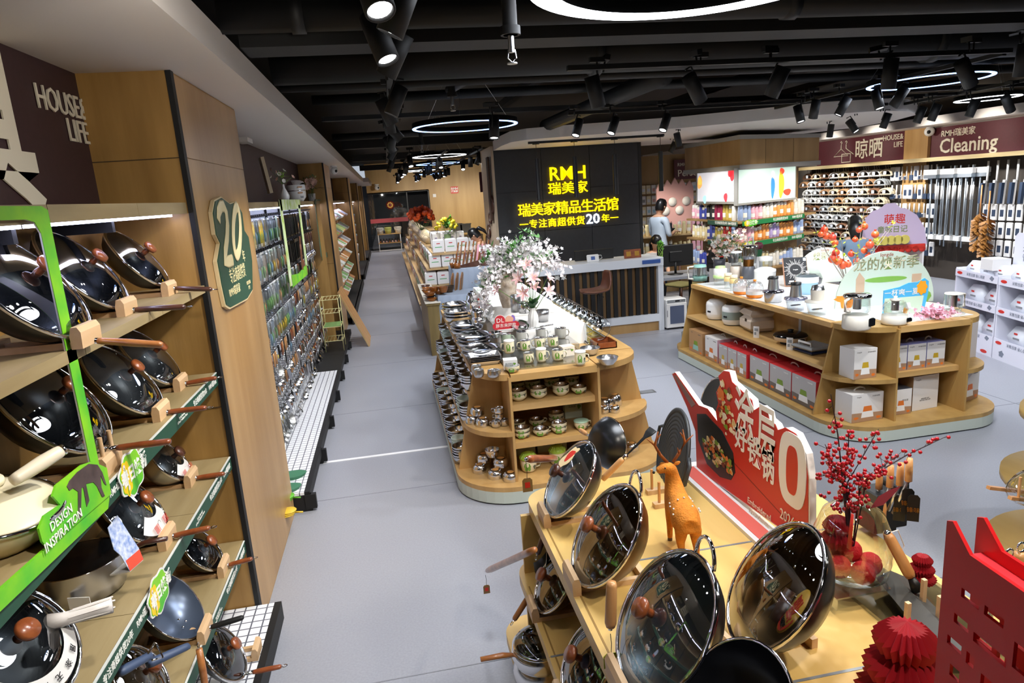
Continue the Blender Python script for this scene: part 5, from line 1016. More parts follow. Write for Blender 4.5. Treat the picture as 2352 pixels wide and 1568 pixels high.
for bi, (a, b_) in enumerate(((12.6, 18.5), (19.9, 24.5), (25.7, 29.5))):
    if bi == 0: continue
    ncol = (9, 6, 4)[bi]
    for r in range(6):
        for k in range(ncol):
            y = a + (k + .5) * (b_ - a) / ncol; o = link('goods_pack', rnd.choice(pk), loc=(-1.24, y, .16 + r * .34)); o.scale = (1, (b_ - a) / ncol / .32 * .9, 1.15)
            tag(o, '%s pack from the near end on row %s of the %s far wall bay' % (nth(k), nth(r), nth(bi)), 'pack', 'packed goods of the far bays')
XP = -.878
def px_(u, v): q = atx(u, v, XP); return (q.y, q.z)
t = thing('anniversary_sign', 'green sign plate with big cream 20 and shop characters on the first pillar', 'sign', (XP, 0, 0))
ol = [(490, 600), (497, 560), (487, 540), (480, 490), (485, 463), (500, 455), (520, 470), (535, 465), (548, 490), (553, 530), (563, 545), (571, 600), (572, 665), (560, 685), (520, 706), (510, 700), (500, 655)]
pl = [px_(*q) for q in ol]; cyy = sum(a for a, b in pl) / len(pl); czz = sum(b for a, b in pl) / len(pl)
MB().prism([(cyy + (a - cyy) * 1.04, czz + (b - czz) * 1.03) for a, b in pl], 0, .018, 0, FM).obj('backing', mat('sign_cream', '#dcc79a', .5), t)
MB().prism(pl, .018, .022, 0, FM).obj('plate', GREEN, t); PC = mat('cream_number', '#f3e3b0', .45)
def ptx(s, u, v, h, wide=1.0, bold=.0, m=PC):
    y, z = px_(u, v); text(s, h, m, t, frame((.0225, y, z), (0, 1, 0), UP), bold, .003 if h > .1 else .001, wide=wide)
U_ = (1, 0, 0)
for pts_ in ([(491, 508), (491, 488), (496, 475), (503, 474), (509, 488), (512, 515), (511, 545), (507, 578), (506, 603), (514, 602), (524, 598)], [(534 + 8.5 * math.sin(a), 532 - 56 * math.cos(a)) for a in [k * PI / 12 for k in range(25)]]):
    MB().tube([(.024, *px_(u, v)) for u, v in pts_], .034, 8, flat=.12, up=U_).obj('numeral', PC, t)
ptx('年', 551, 590, .075); ptx('专注商超供货', 537, 630, .088, .8); ptx('RMH瑞美家', 530, 668, .055, 1.0); ptx('HOUSE&\nLIFE', 563, 655, .03)
spot(-.15, 3.9, 2.7, -.9, 4.25, .5, 60, WARM)
BOWL = {}
def bowl_mesh(r, h, m=None, out=None, n=20):
    k = (r, h, (m or STEEL).name, (out or STEEL).name)
    if k not in BOWL:
        b = MB(); b.lathe([(0, 0), (r * .6, 0), (r * .62, .004), (r * .92, h * .6), (r, h)], n, 1).lathe([(r, h), (r * 1.05, h + .001), (r * 1.05, h + .003), (r * .985, h + .002)], n, 0).lathe([(r * .985, h + .002), (r * .9, h * .6), (r * .58, .006), (0, .005)], n, 0)
        BOWL[k] = b.mesh('bowl', [m or STEEL, out or STEEL])
    return BOWL[k]
def bowl(p, r, h, label, group=None, m=None, out=None, name='steel_bowl', cat='bowl', n=20):
    o = link(name, bowl_mesh(r, h, m, out, n), loc=p); tag(o, label, cat, group); return o
rnd = random.Random(17)
for sidx, (z, xx, rn, sp, nb) in enumerate(((.135, .395, 'lowest', .205, 5), (.465, .475, 'middle', .185, 5), (.725, .51, 'upper', .19, 3))):
    y = 5.02; i = 0
    while y < 7.45:
        r = rnd.choice((.062, .07, .075)) if sidx < 2 else .068; k_ = nb + rnd.choice((0, 0, 1)); mm = rnd.choice((STEEL, STEEL, STEEL, mat('mint_bowl', '#cfdcd2', .3)))
        for j in range(k_): bowl((xx + rnd.uniform(-.002, .002), y, z + j * .021), r, .055, 'steel bowl, %s from below in the %s stack from the front, %s side shelf' % (nth(j), nth(i), rn), 'bowls stacked on the %s aisle-side shelf' % rn, mm, mm)
        y += sp * rnd.uniform(.92, 1.05) * (1 if sidx else 1.0); i += 1
for i, (u, v, r, k_, h) in enumerate(((1040, 738, .145, 3, .07), (1062, 765, .145, 3, .05), (1085, 792, .145, 3, .05), (1098, 815, .145, 2, .05), (1043, 712, .14, 3, .06))):
    q = atz(u, v, .96); q.x = max(q.x, .62)
    if i == 4: q.y = 7.2
    for j in range(k_): bowl((q.x, q.y, .941 + j * .03), r, h, 'wide steel basin, %s from below in the %s basin stack' % (nth(j), 'rearmost' if i == 4 else nth(3 - i) + ' from front'), 'steel basins on the gondola top', name='steel_basin', cat='basin', n=32)
q = atz(1092, 850, .95)
for j in range(4):
    t = thing('steel_tray', 'rectangular steel tray, %s from below in the tray stack at the gondola front' % nth(j), 'tray', (.62, 4.93 + .0, .941 + j * .013), group='rectangular steel trays'); x, y = .11, .085
    MB().add([(-x * .8, -y * .8, 0), (x * .8, -y * .8, 0), (x * .8, y * .8, 0), (-x * .8, y * .8, 0), (-x, -y, .032), (x, -y, .032), (x, y, .032), (-x, y, .032), (-x - .01, -y - .01, .033), (x + .01, -y - .01, .033), (x + .01, y + .01, .033), (-x - .01, y + .01, .033)],
             [(0, 1, 2, 3), (0, 4, 5, 1), (1, 5, 6, 2), (2, 6, 7, 3), (3, 7, 4, 0), (4, 8, 9, 5), (5, 9, 10, 6), (6, 10, 11, 7), (7, 11, 8, 4)]).obj('tray', STEEL, t)
    if j == 3: MB().prism(cloud(.0, -.02, .035, .02, 16), .001, .002).obj('food_sticker', FOODM[0], t)
def cup_mesh(r, h, m, inner, handle=True, lid=None, taper=1.0, belly=0):
    key = (r, h, m.name, inner.name, handle, lid.name if lid else 0, taper, belly)
    if key not in BOWL:
        a = MB().lathe([(0, 0), (r * .8 * taper, 0), (r * taper * .96, h * .12), (r + belly, h * .55), (r, h * .97), (r, h)], 22, 0).lathe([(r, h), (r * 1.03, h + .002), (r * .95, h + .002), (r * .93, h * .9), (r * .9 * taper, .006), (0, .006)], 22, 1).mesh('body', [m, inner])
        c = MB().tube([(r * .96, 0, h * .82), (r * 1.45, 0, h * .78), (r * 1.6, 0, h * .5), (r * 1.4, 0, h * .24), (r * .94, 0, h * .2)], r * .11, 6).mesh('handle', [m]) if handle else None
        d = MB().lathe([(r * 1.05, h), (r * 1.06, h + .006), (r * .9, h + .010), (0, h + .011)], 22).mesh('lid', [lid]) if lid else None
        BOWL[key] = (a, c, d)
    return BOWL[key]
PRINTM = [mat('dino_green', '#6f9a3a', .5), mat('print_grey', '#5d6152', .5)]
def cup(p, r, h, label, m, inner=None, rz=-.6, handle=True, lid=None, taper=1.0, belly=0, group=None, name='mug', cat='mug', pr=True):
    a, c, d = cup_mesh(r, h, m, inner or STEEL, handle, lid, taper, belly); t = thing(name, label, cat, p, rz, group)
    link('body', a, t)
    if c: link('handle', c, t)
    if d: link('lid', d, t)
    if pr:
        k = ('dino', r, h, belly)
        if k not in BOWL:
            b = MB(); n = 8
            for i, (a0, z0, w_, h_) in enumerate(((-1.25, .55, .42, .3), (-1.02, .36, .16, .16), (-1.45, .33, .14, .14), (-.3, .5, .25, .1), (-.3, .34, .1, .1))):
                vs = []; 
                for j in range(n): aa = 2 * PI * j / n; an = a0 - .35 + w_ * math.cos(aa); rr = r + belly + .0012; vs.append((rr * math.cos(an), rr * math.sin(an), h * (z0 + h_ * math.sin(aa))))
                b.add(vs, [list(range(n))], 0 if i < 3 else 1)
            BOWL[k] = b.mesh('dinosaur_print', PRINTM)
        link('dinosaur_print', BOWL[k], t, rot=(0, 0, -rz - .3))
    return t
CLOTH = mat('white_cloth', '#f0ede8', .8, bump=.15, bscale=12)
t = thing('cloth_riser', 'white cloth draped over a riser box in the middle of the gondola top', 'cloth', (0, 0, 0))
def drape(x0, x1, y0, y1, z0, z1, m, name='cloth', parent=None, amp=.012, seed=1, n=60):
    b = MB(); rn = random.Random(seed); per = []; L = [(x0, y0), (x1, y0), (x1, y1), (x0, y1)]
    for k in range(4):
        a, c = Vector(L[k]), Vector(L[(k + 1) % 4])
        for j in range(n // 4): per.append(a.lerp(c, j / (n // 4)))
    N = len(per); c0 = Vector(((x0 + x1) / 2, (y0 + y1) / 2)); vs = []
    for lv, (zz, k) in enumerate(((z1, 0), (z1 - .01, .3), ((z0 + z1) / 2, .8), (z0, 1.2))):
        for i, p in enumerate(per):
            o_ = (p - c0).normalized() * (amp * k * (1 + math.sin(i * 1.9 + seed)) + lv * .003); vs.append((p.x + o_.x, p.y + o_.y, zz))
    fs = [(l * N + i, l * N + (i + 1) % N, (l + 1) * N + (i + 1) % N, (l + 1) * N + i) for l in range(3) for i in range(N)]
    b.add(vs, fs, 0, True).add([(x0, y0, z1), (x1, y0, z1), (x1, y1, z1), (x0, y1, z1)], [(0, 1, 2, 3)]); return b.obj(name, m, parent)
drape(.80, 1.52, 5.25, 7.4, .941, 1.10, CLOTH, 'lower_cloth', t); drape(.86, 1.40, 5.9, 7.3, 1.101, 1.2, CLOTH, 'upper_cloth', t, seed=4)
o = MB().box(.74, 1.30, 4.62, 5.2, .941, .953).obj('acrylic_riser', PLAST); tag(o, 'clear acrylic sheet under the dinosaur mugs', 'riser')
o = MB().box(.76, 1.36, 4.9, 5.24, .954, 1.02).obj('acrylic_step', PLAST); tag(o, 'clear acrylic step under the rear dinosaur mugs', 'riser')
FR = mat('mug_cream', '#ece4c4', .25); FRG = mat('mug_grey', '#b9b8b0', .3); FRM = mat('mug_mint', '#a9b8a0', .3)
def on(u, v, z, back=0): q = atz(u, v, z); return (q.x, q.y + back, z)
mugs = [(1336, 838, .954, .036, .082, 'lidded cream mug with dinosaur print, front end nearest the right wing', FR, WHITE), (1284, 828, .954, .039, .07, 'open cream mug with dinosaur print beside the lidded front mug', FR, None), (1246, 832, .954, .034, .085, 'tall lidded cream dinosaur mug in the front row', FR, WHITE), (1217, 834, .954, .036, .066, 'open cream mug, first of the front row from the bowl', FR, None),
        (1172, 812, 1.02, .036, .082, 'lidded cream dinosaur mug standing on its white box', FR, WHITE), (1209, 806, 1.02, .036, .070, 'open cream dinosaur mug, second of the rear row', FR, None), (1242, 800, 1.02, .036, .070, 'open cream dinosaur mug, third of the rear row', FR, None), (1273, 797, 1.02, .036, .070, 'open cream dinosaur mug, last of the rear row', FR, None),
        (1290, 778, 1.02, .042, .075, 'wide light grey steel mug behind the rear row', FRG, None), (1245, 783, 1.02, .036, .085, 'plain grey mug behind the third dinosaur mug', FRG, None), (1200, 790, 1.02, .036, .085, 'plain grey mug half hidden behind the dinosaur mugs', FRG, None), (1165, 795, 1.02, .036, .085, 'sage green mug behind the lidded dinosaur mug', FRM, None)]
for i, (u, v, z, r, h, lb, m, lid) in enumerate(mugs): cup(on(u, v, z, .03), r * 1.1, h * 1.1, lb, m, rz=(-.3, .1, -.2, -1.2, 2.9, 2.9, 2.9, 2.9, .1, .2, .3, 0)[i], lid=lid, group='mugs on the gondola top', pr=i < 8)
cup(on(1180, 857, .941, .04), .052, .048, 'cream dinosaur bowl with steel lining at the edge of the top board', FR, handle=False, taper=.6, name='bowl', cat='bowl', group=None)
for i, (u, v, r, h) in enumerate(((1136, 868, .040, .05), (1102, 868, .034, .055), (1096, 858, .034, .055), (1131, 835, .036, .06))):
    cup(on(u, v, .941, .03), r, h, 'brushed steel %s cup on the rounded wing top' % ('wide', 'round bellied', 'rear bellied', 'yellow labelled')[i], STEELB, handle=(i == 0), belly=.006, name='steel_cup', cat='cup', pr=False, rz=.5)
def carton(p, w_, d_, h, rz, label, front, side=None, top=None, art=None, txt=None, group=None, handle=False, cat='box', name='product_box', tcol=None):
    """p = centre of base; front faces local -y"""
    t = thing(name, label, cat, p, rz, group); side = side or front; top = top or side
    MB().box(-w_ / 2, w_ / 2, -d_ / 2, d_ / 2, 0, h).obj('carton', [side], t)
    MB().box(-w_ / 2, w_ / 2, -d_ / 2 - .0006, -d_ / 2, 0, h).obj('front_print', front, t); MB().box(-w_ / 2, w_ / 2, -d_ / 2, d_ / 2, h, h + .0006).obj('top_print', top, t)
    if art: art(t, w_, d_, h)
    tc = tcol or mat('print_grey_text', '#6d6660', .5)
    if txt:
        for s, x, z, sz in txt: text(s, sz, tc, t, T(x * w_, -d_ / 2 - .001, z * h) @ RX(PI / 2), .0, .0003)
    if handle: MB().tube([(-w_ * .18, 0, h), (-w_ * .12, 0, h + .02), (0, 0, h + .028), (w_ * .12, 0, h + .02), (w_ * .18, 0, h)], .004, 6, flat=2).obj('carry_handle', WHITE, t)
    return t
MINTC = mat('mint_carton', '#d3e2d2', .5); DTX = mat('dark_text', '#4a5548', .5)
def dinoart(t, w_, d_, h): MB().prism(cloud(w_ * .28, h * .6, w_ * .1, h * .12, 12, 3, .2), 0, .0005, 0, T(0, -d_ / 2 - .0012, 0) @ RX(PI / 2)).obj('dinosaur_print', PRINTM[0], t)
carton(on(1176, 850, .954, .06), .1, .08, .07, -.1, 'small white dinosaur cup box at the front of the mugs', WHITE, art=dinoart, txt=[('韩式学生\n密封汤碗', -.1, .5, .014)], tcol=DTX)
carton(on(1305, 818, .954, .04), .1, .08, .075, .15, 'small cream dinosaur mug box behind the front mugs', mat('carton_cream', '#efe6d6', .5), art=dinoart, txt=[('韩式学生', -.05, .7, .014)], tcol=DTX)
z = .691
for i, (u, v, r, h, k_) in enumerate(((1192, 922, .062, .05, 2), (1238, 914, .062, .05, 2), (1289, 910, .062, .055, 2), (1330, 904, .058, .05, 1), (1188, 895, .060, .05, 2), (1224, 892, .060, .05, 2), (1268, 886, .060, .05, 2), (1314, 884, .056, .05, 2))):
    q = aty(u, v, 4.70 if i < 4 else 4.92); q.z = z
    for j in range(k_): cup((q.x, q.y, z + j * .028), r, h, '%s cream bowl, %s from the rounded wing, %s row, upper inner shelf' % ('upper' if j else 'lower', nth(i % 4), 'front' if i < 4 else 'rear'), FR if i not in (4, 5) else mat('mug_lightgreen', '#dde6c2', .3), handle=False, taper=.62, name='lined_bowl', cat='bowl', group='cream bowls on the upper inner shelf', pr=(j == k_ - 1))
z = .401
for i, (u, v, r, h, k_, hd) in enumerate(((1200, 1005, .060, .045, 2, False), (1243, 1000, .062, .05, 1, True), (1285, 994, .060, .05, 2, False), (1336, 990, .055, .065, 1, True), (1190, 975, .058, .05, 1, False), (1232, 968, .060, .05, 1, True), (1278, 962, .060, .05, 2, False))):
    q = aty(u, v, 4.70 if i < 4 else 4.92)
    for j in range(k_): cup((q.x, q.y, z + j * .032), r, h, '%s cream cup, %s from the rounded wing, %s row, lower inner shelf' % ('upper' if j else 'lower', nth(i % 4), 'front' if i < 4 else 'rear'), FR, handle=hd, taper=.7, name='lined_bowl', cat='bowl', group='cream bowls on the lower inner shelf', rz=.3, lid=mat('sage_lid', '#a8c4a8', .4) if i == 3 else None)
q = aty(1330, 985, 4.93); carton((1.31, 5.0, .401), .15, .06, .15, 0, 'mint green dinosaur cup box standing behind the lower inner shelf cups', MINTC, art=dinoart, txt=[('韩式儿童\n双耳锅', -.1, .7, .02)], tcol=DTX)
for i, (xx, rzz) in enumerate(((.86, 0), (1.12, 0))): carton((xx, 5.02, .136), .24, .06, .17, 0, '%s mint instant cup box on the bottom board of the gondola end' % ('first', 'second')[i], MINTC, art=dinoart, txt=[('多功能快餐杯\n三件套', -.08, .76, .024)], tcol=DTX)
LIMEL = mat('lime_cup_lid', '#a9cc4a', .35)
for i, (xx, yy) in enumerate(((.86, 4.68), (1.10, 4.74))):
    t = cup((xx, yy, .136), .062, .10, '%s big cream cup with ribbed lime green lid on the bottom board' % ('nearer', 'second')[i], FR, taper=.9, name='lidded_cup', cat='cup', rz=.1)
    MB().lathe([(.066, .10), (.068, .112), (.05, .135), (.02, .15), (0, .152)], 24).obj('lid', LIMEL, t)
    b = MB(); [b.tube([(math.cos(a) * .067, math.sin(a) * .067, .112), (math.cos(a) * .04, math.sin(a) * .04, .143)], .003, 4) for a in [k * PI / 8 for k in range(16)]]; b.obj('lid_ribs', LIMEL, t)
def pot(p, r, h, label, group, up=False, m=STEEL):
    t = thing('steel_soup_bowl', label, 'bowl', p, 0, group)
    if up: link('body', bowl_mesh(r, h), t); return t
    k = ('upturned', r, h)
    if k not in BOWL: BOWL[k] = MB().lathe([(r * 1.0, 0), (r, h * .5), (r * .93, h * .8), (r * .72, h * .97), (r * .6, h), (r * .58, h - .004), (0, h - .005)], 26).mesh('body', STEEL); BOWL[(k, 1)] = MB().lathe([(0, h + .0005), (r * .45, h + .0005)], 18).mesh('paper_sticker', mat('sticker_tan', '#c98f4a', .5))
    link('body', BOWL[k], t); link('paper_sticker', BOWL[(k, 1)], t); return t
zw1, zw0 = .521, .136
low = [(.50, 4.72), (.615, 4.66), (.70, 4.80), (.56, 4.80), (.66, 4.56)]
for i, (x, y, z, r) in enumerate(((.50, 4.78, zw0, .052), (.60, 4.64, zw0, .056), (.70, 4.56, zw0, .056), (.545, 4.83, zw0 + .062, .056), (.655, 4.70, zw0 + .062, .058))): pot((x, y, z), r, .062, '%s upturned polished steel bowl of the pyramid on the bottom wing board' % nth(i), 'polished bowls on the bottom wing')
pot((.60, 4.74, zw0 + .125), .056, .058, 'upright polished steel bowl crowning the bottom pyramid', None, True)
for i, (x, y, z, r) in enumerate(((.475, 4.82, zw1, .048), (.545, 4.73, zw1, .052), (.525, 4.83, zw1 + .058, .055))): pot((x, y, z), r, .058, '%s upturned polished steel bowl in the heap on the middle wing shelf' % nth(i), 'polished bowls on the middle wing')
for i, (x, y, dz) in enumerate(((.635, 4.66, 0), (.70, 4.67, 0), (.665, 4.68, .046), (.665, 4.68, .092))): cup((x, y, zw1 + dz), .034 if i < 3 else .038, .044, '%s small polished steel cup of the cup tower on the middle wing' % ('first', 'second', 'third', 'top')[i], STEEL, name='steel_cup', cat='cup', pr=False, rz=2.6, belly=.003)
for i, (u, v, r, z) in enumerate(((1412, 952, .055, zw1), (1450, 940, .055, zw1), (1385, 955, .04, zw1), (1428, 955, .04, zw1))):
    x = (1.50, 1.60, 1.47, 1.545)[i]; y = (4.76, 4.82, 4.68, 4.66)[i]; pot((x, y, zw1), r, .085 if i < 2 else .05, '%s upturned steel bowl on the far wing of the steelware gondola' % nth(i), 'bowls on the far wing')
pot((1.72, 4.8, zw0), .055, .06, 'upturned steel bowl at the foot of the far wing', None)
for i, (u, v) in enumerate(((1355, 803), (1395, 825))):
    q = atz(u, v, .98); o = bowl((q.x, q.y, .946), .075, .05, ('rear', 'front')[i] + ' wide brushed steel dish with spout on the far wing top', m=STEELB, out=STEELB, n=30)
t = thing('wooden_crate', 'small open wooden crate behind the steel dishes', 'crate', (1.60, 5.05, .941)); MB().box(-.08, .08, -.1, .1, 0, .008).box(-.08, .08, -.1, -.092, 0, .05).box(-.08, .08, .092, .1, 0, .05).box(-.08, -.072, -.1, .1, 0, .05).box(.072, .08, -.1, .1, 0, .05).obj('crate', WALNUT, t)
lm = MB().lathe([(.105, 0), (.1, .012), (.07, .03), (.012, .038)], 28, 0).lathe([(.107, -.002), (.109, .002), (.104, .006)], 28, 1).lathe([(.010, .038), (.010, .05), (.024, .055), (.026, .066), (.02, .072), (0, .073)], 14, 2).mesh('pan_cover', [GLASS, CHROME, PLAST])
for i in range(12):
    f = i / 11; y = 6.9 - 1.7 * f; o = link('pan_cover', lm, M=T(1.60, y, 1.06) @ RZ(-.25) @ RX(1.0) @ RZ(0)); tag(o, '%s clear glass lid from the front in the leaning lid row' % nth(11 - i), 'lid', 'leaning glass lids')
t = thing('lid_rack', 'low clear rack under the leaning glass lids', 'rack', (0, 0, 0)); MB().box(1.49, 1.71, 5.1, 7.1, .941, .955).obj('base', PLAST, t); MB().tube([(1.5, 5.12, .955), (1.5, 7.08, .955)], .006, 6).tube([(1.7, 5.12, .955), (1.7, 7.08, .955)], .006, 6).obj('rail', CHROME, t)
q = atz(1178, 780, 1.10); t = thing('brand_sign', 'red cloud-shaped sign with DL disc and a thumb-up hand before the white vase', 'sign', M=T(q.x, 5.20, 1.115))
MB().box(-.11, .11, -.02, .02, -.005, .003).obj('base', WHITE, t)
MB().prism([(x, y) for x, y in arc(-.08, .045, .028, .028, PI / 2, 1.5 * PI) + arc(.08, .045, .028, .028, -PI / 2, PI / 2)], 0, .006, 0, RX(PI / 2)).obj('red_plate', mat('dl_red', '#c5323c', .4), t)
MB().cyl(.042, 0, .004, 26, 0, T(-.045, .002, .088) @ RX(PI / 2)).obj('red_disc', mat('dl_red', '#c5323c', .4), t); MB().cyl(.046, -.004, 0, 26, 0, T(-.045, .003, .088) @ RX(PI / 2)).obj('white_ring', WHITE, t)
MB().prism(cloud(.03, .09, .034, .03, 20, 4, .06), -.003, .0, 0, T(0, -.001, 0) @ RX(PI / 2)).obj('thumb_print', mat('skin_print', '#e2ab92', .5), t); MB().prism(cloud(.062, .092, .016, .032, 16, 3, .05), -.005, -.002, 0, RX(PI / 2)).obj('sleeve_print', mat('purple_print', '#8a6fc0', .5), t)
text('DL', .05, LETW, t, T(-.045, -.0045, .088) @ RX(PI / 2), .0, .0004); text('胖东来同款', .033, LETW, t, T(0, -.007, .045) @ RX(PI / 2), .0, .0004)
def steel(u, v, z, prof, label, name, cat, m=STEEL, y=None, parts=None):
    q = atz(u, v, z); t = thing(name, label, cat, (q.x, q.y if y is None else y, z)); MB().lathe(prof, 26).obj('body', m, t)
    if parts: parts(t)
    return t
steel(1186, 716, 1.2, [(0, 0), (.045, 0), (.045, .14), (.04, .145), (.035, .15), (0, .155)], 'straight brushed steel canister by the white vase', 'canister', 'canister', STEELB)
steel(1205, 718, 1.2, [(0, 0), (.05, 0), (.055, .08), (.05, .085), (.02, .1), (0, .1)], 'squat shiny steel pot behind the pink lilies', 'steel_pot', 'pot')
steel(1100, 752, 1.1, [(0, .0), (.03, .0), (.058, .045), (.062, .08), (.055, .084), (.05, .1), (.058, .13), (.04, .16), (0, .165)], 'stacked round steel sugar pots near the basins', 'steel_pot', 'pot')
steel(1087, 720, 1.1, [(0, 0), (.05, 0), (.062, .05), (.063, .12), (.055, .125), (.05, .17), (.03, .2), (0, .205)], 'steel thermos jug with black top and a red side panel', 'thermos', 'thermos', STEEL, parts=lambda t: (MB().cyl(.015, .205, .215, 12).obj('black_knob', BLACK, t), MB().box(.05, .066, -.02, .02, .03, .14).obj('red_panel', REDP, t)))
steel(1247, 738, 1.1, [(0, 0), (.045, 0), (.055, .06), (.056, .1), (.05, .101), (.045, .02), (0, .01)], 'clear lidded steel cup by the white flower vase', 'steel_cup', 'cup', STEELB)
steel(1138, 775, 1.1, [(0, 0), (.03, 0), (.03, .008), (.05, .03), (.052, .045), (.046, .044), (.025, .012), (0, .01)], 'little footed steel dish beside the red sign', 'steel_dish', 'dish')
for i, (u, v, rr, ry) in enumerate(((1118, 735, .085, 1.1), (1128, 742, .07, 1.0), (1195, 762, .07, .5))):
    q = atz(u, v - 12, 1.14); t = thing('steel_plate', '%s standing polished steel plate near the basins' % nth(i), 'plate', M=Matrix.Translation(q) @ RZ(2.6 if i < 2 else -1.5) @ RY(ry)); MB().lathe([(0, 0), (rr * .7, 0), (rr, .012), (rr * 1.02, .014), (rr, .016), (rr * .7, .005), (0, .004)], 30).obj('plate', STEEL, t)
t = thing('steel_ladle', 'long steel ladle lying across the white cloth', 'ladle', atz(1270, 745, 1.13)); a = atz(1270, 745, 1.13); b_ = atz(1200, 757, 1.13); MB().tube([(0, 0, 0), b_ - a], .006, 8).obj('handle', STEEL, t)
q = atz(1168, 705, 1.2); VP_ = Vector((q.x, q.y, 1.2)); t = thing('stoneware_vase', 'tall rough beige stoneware vase with branches of white blossom', 'vase', VP_)
MB().lathe([(0, 0), (.055, 0), (.075, .08), (.09, .2), (.088, .27), (.07, .31), (.055, .33), (.052, .35), (.058, .36), (.045, .355), (.045, .3)], 32).obj('body', mat('beige_stoneware', '#e3d8c8', .8, noise=.5, dark='#a89078', nscale=14, bump=.3, bscale=60), t)
rnd = random.Random(41); wf = MB(); lf = MB(); st = MB(); lf2 = MB()
def bp(u, v, dy=0): return aty(u, v, VP_.y + dy) - VP_
br = [((1165, 640), (1150, 600), (1120, 575), .05), ((1165, 640), (1180, 590), (1160, 560), 0), ((1168, 640), (1200, 590), (1215, 560), -.05), ((1170, 640), (1220, 600), (1265, 580), 0), ((1170, 640), (1240, 600), (1283, 610), .05), ((1165, 640), (1140, 620), (1118, 640), -.1), ((1165, 640), (1120, 640), (1108, 700), -.1), ((1165, 635), (1190, 600), (1240, 565), .1), ((1166, 640), (1180, 620), (1205, 610), -.12)]
for a, m_, e, dy in br:
    p0, p1, p2 = bp(*a), bp(m_[0], m_[1], dy * .5), bp(e[0], e[1], dy); st.tube([p0, p0.lerp(p1, .5), p1, p2], [.006, .005, .004, .002], 5)
    for k in range(240):
        f = rnd.uniform(.15, 1.05); p = (p0.lerp(p1, f * 2) if f < .5 else p1.lerp(p2, f * 2 - 1)) + Vector((rnd.gauss(0, .042), rnd.gauss(0, .045), rnd.gauss(0, .036)))
        if f > .3: blossom(wf, p, rnd.uniform(.014, .024), rnd, 0, 5, .3)
    for k in range(9):
        f = rnd.uniform(.3, 1); p = (p0.lerp(p1, f * 2) if f < .5 else p1.lerp(p2, f * 2 - 1)); leafs(lf if k % 2 else lf2, p, 2, .06, .08, rnd, 0, .25)
for (u, v, n) in ((1120, 590, 10), (1125, 650, 10), (1220, 540, 12), (1255, 590, 10), (1180, 570, 14), (1205, 620, 14)):
    p = bp(u, v, -.08); d = Vector((rnd.uniform(-1, 1), 0, rnd.uniform(.2, 1))).normalized()
    for k in range(n): c = p + d * (k * .014 - .07); leafs(lf, c, 2, .005, .06, rnd, 0, .22)
wf.obj('blossoms', mat('blossom_white', '#f4eef0', .6), t); lf.obj('leaves', mat('leaf_fresh', '#5c9a45', .5), t); lf2.obj('pale_leaves', mat('leaf_pale', '#a9c8a0', .5), t); st.obj('branches', mat('branch_tan', '#a58a5e', .7), t)
for n in ('blossoms', 'leaves', 'pale_leaves'): [c.__setitem__('kind', 'stuff') for c in t.children if c.name.startswith(n)]
q = atz(1226, 752, 1.1); VQ = Vector((q.x, q.y, 1.101)); t = thing('ribbed_vase', 'white ribbed vase holding pink artificial lilies before the counter', 'vase', VQ)
b = MB(); n = 40; vs = []; pr = [(.03, 0), (.042, .05), (.038, .10), (.024, .14), (.03, .165)]
for r, z in pr: vs += [(r * (1 + .08 * math.cos(10 * 2 * PI * i / n)) * math.cos(2 * PI * i / n + z * 3), r * (1 + .08 * math.cos(10 * 2 * PI * i / n)) * math.sin(2 * PI * i / n + z * 3), z) for i in range(n)]
b.add(vs, [(j * n + i, j * n + (i + 1) % n, (j + 1) * n + (i + 1) % n, (j + 1) * n + i) for j in range(len(pr) - 1) for i in range(n)], 0, True); b.obj('body', WHITEG, t)
PINKL = mat('lily_pink', '#eeb5bd', .5, noise=.3, dark='#f7dfe0', nscale=12)
def lily(p, s, ax, nm='lily_flower'):
    q_ = Vector(ax).normalized().to_track_quat('Z', 'X').to_matrix().to_4x4(); b = MB()
    for k in range(6):
        a = 2 * PI * k / 6; M_ = q_ @ RZ(a) ; w_ = s * (.30 if k % 2 else .22)
        b.add([(0, 0, 0), (s * .22, -w_ * .5, s * .3), (s * .22, w_ * .5, s * .3), (s * .55, -w_, s * .6), (s * .55, w_, s * .6), (s * .95, -w_ * .6, s * .68), (s * .95, w_ * .6, s * .68), (s * 1.2, 0, s * .55), (s * .52, 0, s * .5), (s * .95, 0, s * .6)],
              [(0, 1, 8), (0, 8, 2), (1, 3, 8), (2, 8, 4), (3, 5, 9, 8), (4, 8, 9, 6), (5, 7, 9), (6, 9, 7)], 0, True, M_)
        b.add([(s * .3, -w_ * .15, s * .38), (s * .3, w_ * .15, s * .38), (s * .6, 0, s * .56)], [(0, 1, 2)], 1, False, M_)
    return b.obj(nm, [PINKL, mat('lily_yellow', '#e8c85a', .5)], t, loc=p)
st = MB(); lf = MB(); rnd = random.Random(6)
for (u, v, dy, s, ax) in ((1208, 612, 0, .06, (-.3, -.7, .9)), (1245, 605, .05, .055, (.5, -.6, .9)), (1193, 640, 0, .055, (-.7, -.7, .4)), (1222, 640, -.04, .06, (0, -1, .5)), (1256, 640, 0, .055, (.7, -.5, .6)), (1203, 672, -.05, .055, (-.5, -.9, .1)), (1255, 670, -.03, .065, (.6, -.9, .2)), (1225, 660, .05, .05, (.1, -.8, .6)), (1145, 665, -.03, .045, (-.9, -.4, .3)), (1198, 610, .08, .045, (-.4, -.2, 1))):
    p = aty(u, v, VQ.y + dy) - VQ; lily(p, s, ax); st.tube([(0, 0, .12), (p.x * .35, p.y * .35, p.z * .6), p], .0028, 5)
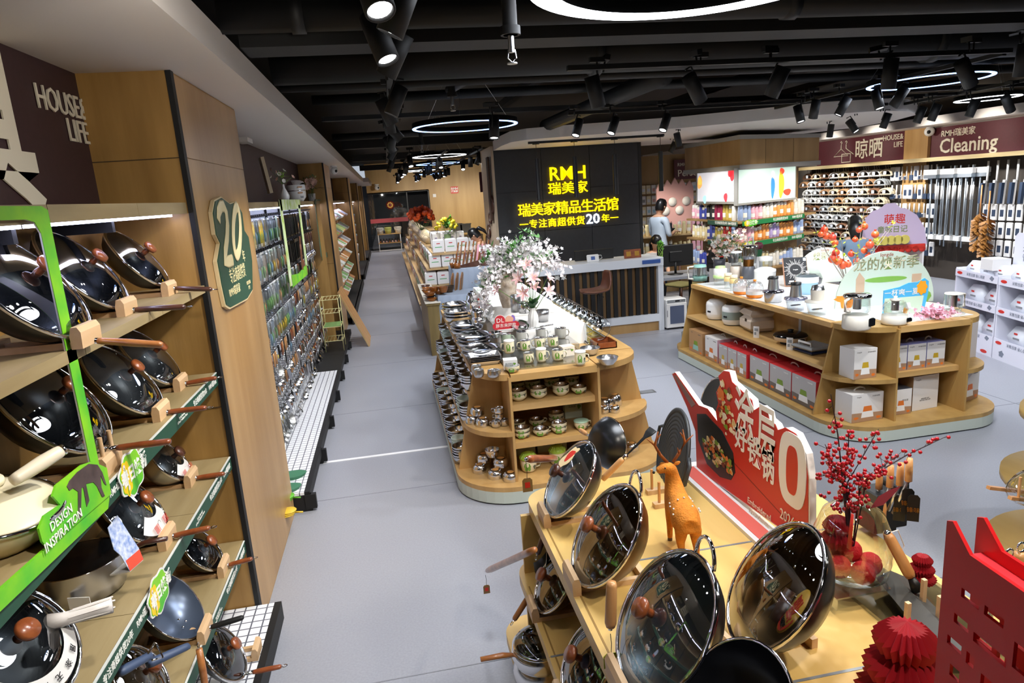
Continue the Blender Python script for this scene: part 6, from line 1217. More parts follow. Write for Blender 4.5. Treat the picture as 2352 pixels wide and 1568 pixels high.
for k in range(9):
    a = rnd.uniform(0, 2 * PI); r = rnd.uniform(.07, .12); tip = Vector((math.cos(a) * r, math.sin(a) * r, rnd.uniform(.2, .27))); w_ = Vector((-math.sin(a), math.cos(a), 0)) * .022; m_ = Vector((tip.x * .55, tip.y * .55, tip.z * .9)); base = Vector((0, 0, .15)); lf.add([base, m_ + w_, tip, m_ - w_, m_], [(0, 1, 4), (1, 2, 4), (2, 3, 4), (3, 0, 4)], 0)
st.obj('stems', STEMM, t); lf.obj('leaves', mat('leaf_deep', '#2f6a34', .5), t)
t = thing('display_cabinet', 'low olive wood cabinet with lace top beside the blue-grey cloth table', 'cabinet', (0, 0, 0))
OLV = wood('olive_cabinet', '#8f7a4c', '#6f5c34', 'z', 6)
MB().box(.44, .60, 9.35, 11.6, .0, .72).box(.42, .62, 9.33, 11.62, .72, .75).obj('body', OLV, t)
MB().box(.41, .63, 9.32, 11.6, .75, .753).obj('lace_cloth', mat('lace', '#d9d2c2', .8), t)
CLB = mat('blue_grey_cloth', '#98a3b4', .8, bump=.15, bscale=10)
t = thing('cloth_table', 'stepped table under a blue-grey cloth with wooden bowls and boards', 'table', (0, 0, 0)); drape(.61, 1.27, 9.45, 10.0, .02, .82, CLB, 'lower_cloth', t, .02, 3, 80); drape(.9, 1.55, 10.06, 10.7, .02, 1.12, CLB, 'upper_cloth', t, .02, 5, 80)
OLW = wood('olive_wood_bowl', '#a8641f', '#6f3a12', 'x', 14, .3, .4)
rnd = random.Random(12)
for i, (u, v, r, h, m) in enumerate(((985, 652, .085, .06, OLW), (1007, 655, .08, .05, OLW), (1030, 655, .075, .09, wood('dark_olive_wood', '#4f3a22', '#33240f', 'x', 14)), (1033, 662, .075, .06, OLW), (1015, 645, .07, .08, OLW), (993, 640, .07, .07, OLW), (1015, 668, .07, .03, mat('slate_lid', '#5f5f66', .4)), (978, 648, .06, .05, OLW))):
    q = aty(u, v, 9.6 + (i % 3) * .12); o = bowl((q.x, 9.58 + (i % 4) * .1, .825 + (.03 if i in (4, 5) else 0)), r, h, '%s turned wooden bowl of the group on the low cloth step' % nth(i), 'wooden bowls on the cloth table', m, m, name='wooden_bowl')
for i in range(6):
    q = aty(975 + i * 3, 690, 9.7); o = bowl((.52, 9.55 + i * .3, .755), .075, .035, '%s wooden dish from the front on the lace-topped cabinet' % nth(i), 'dishes on the lace cabinet', DKWOOD if i % 2 else OLW, DKWOOD if i % 2 else OLW, name='wooden_dish', cat='dish')
BLV = wood('live_edge_board', '#8a5a34', '#c89a62', 'z', 9)
for i in range(9):
    o = MB().prism([(-.06, 0), (.06, 0), (.075, .12), (.055, .24), (.02, .30), (.015, .38), (-.012, .38), (-.02, .30), (-.06, .22), (-.07, .1)], -.009, .009, 0, frame((0, 0, 0), (.25, 1, 0), (.22, 0, 1))).obj('serving_board', BLV if i % 2 else OLW, loc=(.96 + i * .058, 10.25 + (i % 2) * .05, 1.125)); tag(o, '%s live-edge wooden serving board from the aisle in the slanted board rack' % nth(i), 'board', 'serving boards on the cloth table')
t = thing('board_rack', 'dark slanted wooden rack under the serving boards', 'rack', (0, 0, 0)); MB().prism([(.92, 0), (1.5, 0), (1.5, .13), (.92, .015)], 0, .02, 0, Matrix(((1, 0, 0, 0), (0, 0, 1, 10.14), (0, 1, 0, 1.123), (0, 0, 0, 1)))).obj('side_rail', DKWOOD, t)
for i in range(3):
    o = MB().prism([(-.05, 0), (.05, 0), (.07, .1), (.05, .22), (.015, .26), (-.02, .26), (-.06, .18)], -.008, .008, 0, frame((0, 0, 0), (.4, 1, 0), (.2, 0, 1))).obj('serving_board', BLV, loc=(.84 + i * .07, 9.93, .825)); tag(o, '%s wooden board standing behind the turned bowls' % nth(i), 'board', 'boards behind the turned bowls')
for i in range(2):
    t = thing('wooden_basket', '%s small orange-brown carved basket on the upper cloth step' % ('rear', 'front')[i], 'basket', (.93 + .04 * i, 10.2 - .1 * i, 1.125)); MB().lathe([(0, 0), (.05, 0), (.06, .07), (.055, .07), (.045, .01)], 16).obj('body', OLW, t); MB().tube([(-.055, 0, .07), (-.04, 0, .13), (0, 0, .15), (.04, 0, .13), (.055, 0, .07)], .007, 6).obj('handle', OLW, t)
WSH = wood('pale_shelf', '#d8b98a', '#c3a270', 'y', 6)
t = thing('goods_gondola', 'long pale gondola of white bags and boxes along the aisle beyond the cloth table', 'display shelving', (0, 0, 0))
MB().box(.50, 1.7, 11.9, 24, 0, .12).obj('plinth', SAGE, t); MB().box(.85, 1.5, 11.95, 24, .12, 1.2).obj('core', WSH, t)
for z, x0 in ((.35, .42), (.65, .5), (.95, .6), (1.2, .72)): MB().box(x0, .9, 11.92, 24, z, z + .03).box(x0, 1.7 - (x0 - .42), 11.75, 11.96, z, z + .03).obj('shelf', WSH, t)
BAGW = mat('white_bag', '#f3f2f2', .4); BAGG = mat('bag_green_line', '#58b06a', .5); BAGR = mat('bag_red', '#c4313a', .5)
bg = MB().box(-.10, .10, -.05, .05, 0, .24, 0, None, .02).box(-.03, .03, -.052, -.05, .16, .175, 2).box(-.06, .06, -.052, -.05, .10, .112, 1).mesh('storage_bag', [BAGW, BAGG, BAGR])
rnd = random.Random(2)
for r, (z, x0, n) in enumerate(((.38, .48, 5), (.68, .56, 5), (.98, .66, 5), (1.23, .74, 4))):
    for k in range(n):
        o = link('storage_bag', bg, loc=(x0 + .1 + k * .215, 11.83, z)); tag(o, '%s white bag from the aisle on the %s end shelf of the pale gondola' % (nth(k), ('lowest', 'second', 'third', 'top')[r]), 'bag', 'white bags on the gondola end')
bx = [MB().box(-.09, .09, -.12, .12, 0, .2, 0, None, .015).box(-.0925, -.09, -.07, .07, .06, .14, 1).mesh('goods_bag', [m, m2]) for m, m2 in ((BAGW, BAGG), (CREAM, CARDW), (mat('bag_beige', '#d8c7ab', .6), CREAM), (BAGW, BAGR), (mat('jar_amber', '#b98a3a', .3), CREAM))]
for r, (z, x0) in enumerate(((.13, .46), (.38, .50), (.68, .58), (.98, .68))):
    for k in range(22):
        y = 12.2 + k * .54; o = link('goods_bag', bx[(0 if y < 14 and r > 0 else rnd.randrange(5))], loc=(x0 + .1, y, z)); o.scale = (1, 1.8, 1.2); tag(o, '%s packed item from the near end on the %s aisle shelf of the pale gondola' % (nth(k), ('lowest', 'second', 'third', 'top')[r]), 'packed goods', 'packed goods along the pale gondola')
bw = MB().box(-.16, .16, -.11, .11, 0, .3, 0, None, .01).box(-.05, .05, -.112, -.11, .2, .22, 1).mesh('white_box', [WHITEG, LILAC])
for k in range(7): o = link('white_box', bw, loc=(.86 + (k % 4) * .15, 12.6 + (k // 4) * .5, 1.24)); o.scale = (.42, 1, 1.0); tag(o, '%s tall white box of the group on top of the pale gondola' % nth(k), 'box', 'white boxes on the pale gondola')
for k in range(22):
    y = 14.4 + k * .42; o = link('dried_bouquet', [MB().ball((0, 0, .12), .13, 8, 0, None, 1.1).ball((.08, .05, .1), .09, 7, 1).ball((-.07, -.06, .1), .08, 7, 1).mesh('dried_bouquet', [CREAM, mat('bag_beige', '#d8c7ab')])][0], loc=(.85, y, 1.23)); tag(o, '%s pale ornament from the near end on the gondola top' % nth(k), 'ornament', 'pale ornaments on the gondola top')
def bush(p, label, vase_m, fm, lm_, n, r, zc, fs, seed, vh=.25, vr=.06, name='bouquet'):
    t = thing(name, label, 'bouquet', p); rnd = random.Random(seed); MB().lathe([(0, 0), (vr * .8, 0), (vr, vh * .5), (vr * .9, vh), (vr * .8, vh)], 16).obj('vase', vase_m, t); f = MB(); l = MB(); s = MB()
    for k in range(n):
        a = rnd.uniform(0, 2 * PI); e = rnd.uniform(-.1, 1.3); q = Vector((math.cos(a) * math.cos(e) * r, math.sin(a) * math.cos(e) * r, zc + math.sin(e) * r * .9)) * 1.0; q *= 1; f.ball(q, fs * rnd.uniform(.7, 1.2), 6, 0, k=4)
        if k % 4 == 0: s.tube([(0, 0, vh), q * .7, q], .004, 4)
    leafs(l, (0, 0, zc), n * 3, r * 1.0, fs * 2.2, rnd); f.obj('flowers', fm, t); l.obj('leaves', lm_, t); s.obj('stems', STEMM, t); return t
q = aty(968, 525, 16.0); bush((q.x, 16, 1.25), 'orange and red berry bouquet on the pale gondola', WHITE, mat('orange_flower', '#e0581c', .5), mat('leaf_red', '#a83a1c', .5), 60, .3, .45, .05, 3, .2)
q = aty(1028, 545, 12.5); bush((q.x, 12.5, 1.24), 'yellow lemon bouquet in a ribbed green vase on the pale gondola', mat('vase_sage', '#9fc08a', .4), mat('yellow_flower', '#f0d32a', .5), LEAF, 30, .19, .38, .035, 4, .27, .07)
q = aty(1140, 500, 14.0); bush((q.x + .15, 15.0, 1.3), 'orange dried bouquet beside the dark sign wall', WHITE, mat('orange_dry', '#d98a2c', .5), mat('leaf_tan', '#c9a85a', .5), 30, .22, .35, .03, 5); MB().box(-.2, .2, -.2, .2, -1.3, 0).obj('pedestal', WSH, [o for o in COL.objects if o.name.startswith('bouquet')][-1])
t = thing('low_rack', 'low white rack with buckets and slippers before the far glass door', 'rack', (.02, 30.2, 0)); b = MB()
for x in (-.42, .52):
    for y in (-.15, .15): b.tube([(x, y, 0), (x, y, .72)], .02, 6)
b.obj('leg', WHITE, t); MB().box(-.45, .55, -.18, .18, .72, .75).obj('shelf', MAPLEX, t); MB().box(-.45, .55, -.18, .18, .34, .37).obj('shelf', MAPLEX, t); MB().box(-.45, .55, -.18, .18, .02, .05).obj('shelf', WHITE, t)
for i, (x, m, lb) in enumerate(((-.32, mat('bucket_grey', '#c9cac4', .5), 'pale grey bucket'), (.02, mat('bucket_lime', '#c9cf72', .5), 'lime bucket'), (.45, mat('bucket_cream', '#e3dccb', .5), 'cream bucket'))):
    t = thing('bucket', lb + ' on the low rack before the far door', 'bucket', (.02 + x, 30.2, .75)); MB().lathe([(0, 0), (.12, 0), (.145, .26), (.155, .27), (.14, .26), (.11, .02)], 18).obj('body', m, t); MB().tube([(-.15, 0, .24), (-.13, -.1, .16), (0, -.16, .12), (.13, -.1, .16), (.15, 0, .24)], .008, 5).obj('handle', m, t)
for k in range(7): o = MB().ball((0, 0, .05), .07, 8, 0, Matrix.Diagonal((.6, 1.3, .7, 1))).obj('slipper', [OLW, PETP, PINKP][k % 3], loc=(-.33 + k * .13, 30.15, .37)); tag(o, '%s slipper on the middle board of the low rack' % nth(k), 'slipper', 'slippers on the low rack')
APW = mat('appliance_cream', '#e9e2d4', .3); APG = mat('appliance_sage', '#8f9c94', .3); APT = mat('appliance_taupe', '#cfc0b0', .3); DISP = mat('black_display', '#101114', .1); SMOKE = glass('smoky_plastic', '#8d8aa0', .2, .08); TEA = mat('tea_brown', '#7a4a2a', .3)
MINTA = mat('appliance_mint', '#8fc0b4', .3); LIMEA = mat('appliance_lime', '#b5d38c', .3); ORA = mat('orange_plastic', '#f08a1e', .3); SKY = mat('sky_blue_enamel', '#a9d3ea', .25); PEACH = mat('peach_plastic', '#f0cf8c', .4); BRONZ = mat('bronze_band', '#8a5a2a', .2, .9); SLATE = mat('slate_plastic', '#55565c', .3)
def app(u, v, z, name, label, cat, parts, rz=0, dy=.03, s=1.22):
    """appliance: parts = (name, material, profile) lathes; base centre on the board at the pixel"""
    q = atz(u, v, z); t = thing(name, label, cat, (q.x, q.y + dy, z), rz)
    for nm, m, pr in parts:
        b = MB()
        if pr[0] == 'box': b.box(*[k * s for k in pr[1:7]], 0, None, .008)
        elif pr[0] == 'tube': b.tube([Vector(k) * s for k in pr[1]], pr[2] * s, 8)
        else: b.lathe([(r * s, h * s) for r, h in pr], 26)
        b.obj(nm, m, t)
    return t
HB = lambda x0, x1, z0, z1, r=.1: ('tube', [(x0, 0, z0), (x1, 0, z0 + .01), (x1, 0, z1 - .01), (x0, 0, z1)], .009)
TZ = .935; feet = ('foot', BLACK, [(.0, 0), (.05, 0), (.05, .005), (0, .005)])
ricep = lambda m1, m2, r, h: [('foot', BLACK, [(0, 0), (r * .7, 0), (r * .7, .008), (0, .008)]), ('body', m1, [(r * .85, .008), (r, .04), (r, h * .7)]), ('band', m2, [(r * 1.004, h * .3), (r * 1.006, h * .32), (r * 1.006, h * .66), (r * 1.004, h * .68)]), ('lid', m1, [(r, h * .7), (r * 1.01, h * .72), (r * .95, h * .88), (r * .7, h), (0, h * 1.02)]), ('front_panel', DISP, ('box', -r * 1.03, -r * .9, -.02, .02, h * .38, h * .5))]
app(1652, 733, .55, 'rice_cooker', 'cream rice cooker with domed lid, farthest on the middle side shelf', 'rice cooker', ricep(WHITEG, WHITEG, .105, .19), .3, .05)
t = app(1690, 746, .55, 'rice_cooker', 'white rice cooker with sage green band and black lid window', 'rice cooker', ricep(WHITEG, APG, .105, .19), .3, .05); MB().lathe([(.09, .235), (.06, .2405), (0, .243)], 20).obj('lid_window', DISP, t)
q = atz(1738, 762, .55); t = thing('rice_cooker', 'large taupe rounded rice cooker with black display on the middle side shelf', 'rice cooker', (q.x + .05, q.y + .05, .55), -.1); MB().box(-.15, .15, -.14, .14, .01, .17, 0, None, .04).obj('body', APT, t); MB().box(-.152, .152, -.142, .142, .165, .24, 0, None, .05).obj('lid', APT, t); MB().box(-.154, -.15, -.04, .0, .12, .15).obj('display', DISP, t); MB().box(-.05, .05, -.02, .02, .235, .245).obj('lid_button', APW, t)
t = app(1822, 790, .55, 'electric_skillet', 'round cream electric skillet with black glass lid on the middle side shelf', 'skillet', [('foot', BLACK, [(0, 0), (.09, 0), (.09, .02), (0, .02)]), ('body', mat('skillet_cream', '#e6d2b8', .3), [(.09, .02), (.14, .035), (.155, .075)]), ('lid', DISP, [(.155, .076), (.14, .095), (.08, .11), (0, .115)]), ('lid_knob', BLACK, [(.015, .11), (.03, .13), (0, .135)])], 0, .05, 1.05)
for s in (-1, 1): MB().tube([(0, s * .15, .06), (-.02, s * .185, .065), (.02, s * .185, .065), (0, s * .15, .06)], .012, 6).obj('side_handle', BLACK, t)
q = atz(1880, 815, .55); t = thing('grill_pan', 'grey electric griddle with white arched handle and dark blue base', 'grill', (q.x + .03, q.y + .13, .55), .1); MB().box(-.12, .12, -.13, .13, .0, .03, 0, None, .012).obj('base', mat('navy_gloss', '#1d2640', .15), t); MB().box(-.13, .13, -.14, .14, .035, .07, 0, None, .02).obj('lid', GREY, t); MB().tube([(-.09, -.08, .07), (-.09, -.08, .1), (-.09, .08, .1), (-.09, .08, .07)], .011, 8).obj('handle', WHITE, t)
for i, (u, v) in enumerate(((1741, 775), (1818, 803))): q = atz(u, v, .55); t = thing('price_card', ('farther', 'nearer')[i] + ' small upright white price card on the middle side shelf', 'card', (q.x - .02, q.y, .55), -.9); MB().box(-.03, .03, -.001, .001, 0, .12).obj('card', WHITE, t); MB().box(-.02, .02, -.002, -.001, .07, .1).box(-.02, .0, -.002, -.001, .03, .06).obj('print', GREY, t)
app(1612, 645, TZ, 'electric_kettle', 'mint green glass kettle with cream handle at the far corner of the white top', 'kettle', [('base', MINTA, [(0, 0), (.07, 0), (.075, .05)]), ('glass', GLASS, [(.075, .05), (.065, .14)]), ('filter', STEELB, [(.03, .05), (.03, .14)]), ('lid', MINTA, [(.066, .14), (.06, .165), (0, .17)]), ('handle', APW, ('tube', [(-.07, 0, .15), (-.13, 0, .15), (-.13, 0, .03), (-.075, 0, .02)], .012))], 0, .05)
app(1658, 655, TZ, 'food_chopper', 'lime and white glass food chopper beside the mint kettle', 'chopper', [('glass', GLASS, [(.055, 0), (.065, .07)]), ('band', LIMEA, [(.066, .07), (.068, .1), (.06, .1)]), ('body', WHITE, [(.062, .1), (.062, .16), (.05, .165)]), ('cap', LIMEA, [(.05, .165), (.045, .185), (0, .19)])], 0, .04)
for i, u in enumerate((1675, 1688)): app(u, 663 + i * 5, TZ, 'portable_juicer', ('farther', 'nearer')[i] + ' small portable juicer with peach screw cap and clear cup', 'juicer', [('cup', GLASS, [(.032, 0), (.036, .07)]), ('motor', PEACH, [(.036, .07), (.036, .11), (.03, .115)]), ('cap', mat('pale_peach', '#f5e0b8', .4), [(.034, .12), (.034, .145), (0, .147)])], 0, .03)
for i, (u, v) in enumerate(((1707, 676), (1738, 684))): app(u, v, TZ, 'egg_steamer', ('farther', 'nearer')[i] + ' egg steamer with clear dome and orange base', 'egg steamer', [('base', ORA, [(.05, 0), (.068, .01), (.072, .03)]), ('tray', WHITEG, [(.072, .03), (.074, .06)]), ('dome', PLAST, [(.073, .06), (.07, .1), (.05, .13), (0, .14)]), ('knob', ORA, [(.012, .14), (.014, .155), (0, .157)])], 0, .04)
t = app(1700, 640, TZ, 'blender', 'tall beige blender with clear cup before the kiosk shelves', 'blender', [('motor', APT, [(.055, 0), (.06, .01), (.058, .12), (.05, .125)]), ('cup', GLASS, [(.05, .125), (.056, .26)]), ('cap', WHITE, [(.057, .26), (.056, .275), (0, .277)])], 0, .10)
app(1724, 641, TZ, 'coffee_grinder', 'dark grey grinder with amber bronze middle band', 'grinder', [('body', SLATE, [(.05, 0), (.068, .02), (.07, .1), (.055, .13)]), ('band', BRONZ, [(.05, .13), (.052, .2)]), ('cap', SLATE, [(.053, .2), (.05, .225), (0, .23)])], 0, .05)
app(1762, 650, TZ, 'small_cooker', 'white mini electric cooker with small black display behind the choppers', 'cooker', [('body', WHITEG, [(.085, 0), (.098, .02), (.1, .11)]), ('lid', WHITEG, [(.102, .11), (.1, .13), (.05, .15), (0, .15)]), ('display', DISP, ('box', -.03, .01, -.105, -.095, .04, .065))], 0, .05)
app(1757, 640, TZ, 'jug_blender', 'tall clear jug blender with white loop handle lid', 'blender', [('base', WHITEG, [(.06, 0), (.07, .02), (.06, .13)]), ('jug', GLASS, [(.06, .13), (.078, .3)]), ('lid', CHROME, [(.08, .3), (.075, .32), (0, .325)]), ('handle', WHITE, ('tube', [(-.03, 0, .32), (-.02, 0, .4), (.03, 0, .4), (.03, 0, .32)], .009))], 0, .35)
app(1812, 650, TZ, 'soy_maker', 'tall white topped glass jar machine behind the black cooktop', 'blender', [('jar', GLASS, [(.06, 0), (.065, .18)]), ('lid', mat('silver_white', '#cfcdca', .3), [(.068, .18), (.066, .22), (0, .23)])], 0, .5)
app(1770, 625, TZ + .0, 'silicone_cup', 'dark red ball-topped green cup beside the jug blender', 'cup', [('cup', mat('deep_green', '#2f6a44', .5), [(.03, .15), (.038, .19), (.042, .23)]), ('ball', mat('plum_red', '#7d3a48', .4), [(0, .22), (.04, .24), (.05, .27), (.035, .3), (0, .31)]), ('stem', WHITE, [(.045, -.001), (.04, .15), (.03, .15)])], 0, .3)
app(1781, 694, TZ, 'food_chopper', 'chopper with brushed steel bowl and steel motor head', 'chopper', [('bowl', STEELB, [(.06, 0), (.068, .005), (.075, .08)]), ('guard', SMOKE, [(.085, .08), (.084, .095), (.04, .105)]), ('motor', STEELB, [(.046, .1), (.036, .19)]), ('cap', BLACK, [(.037, .19), (.038, .21), (0, .213)])], 0, .04)
t = app(1833, 712, TZ, 'food_chopper', 'chopper with clear square bowl and steel motor head', 'chopper', [('bowl', PLAST, [(.06, 0), (.075, .08)]), ('blades', SLATE, ('box', -.04, .04, -.008, .008, .03, .04)), ('guard', SMOKE, [(.085, .08), (.084, .095), (.04, .105)]), ('motor', STEELB, [(.046, .1), (.036, .19)]), ('cap', BLACK, [(.037, .19), (.038, .21), (0, .213)])], 0, .04)
app(1883, 722, TZ, 'food_chopper', 'cream topped chopper with clear bowl next to the round sign', 'chopper', [('bowl', GLASS, [(.06, 0), (.08, .09)]), ('blades', SLATE, ('box', -.04, .04, -.008, .008, .03, .04)), ('plate', APW, [(.088, .09), (.086, .1), (.04, .105)]), ('motor', APW, [(.045, .1), (.05, .18)]), ('cap', STEELB, [(.048, .18), (.04, .21), (0, .22)])], 0, .04)
app(1860, 675, TZ, 'electric_pot', 'sky blue electric pot with white collar and glass lid', 'pot', [('body', SKY, [(.075, 0), (.085, .02), (.088, .1)]), ('collar', WHITEG, [(.092, .1), (.094, .15)]), ('lid', LIDG, [(.094, .15), (.06, .17), (0, .175)]), ('knob', WHITE, [(.014, .175), (.016, .195), (0, .197)])], 0, .05)
app(1885, 655, TZ, 'electric_pot', 'dark grey low multi cooker partly hidden behind the round sign', 'pot', [('body', SLATE, [(.1, 0), (.11, .05)]), ('lid', STEELB, [(.11, .05), (.09, .09), (0, .1)])], 0, .2)
t = app(1978, 757, TZ, 'tea_maker', 'cream tea maker base with tall clear jug at the front corner of the gondola', 'tea maker', [('base', APW, [(0, 0), (.082, 0), (.088, .01), (.086, .09), (.07, .095), (0, .095)]), ('jug', GLASS, [(.06, .1), (.08, .12), (.076, .21)]), ('infuser', STEELB, [(.025, .13), (.025, .19), (.03, .2)]), ('lid_rim', CHROME, [(.085, .21), (.088, .22), (.08, .23), (.03, .235), (0, .236)]), ('display', DISP, ('box', .0, .06, -.092, -.07, .02, .075)), ('handle', APW, ('tube', [(-.07, 0, .21), (-.115, 0, .2), (-.115, 0, .13), (-.075, 0, .12)], .01))], .3, .06)
app(2064, 745, TZ, 'tea_maker', 'low cream tea maker with clear teapot beside the pink blossom', 'tea maker', [('base', APW, [(0, 0), (.075, 0), (.08, .01), (.078, .06), (0, .065)]), ('pot', GLASS, [(.06, .066), (.082, .1), (.06, .15)]), ('infuser', STEELB, [(.024, .09), (.024, .15)]), ('lid', APW, [(.03, .155), (.035, .165), (.01, .17), (.012, .185), (0, .187)]), ('display', DISP, ('box', .015, .06, -.083, -.068, .015, .045))], .2, .05)
q = atz(2165, 738, .93); t = thing('glass_kettle', 'clear glass kettle with cream handle on a round plate at the far front corner', 'kettle', (4.62, 4.86, .932)); [MB().lathe(pr, 26).obj(n_, m_, t) for n_, m_, pr in (('plate', APW, [(0, 0), (.085, 0), (.09, .012), (0, .02)]), ('jug', GLASS, [(.06, .03), (.07, .05), (.066, .17)]), ('filter', STEELB, [(.03, .06), (.03, .16)]), ('base', APW, [(.062, .02), (.062, .035)]), ('lid', APW, [(.068, .17), (.066, .18), (0, .185)]))]; MB().tube([(.06, 0, .17), (.11, 0, .16), (.11, 0, .06), (.065, 0, .05)], .011, 8).obj('handle', APW, t)
c0 = atx(1838, 610, 4.0) if 0 else atz(1832, 655, .96); t = thing('induction_cooktop', 'black induction cooktop with white sunburst print tilted on a wooden easel', 'cooktop', M=frame((c0.x + .05, c0.y + .12, 1.10), (.86, -.3, .0), (.28, .42, .95)))
MB().box(-.13, .13, -.17, .17, -.03, .0, 0, None, .012).obj('body', mat('rose_gold_edge', '#c08a6a', .3, .6), t); MB().box(-.122, .122, -.165, .165, 0, .002).obj('glass_top', mat('matt_black_glass', '#0d0d0f', .5, spec=.25), t); b = MB()
for k in range(44): a = k * 2 * PI / 44; r0 = .062; r1 = .085 + .02 * (k % 3); b.box(r0, r1, -.0013, .0013, .002, .003, 0, T(0, .02, 0) @ RZ(a))
b.obj('sunburst_print', LETW, t); text('longde', .02, LETW, t, T(0, .02, .0025), .0, .0003); MB().box(.09, .118, .12, .155, .002, .003).obj('energy_label', SKY, t); MB().box(-.09, .06, -.14, -.135, .002, .003).box(-.08, -.03, -.125, -.11, .002, .003).box(.0, .05, -.125, -.11, .002, .003).obj('touch_keys', LETW, t)
o = MB().box(-.1, .1, -.05, .05, 0, .02).box(-.08, -.065, -.05, -.04, .02, .08).box(.065, .08, -.05, -.04, .02, .08).obj('easel', LTWOOD, loc=(c0.x + .04, c0.y, TZ), rot=(0, 0, -.3)); tag(o, 'small wooden easel under the black induction cooktop', 'easel')
def arch_sign(p, r, ht, title, label, rz=0, big=True):
    t = thing('arch_sign', label, 'sign', p, rz); M_ = RX(PI / 2); pl = [(r * math.cos(a), ht - r + r * math.sin(a)) for a in [PI * i / 30 for i in range(31)]] + [(-r, 0), (r, 0)]
    MB().prism(pl, -.012, 0, 0, M_).obj('board', mat('arch_sage', '#cfdccb', .5), t); f = lambda s, x, z, h, m, b_=0: text(s, h, m, t, M_ @ T(x, z, .002), b_, .0006)
    f(title, 0, ht * .76, r * .265, mat('title_brown', '#7a8a4a', .5), .016); f(title, -.002, ht * .76 + .002, r * .265, mat('title_cream', '#f3e6c8', .5), .005); f('longde', 0, ht * .93, r * .1, mat('brand_brown', '#a0503a', .5))
    if not big: return t
    b = MB()
    b.prism(cloud(0, .24, .2, .026, 20, 3, .02), .0, .003, 0, M_).prism(cloud(.34, .05, .1, .09, 16, 5, .1), .0, .003, 0, M_).obj('green_band', mat('arch_green', '#7fae4a', .5), t); f('乐享春鲜 活力满满', 0, .24, .034, LETW)
    MB().prism(cloud(-.36, .05, .06, .08, 14, 3, .05), .0, .003, 0, M_).prism(cloud(-.4, .09, .08, .03, 14, 6, .2), 0, .002, 0, M_).obj('orange_print', ORA, t)
    MB().prism([(-.28, .1), (-.2, .1), (-.2, .26), (-.25, .32), (-.28, .26)], .0, .003, 0, M_).prism([(.25, .1), (.33, .1), (.34, .27), (.25, .27)], .0, .003, 0, M_).obj('appliance_print', mat('print_beige', '#c9a98c', .5), t)
    return t
q = aty(2022, 700, 5.5); arch_sign((q.x, 5.45, TZ), .47, .50, '龙的焕新季', 'large sage green half-round sign with cream characters on the appliance gondola', -.12)
q = aty(1893, 640, 6.9); arch_sign((q.x, 6.9, TZ), .36, .40, '焕新季', 'smaller half-round sage sign behind the pomegranate branches', -.1, False)
t = thing('counter_card', 'blue and green summer drink card with an orange splash before the half-round sign', 'sign', (4.30, 5.02, TZ), -.1); M_ = RX(PI / 2) 
MB().prism([(-.2, .0), (.17, .0), (.2, .17), (.2, .27), (.16, .3), (.1, .27), (.02, .27), (-.06, .24), (-.2, .22)], -.008, 0, 0, M_).obj('board', mat('card_sky', '#4fb4e6', .5), t); MB().prism([(-.19, .0), (.14, .0), (.16, .15), (-.19, .15)], 0, .003, 0, M_).obj('mint_area', mat('card_mint', '#cfe6cc', .5), t); text('一杯爽一夏', .062, LETW, t, M_ @ T(-.04, .19, .002), .004, .0008)
MB().prism(cloud(.14, .22, .045, .06, 20, 7, .15), 0, .004, 0, M_).prism(cloud(.0, .03, .02, .03, 10), .003, .004, 0, M_).obj('juice_splash', mat('juice_orange', '#f5a423', .5), t)
MB().prism([(-.12, .02), (-.02, .02), (-.02, .08), (-.12, .08)], .003, .005, 0, M_).prism([(-.0, .05), (.05, .05), (.04, .1), (.01, .1)], .003, .005, 0, M_).obj('drink_print', mat('drink_white', '#eef2ea', .5), t)
t = thing('pink_blossom', 'spray of pink artificial blossom lying at the front of the appliance gondola', 'flowers', (4.36, 4.78, .937)); rnd = random.Random(14); f = MB(); s = MB()
for k in range(170): blossom(f, Vector((rnd.gauss(0, .07), rnd.gauss(0, .06), abs(rnd.gauss(.02, .03)) + .01)), rnd.uniform(.014, .024), rnd, 0, 5, .5)
for k in range(5): s.tube([(rnd.uniform(-.05, .05), 0, .0), (rnd.uniform(-.12, .1), rnd.uniform(-.1, .1), .05)], .003, 4)
o = f.obj('petals', mat('blossom_pink', '#f0b4c6', .5), t); o['kind'] = 'stuff'; s.obj('twigs', STEMM, t)
KR = mat('kraft_carton', '#b58a5c', .6); WC = mat('carton_white', '#e4e0db', .5); RC = mat('carton_red', '#c92f33', .45); GC = mat('carton_grey', '#b9b4b0', .5); PU = mat('carton_violet', '#8f93cf', .5); PKC = mat('carton_pink', '#d8a8b4', .5)
def art_app(c1, c2, kind=0):
    def f(t, w_, d_, h):
        M_ = T(0, -d_ / 2 - .0012, 0) @ RX(PI / 2)
        MB().prism([(-w_ * .5, 0), (w_ * .5, 0), (w_ * .5, h * .28), (-w_ * .5, h * .34)], 0, .0003, 0, M_).obj('table_print', mat('print_table', '#b08a6a', .5) if kind != 2 else mat('print_dark', '#6e6660', .5), t)
        cx = 0 if kind != 3 else w_ * .05
        MB().prism([(cx - w_ * .2, h * .14), (cx + w_ * .2, h * .14), (cx + w_ * .17, h * .36), (cx - w_ * .17, h * .36)], .0003, .0008, 0, M_).obj('appliance_picture', c1, t)
        MB().prism([(cx - w_ * .15, h * .36), (cx + w_ * .15, h * .36), (cx + w_ * .12, h * .55), (cx - w_ * .12, h * .55)], .0003, .0008, 0, M_).obj('food_picture', c2, t)
        MB().prism(cloud(w_ * .36, h * .1, w_ * .08, h * .05, 10, 3, .1), .0003, .0008, 0, M_).prism(cloud(-w_ * .36, h * .15, w_ * .08, h * .05, 10, 3, .1), .0003, .0008, 0, M_).obj('side_food_picture', FOODM[2], t)
    return f
LT = [('longde', -.28, .9, .016), ('多功能电煮锅', .26, .88, .012)]
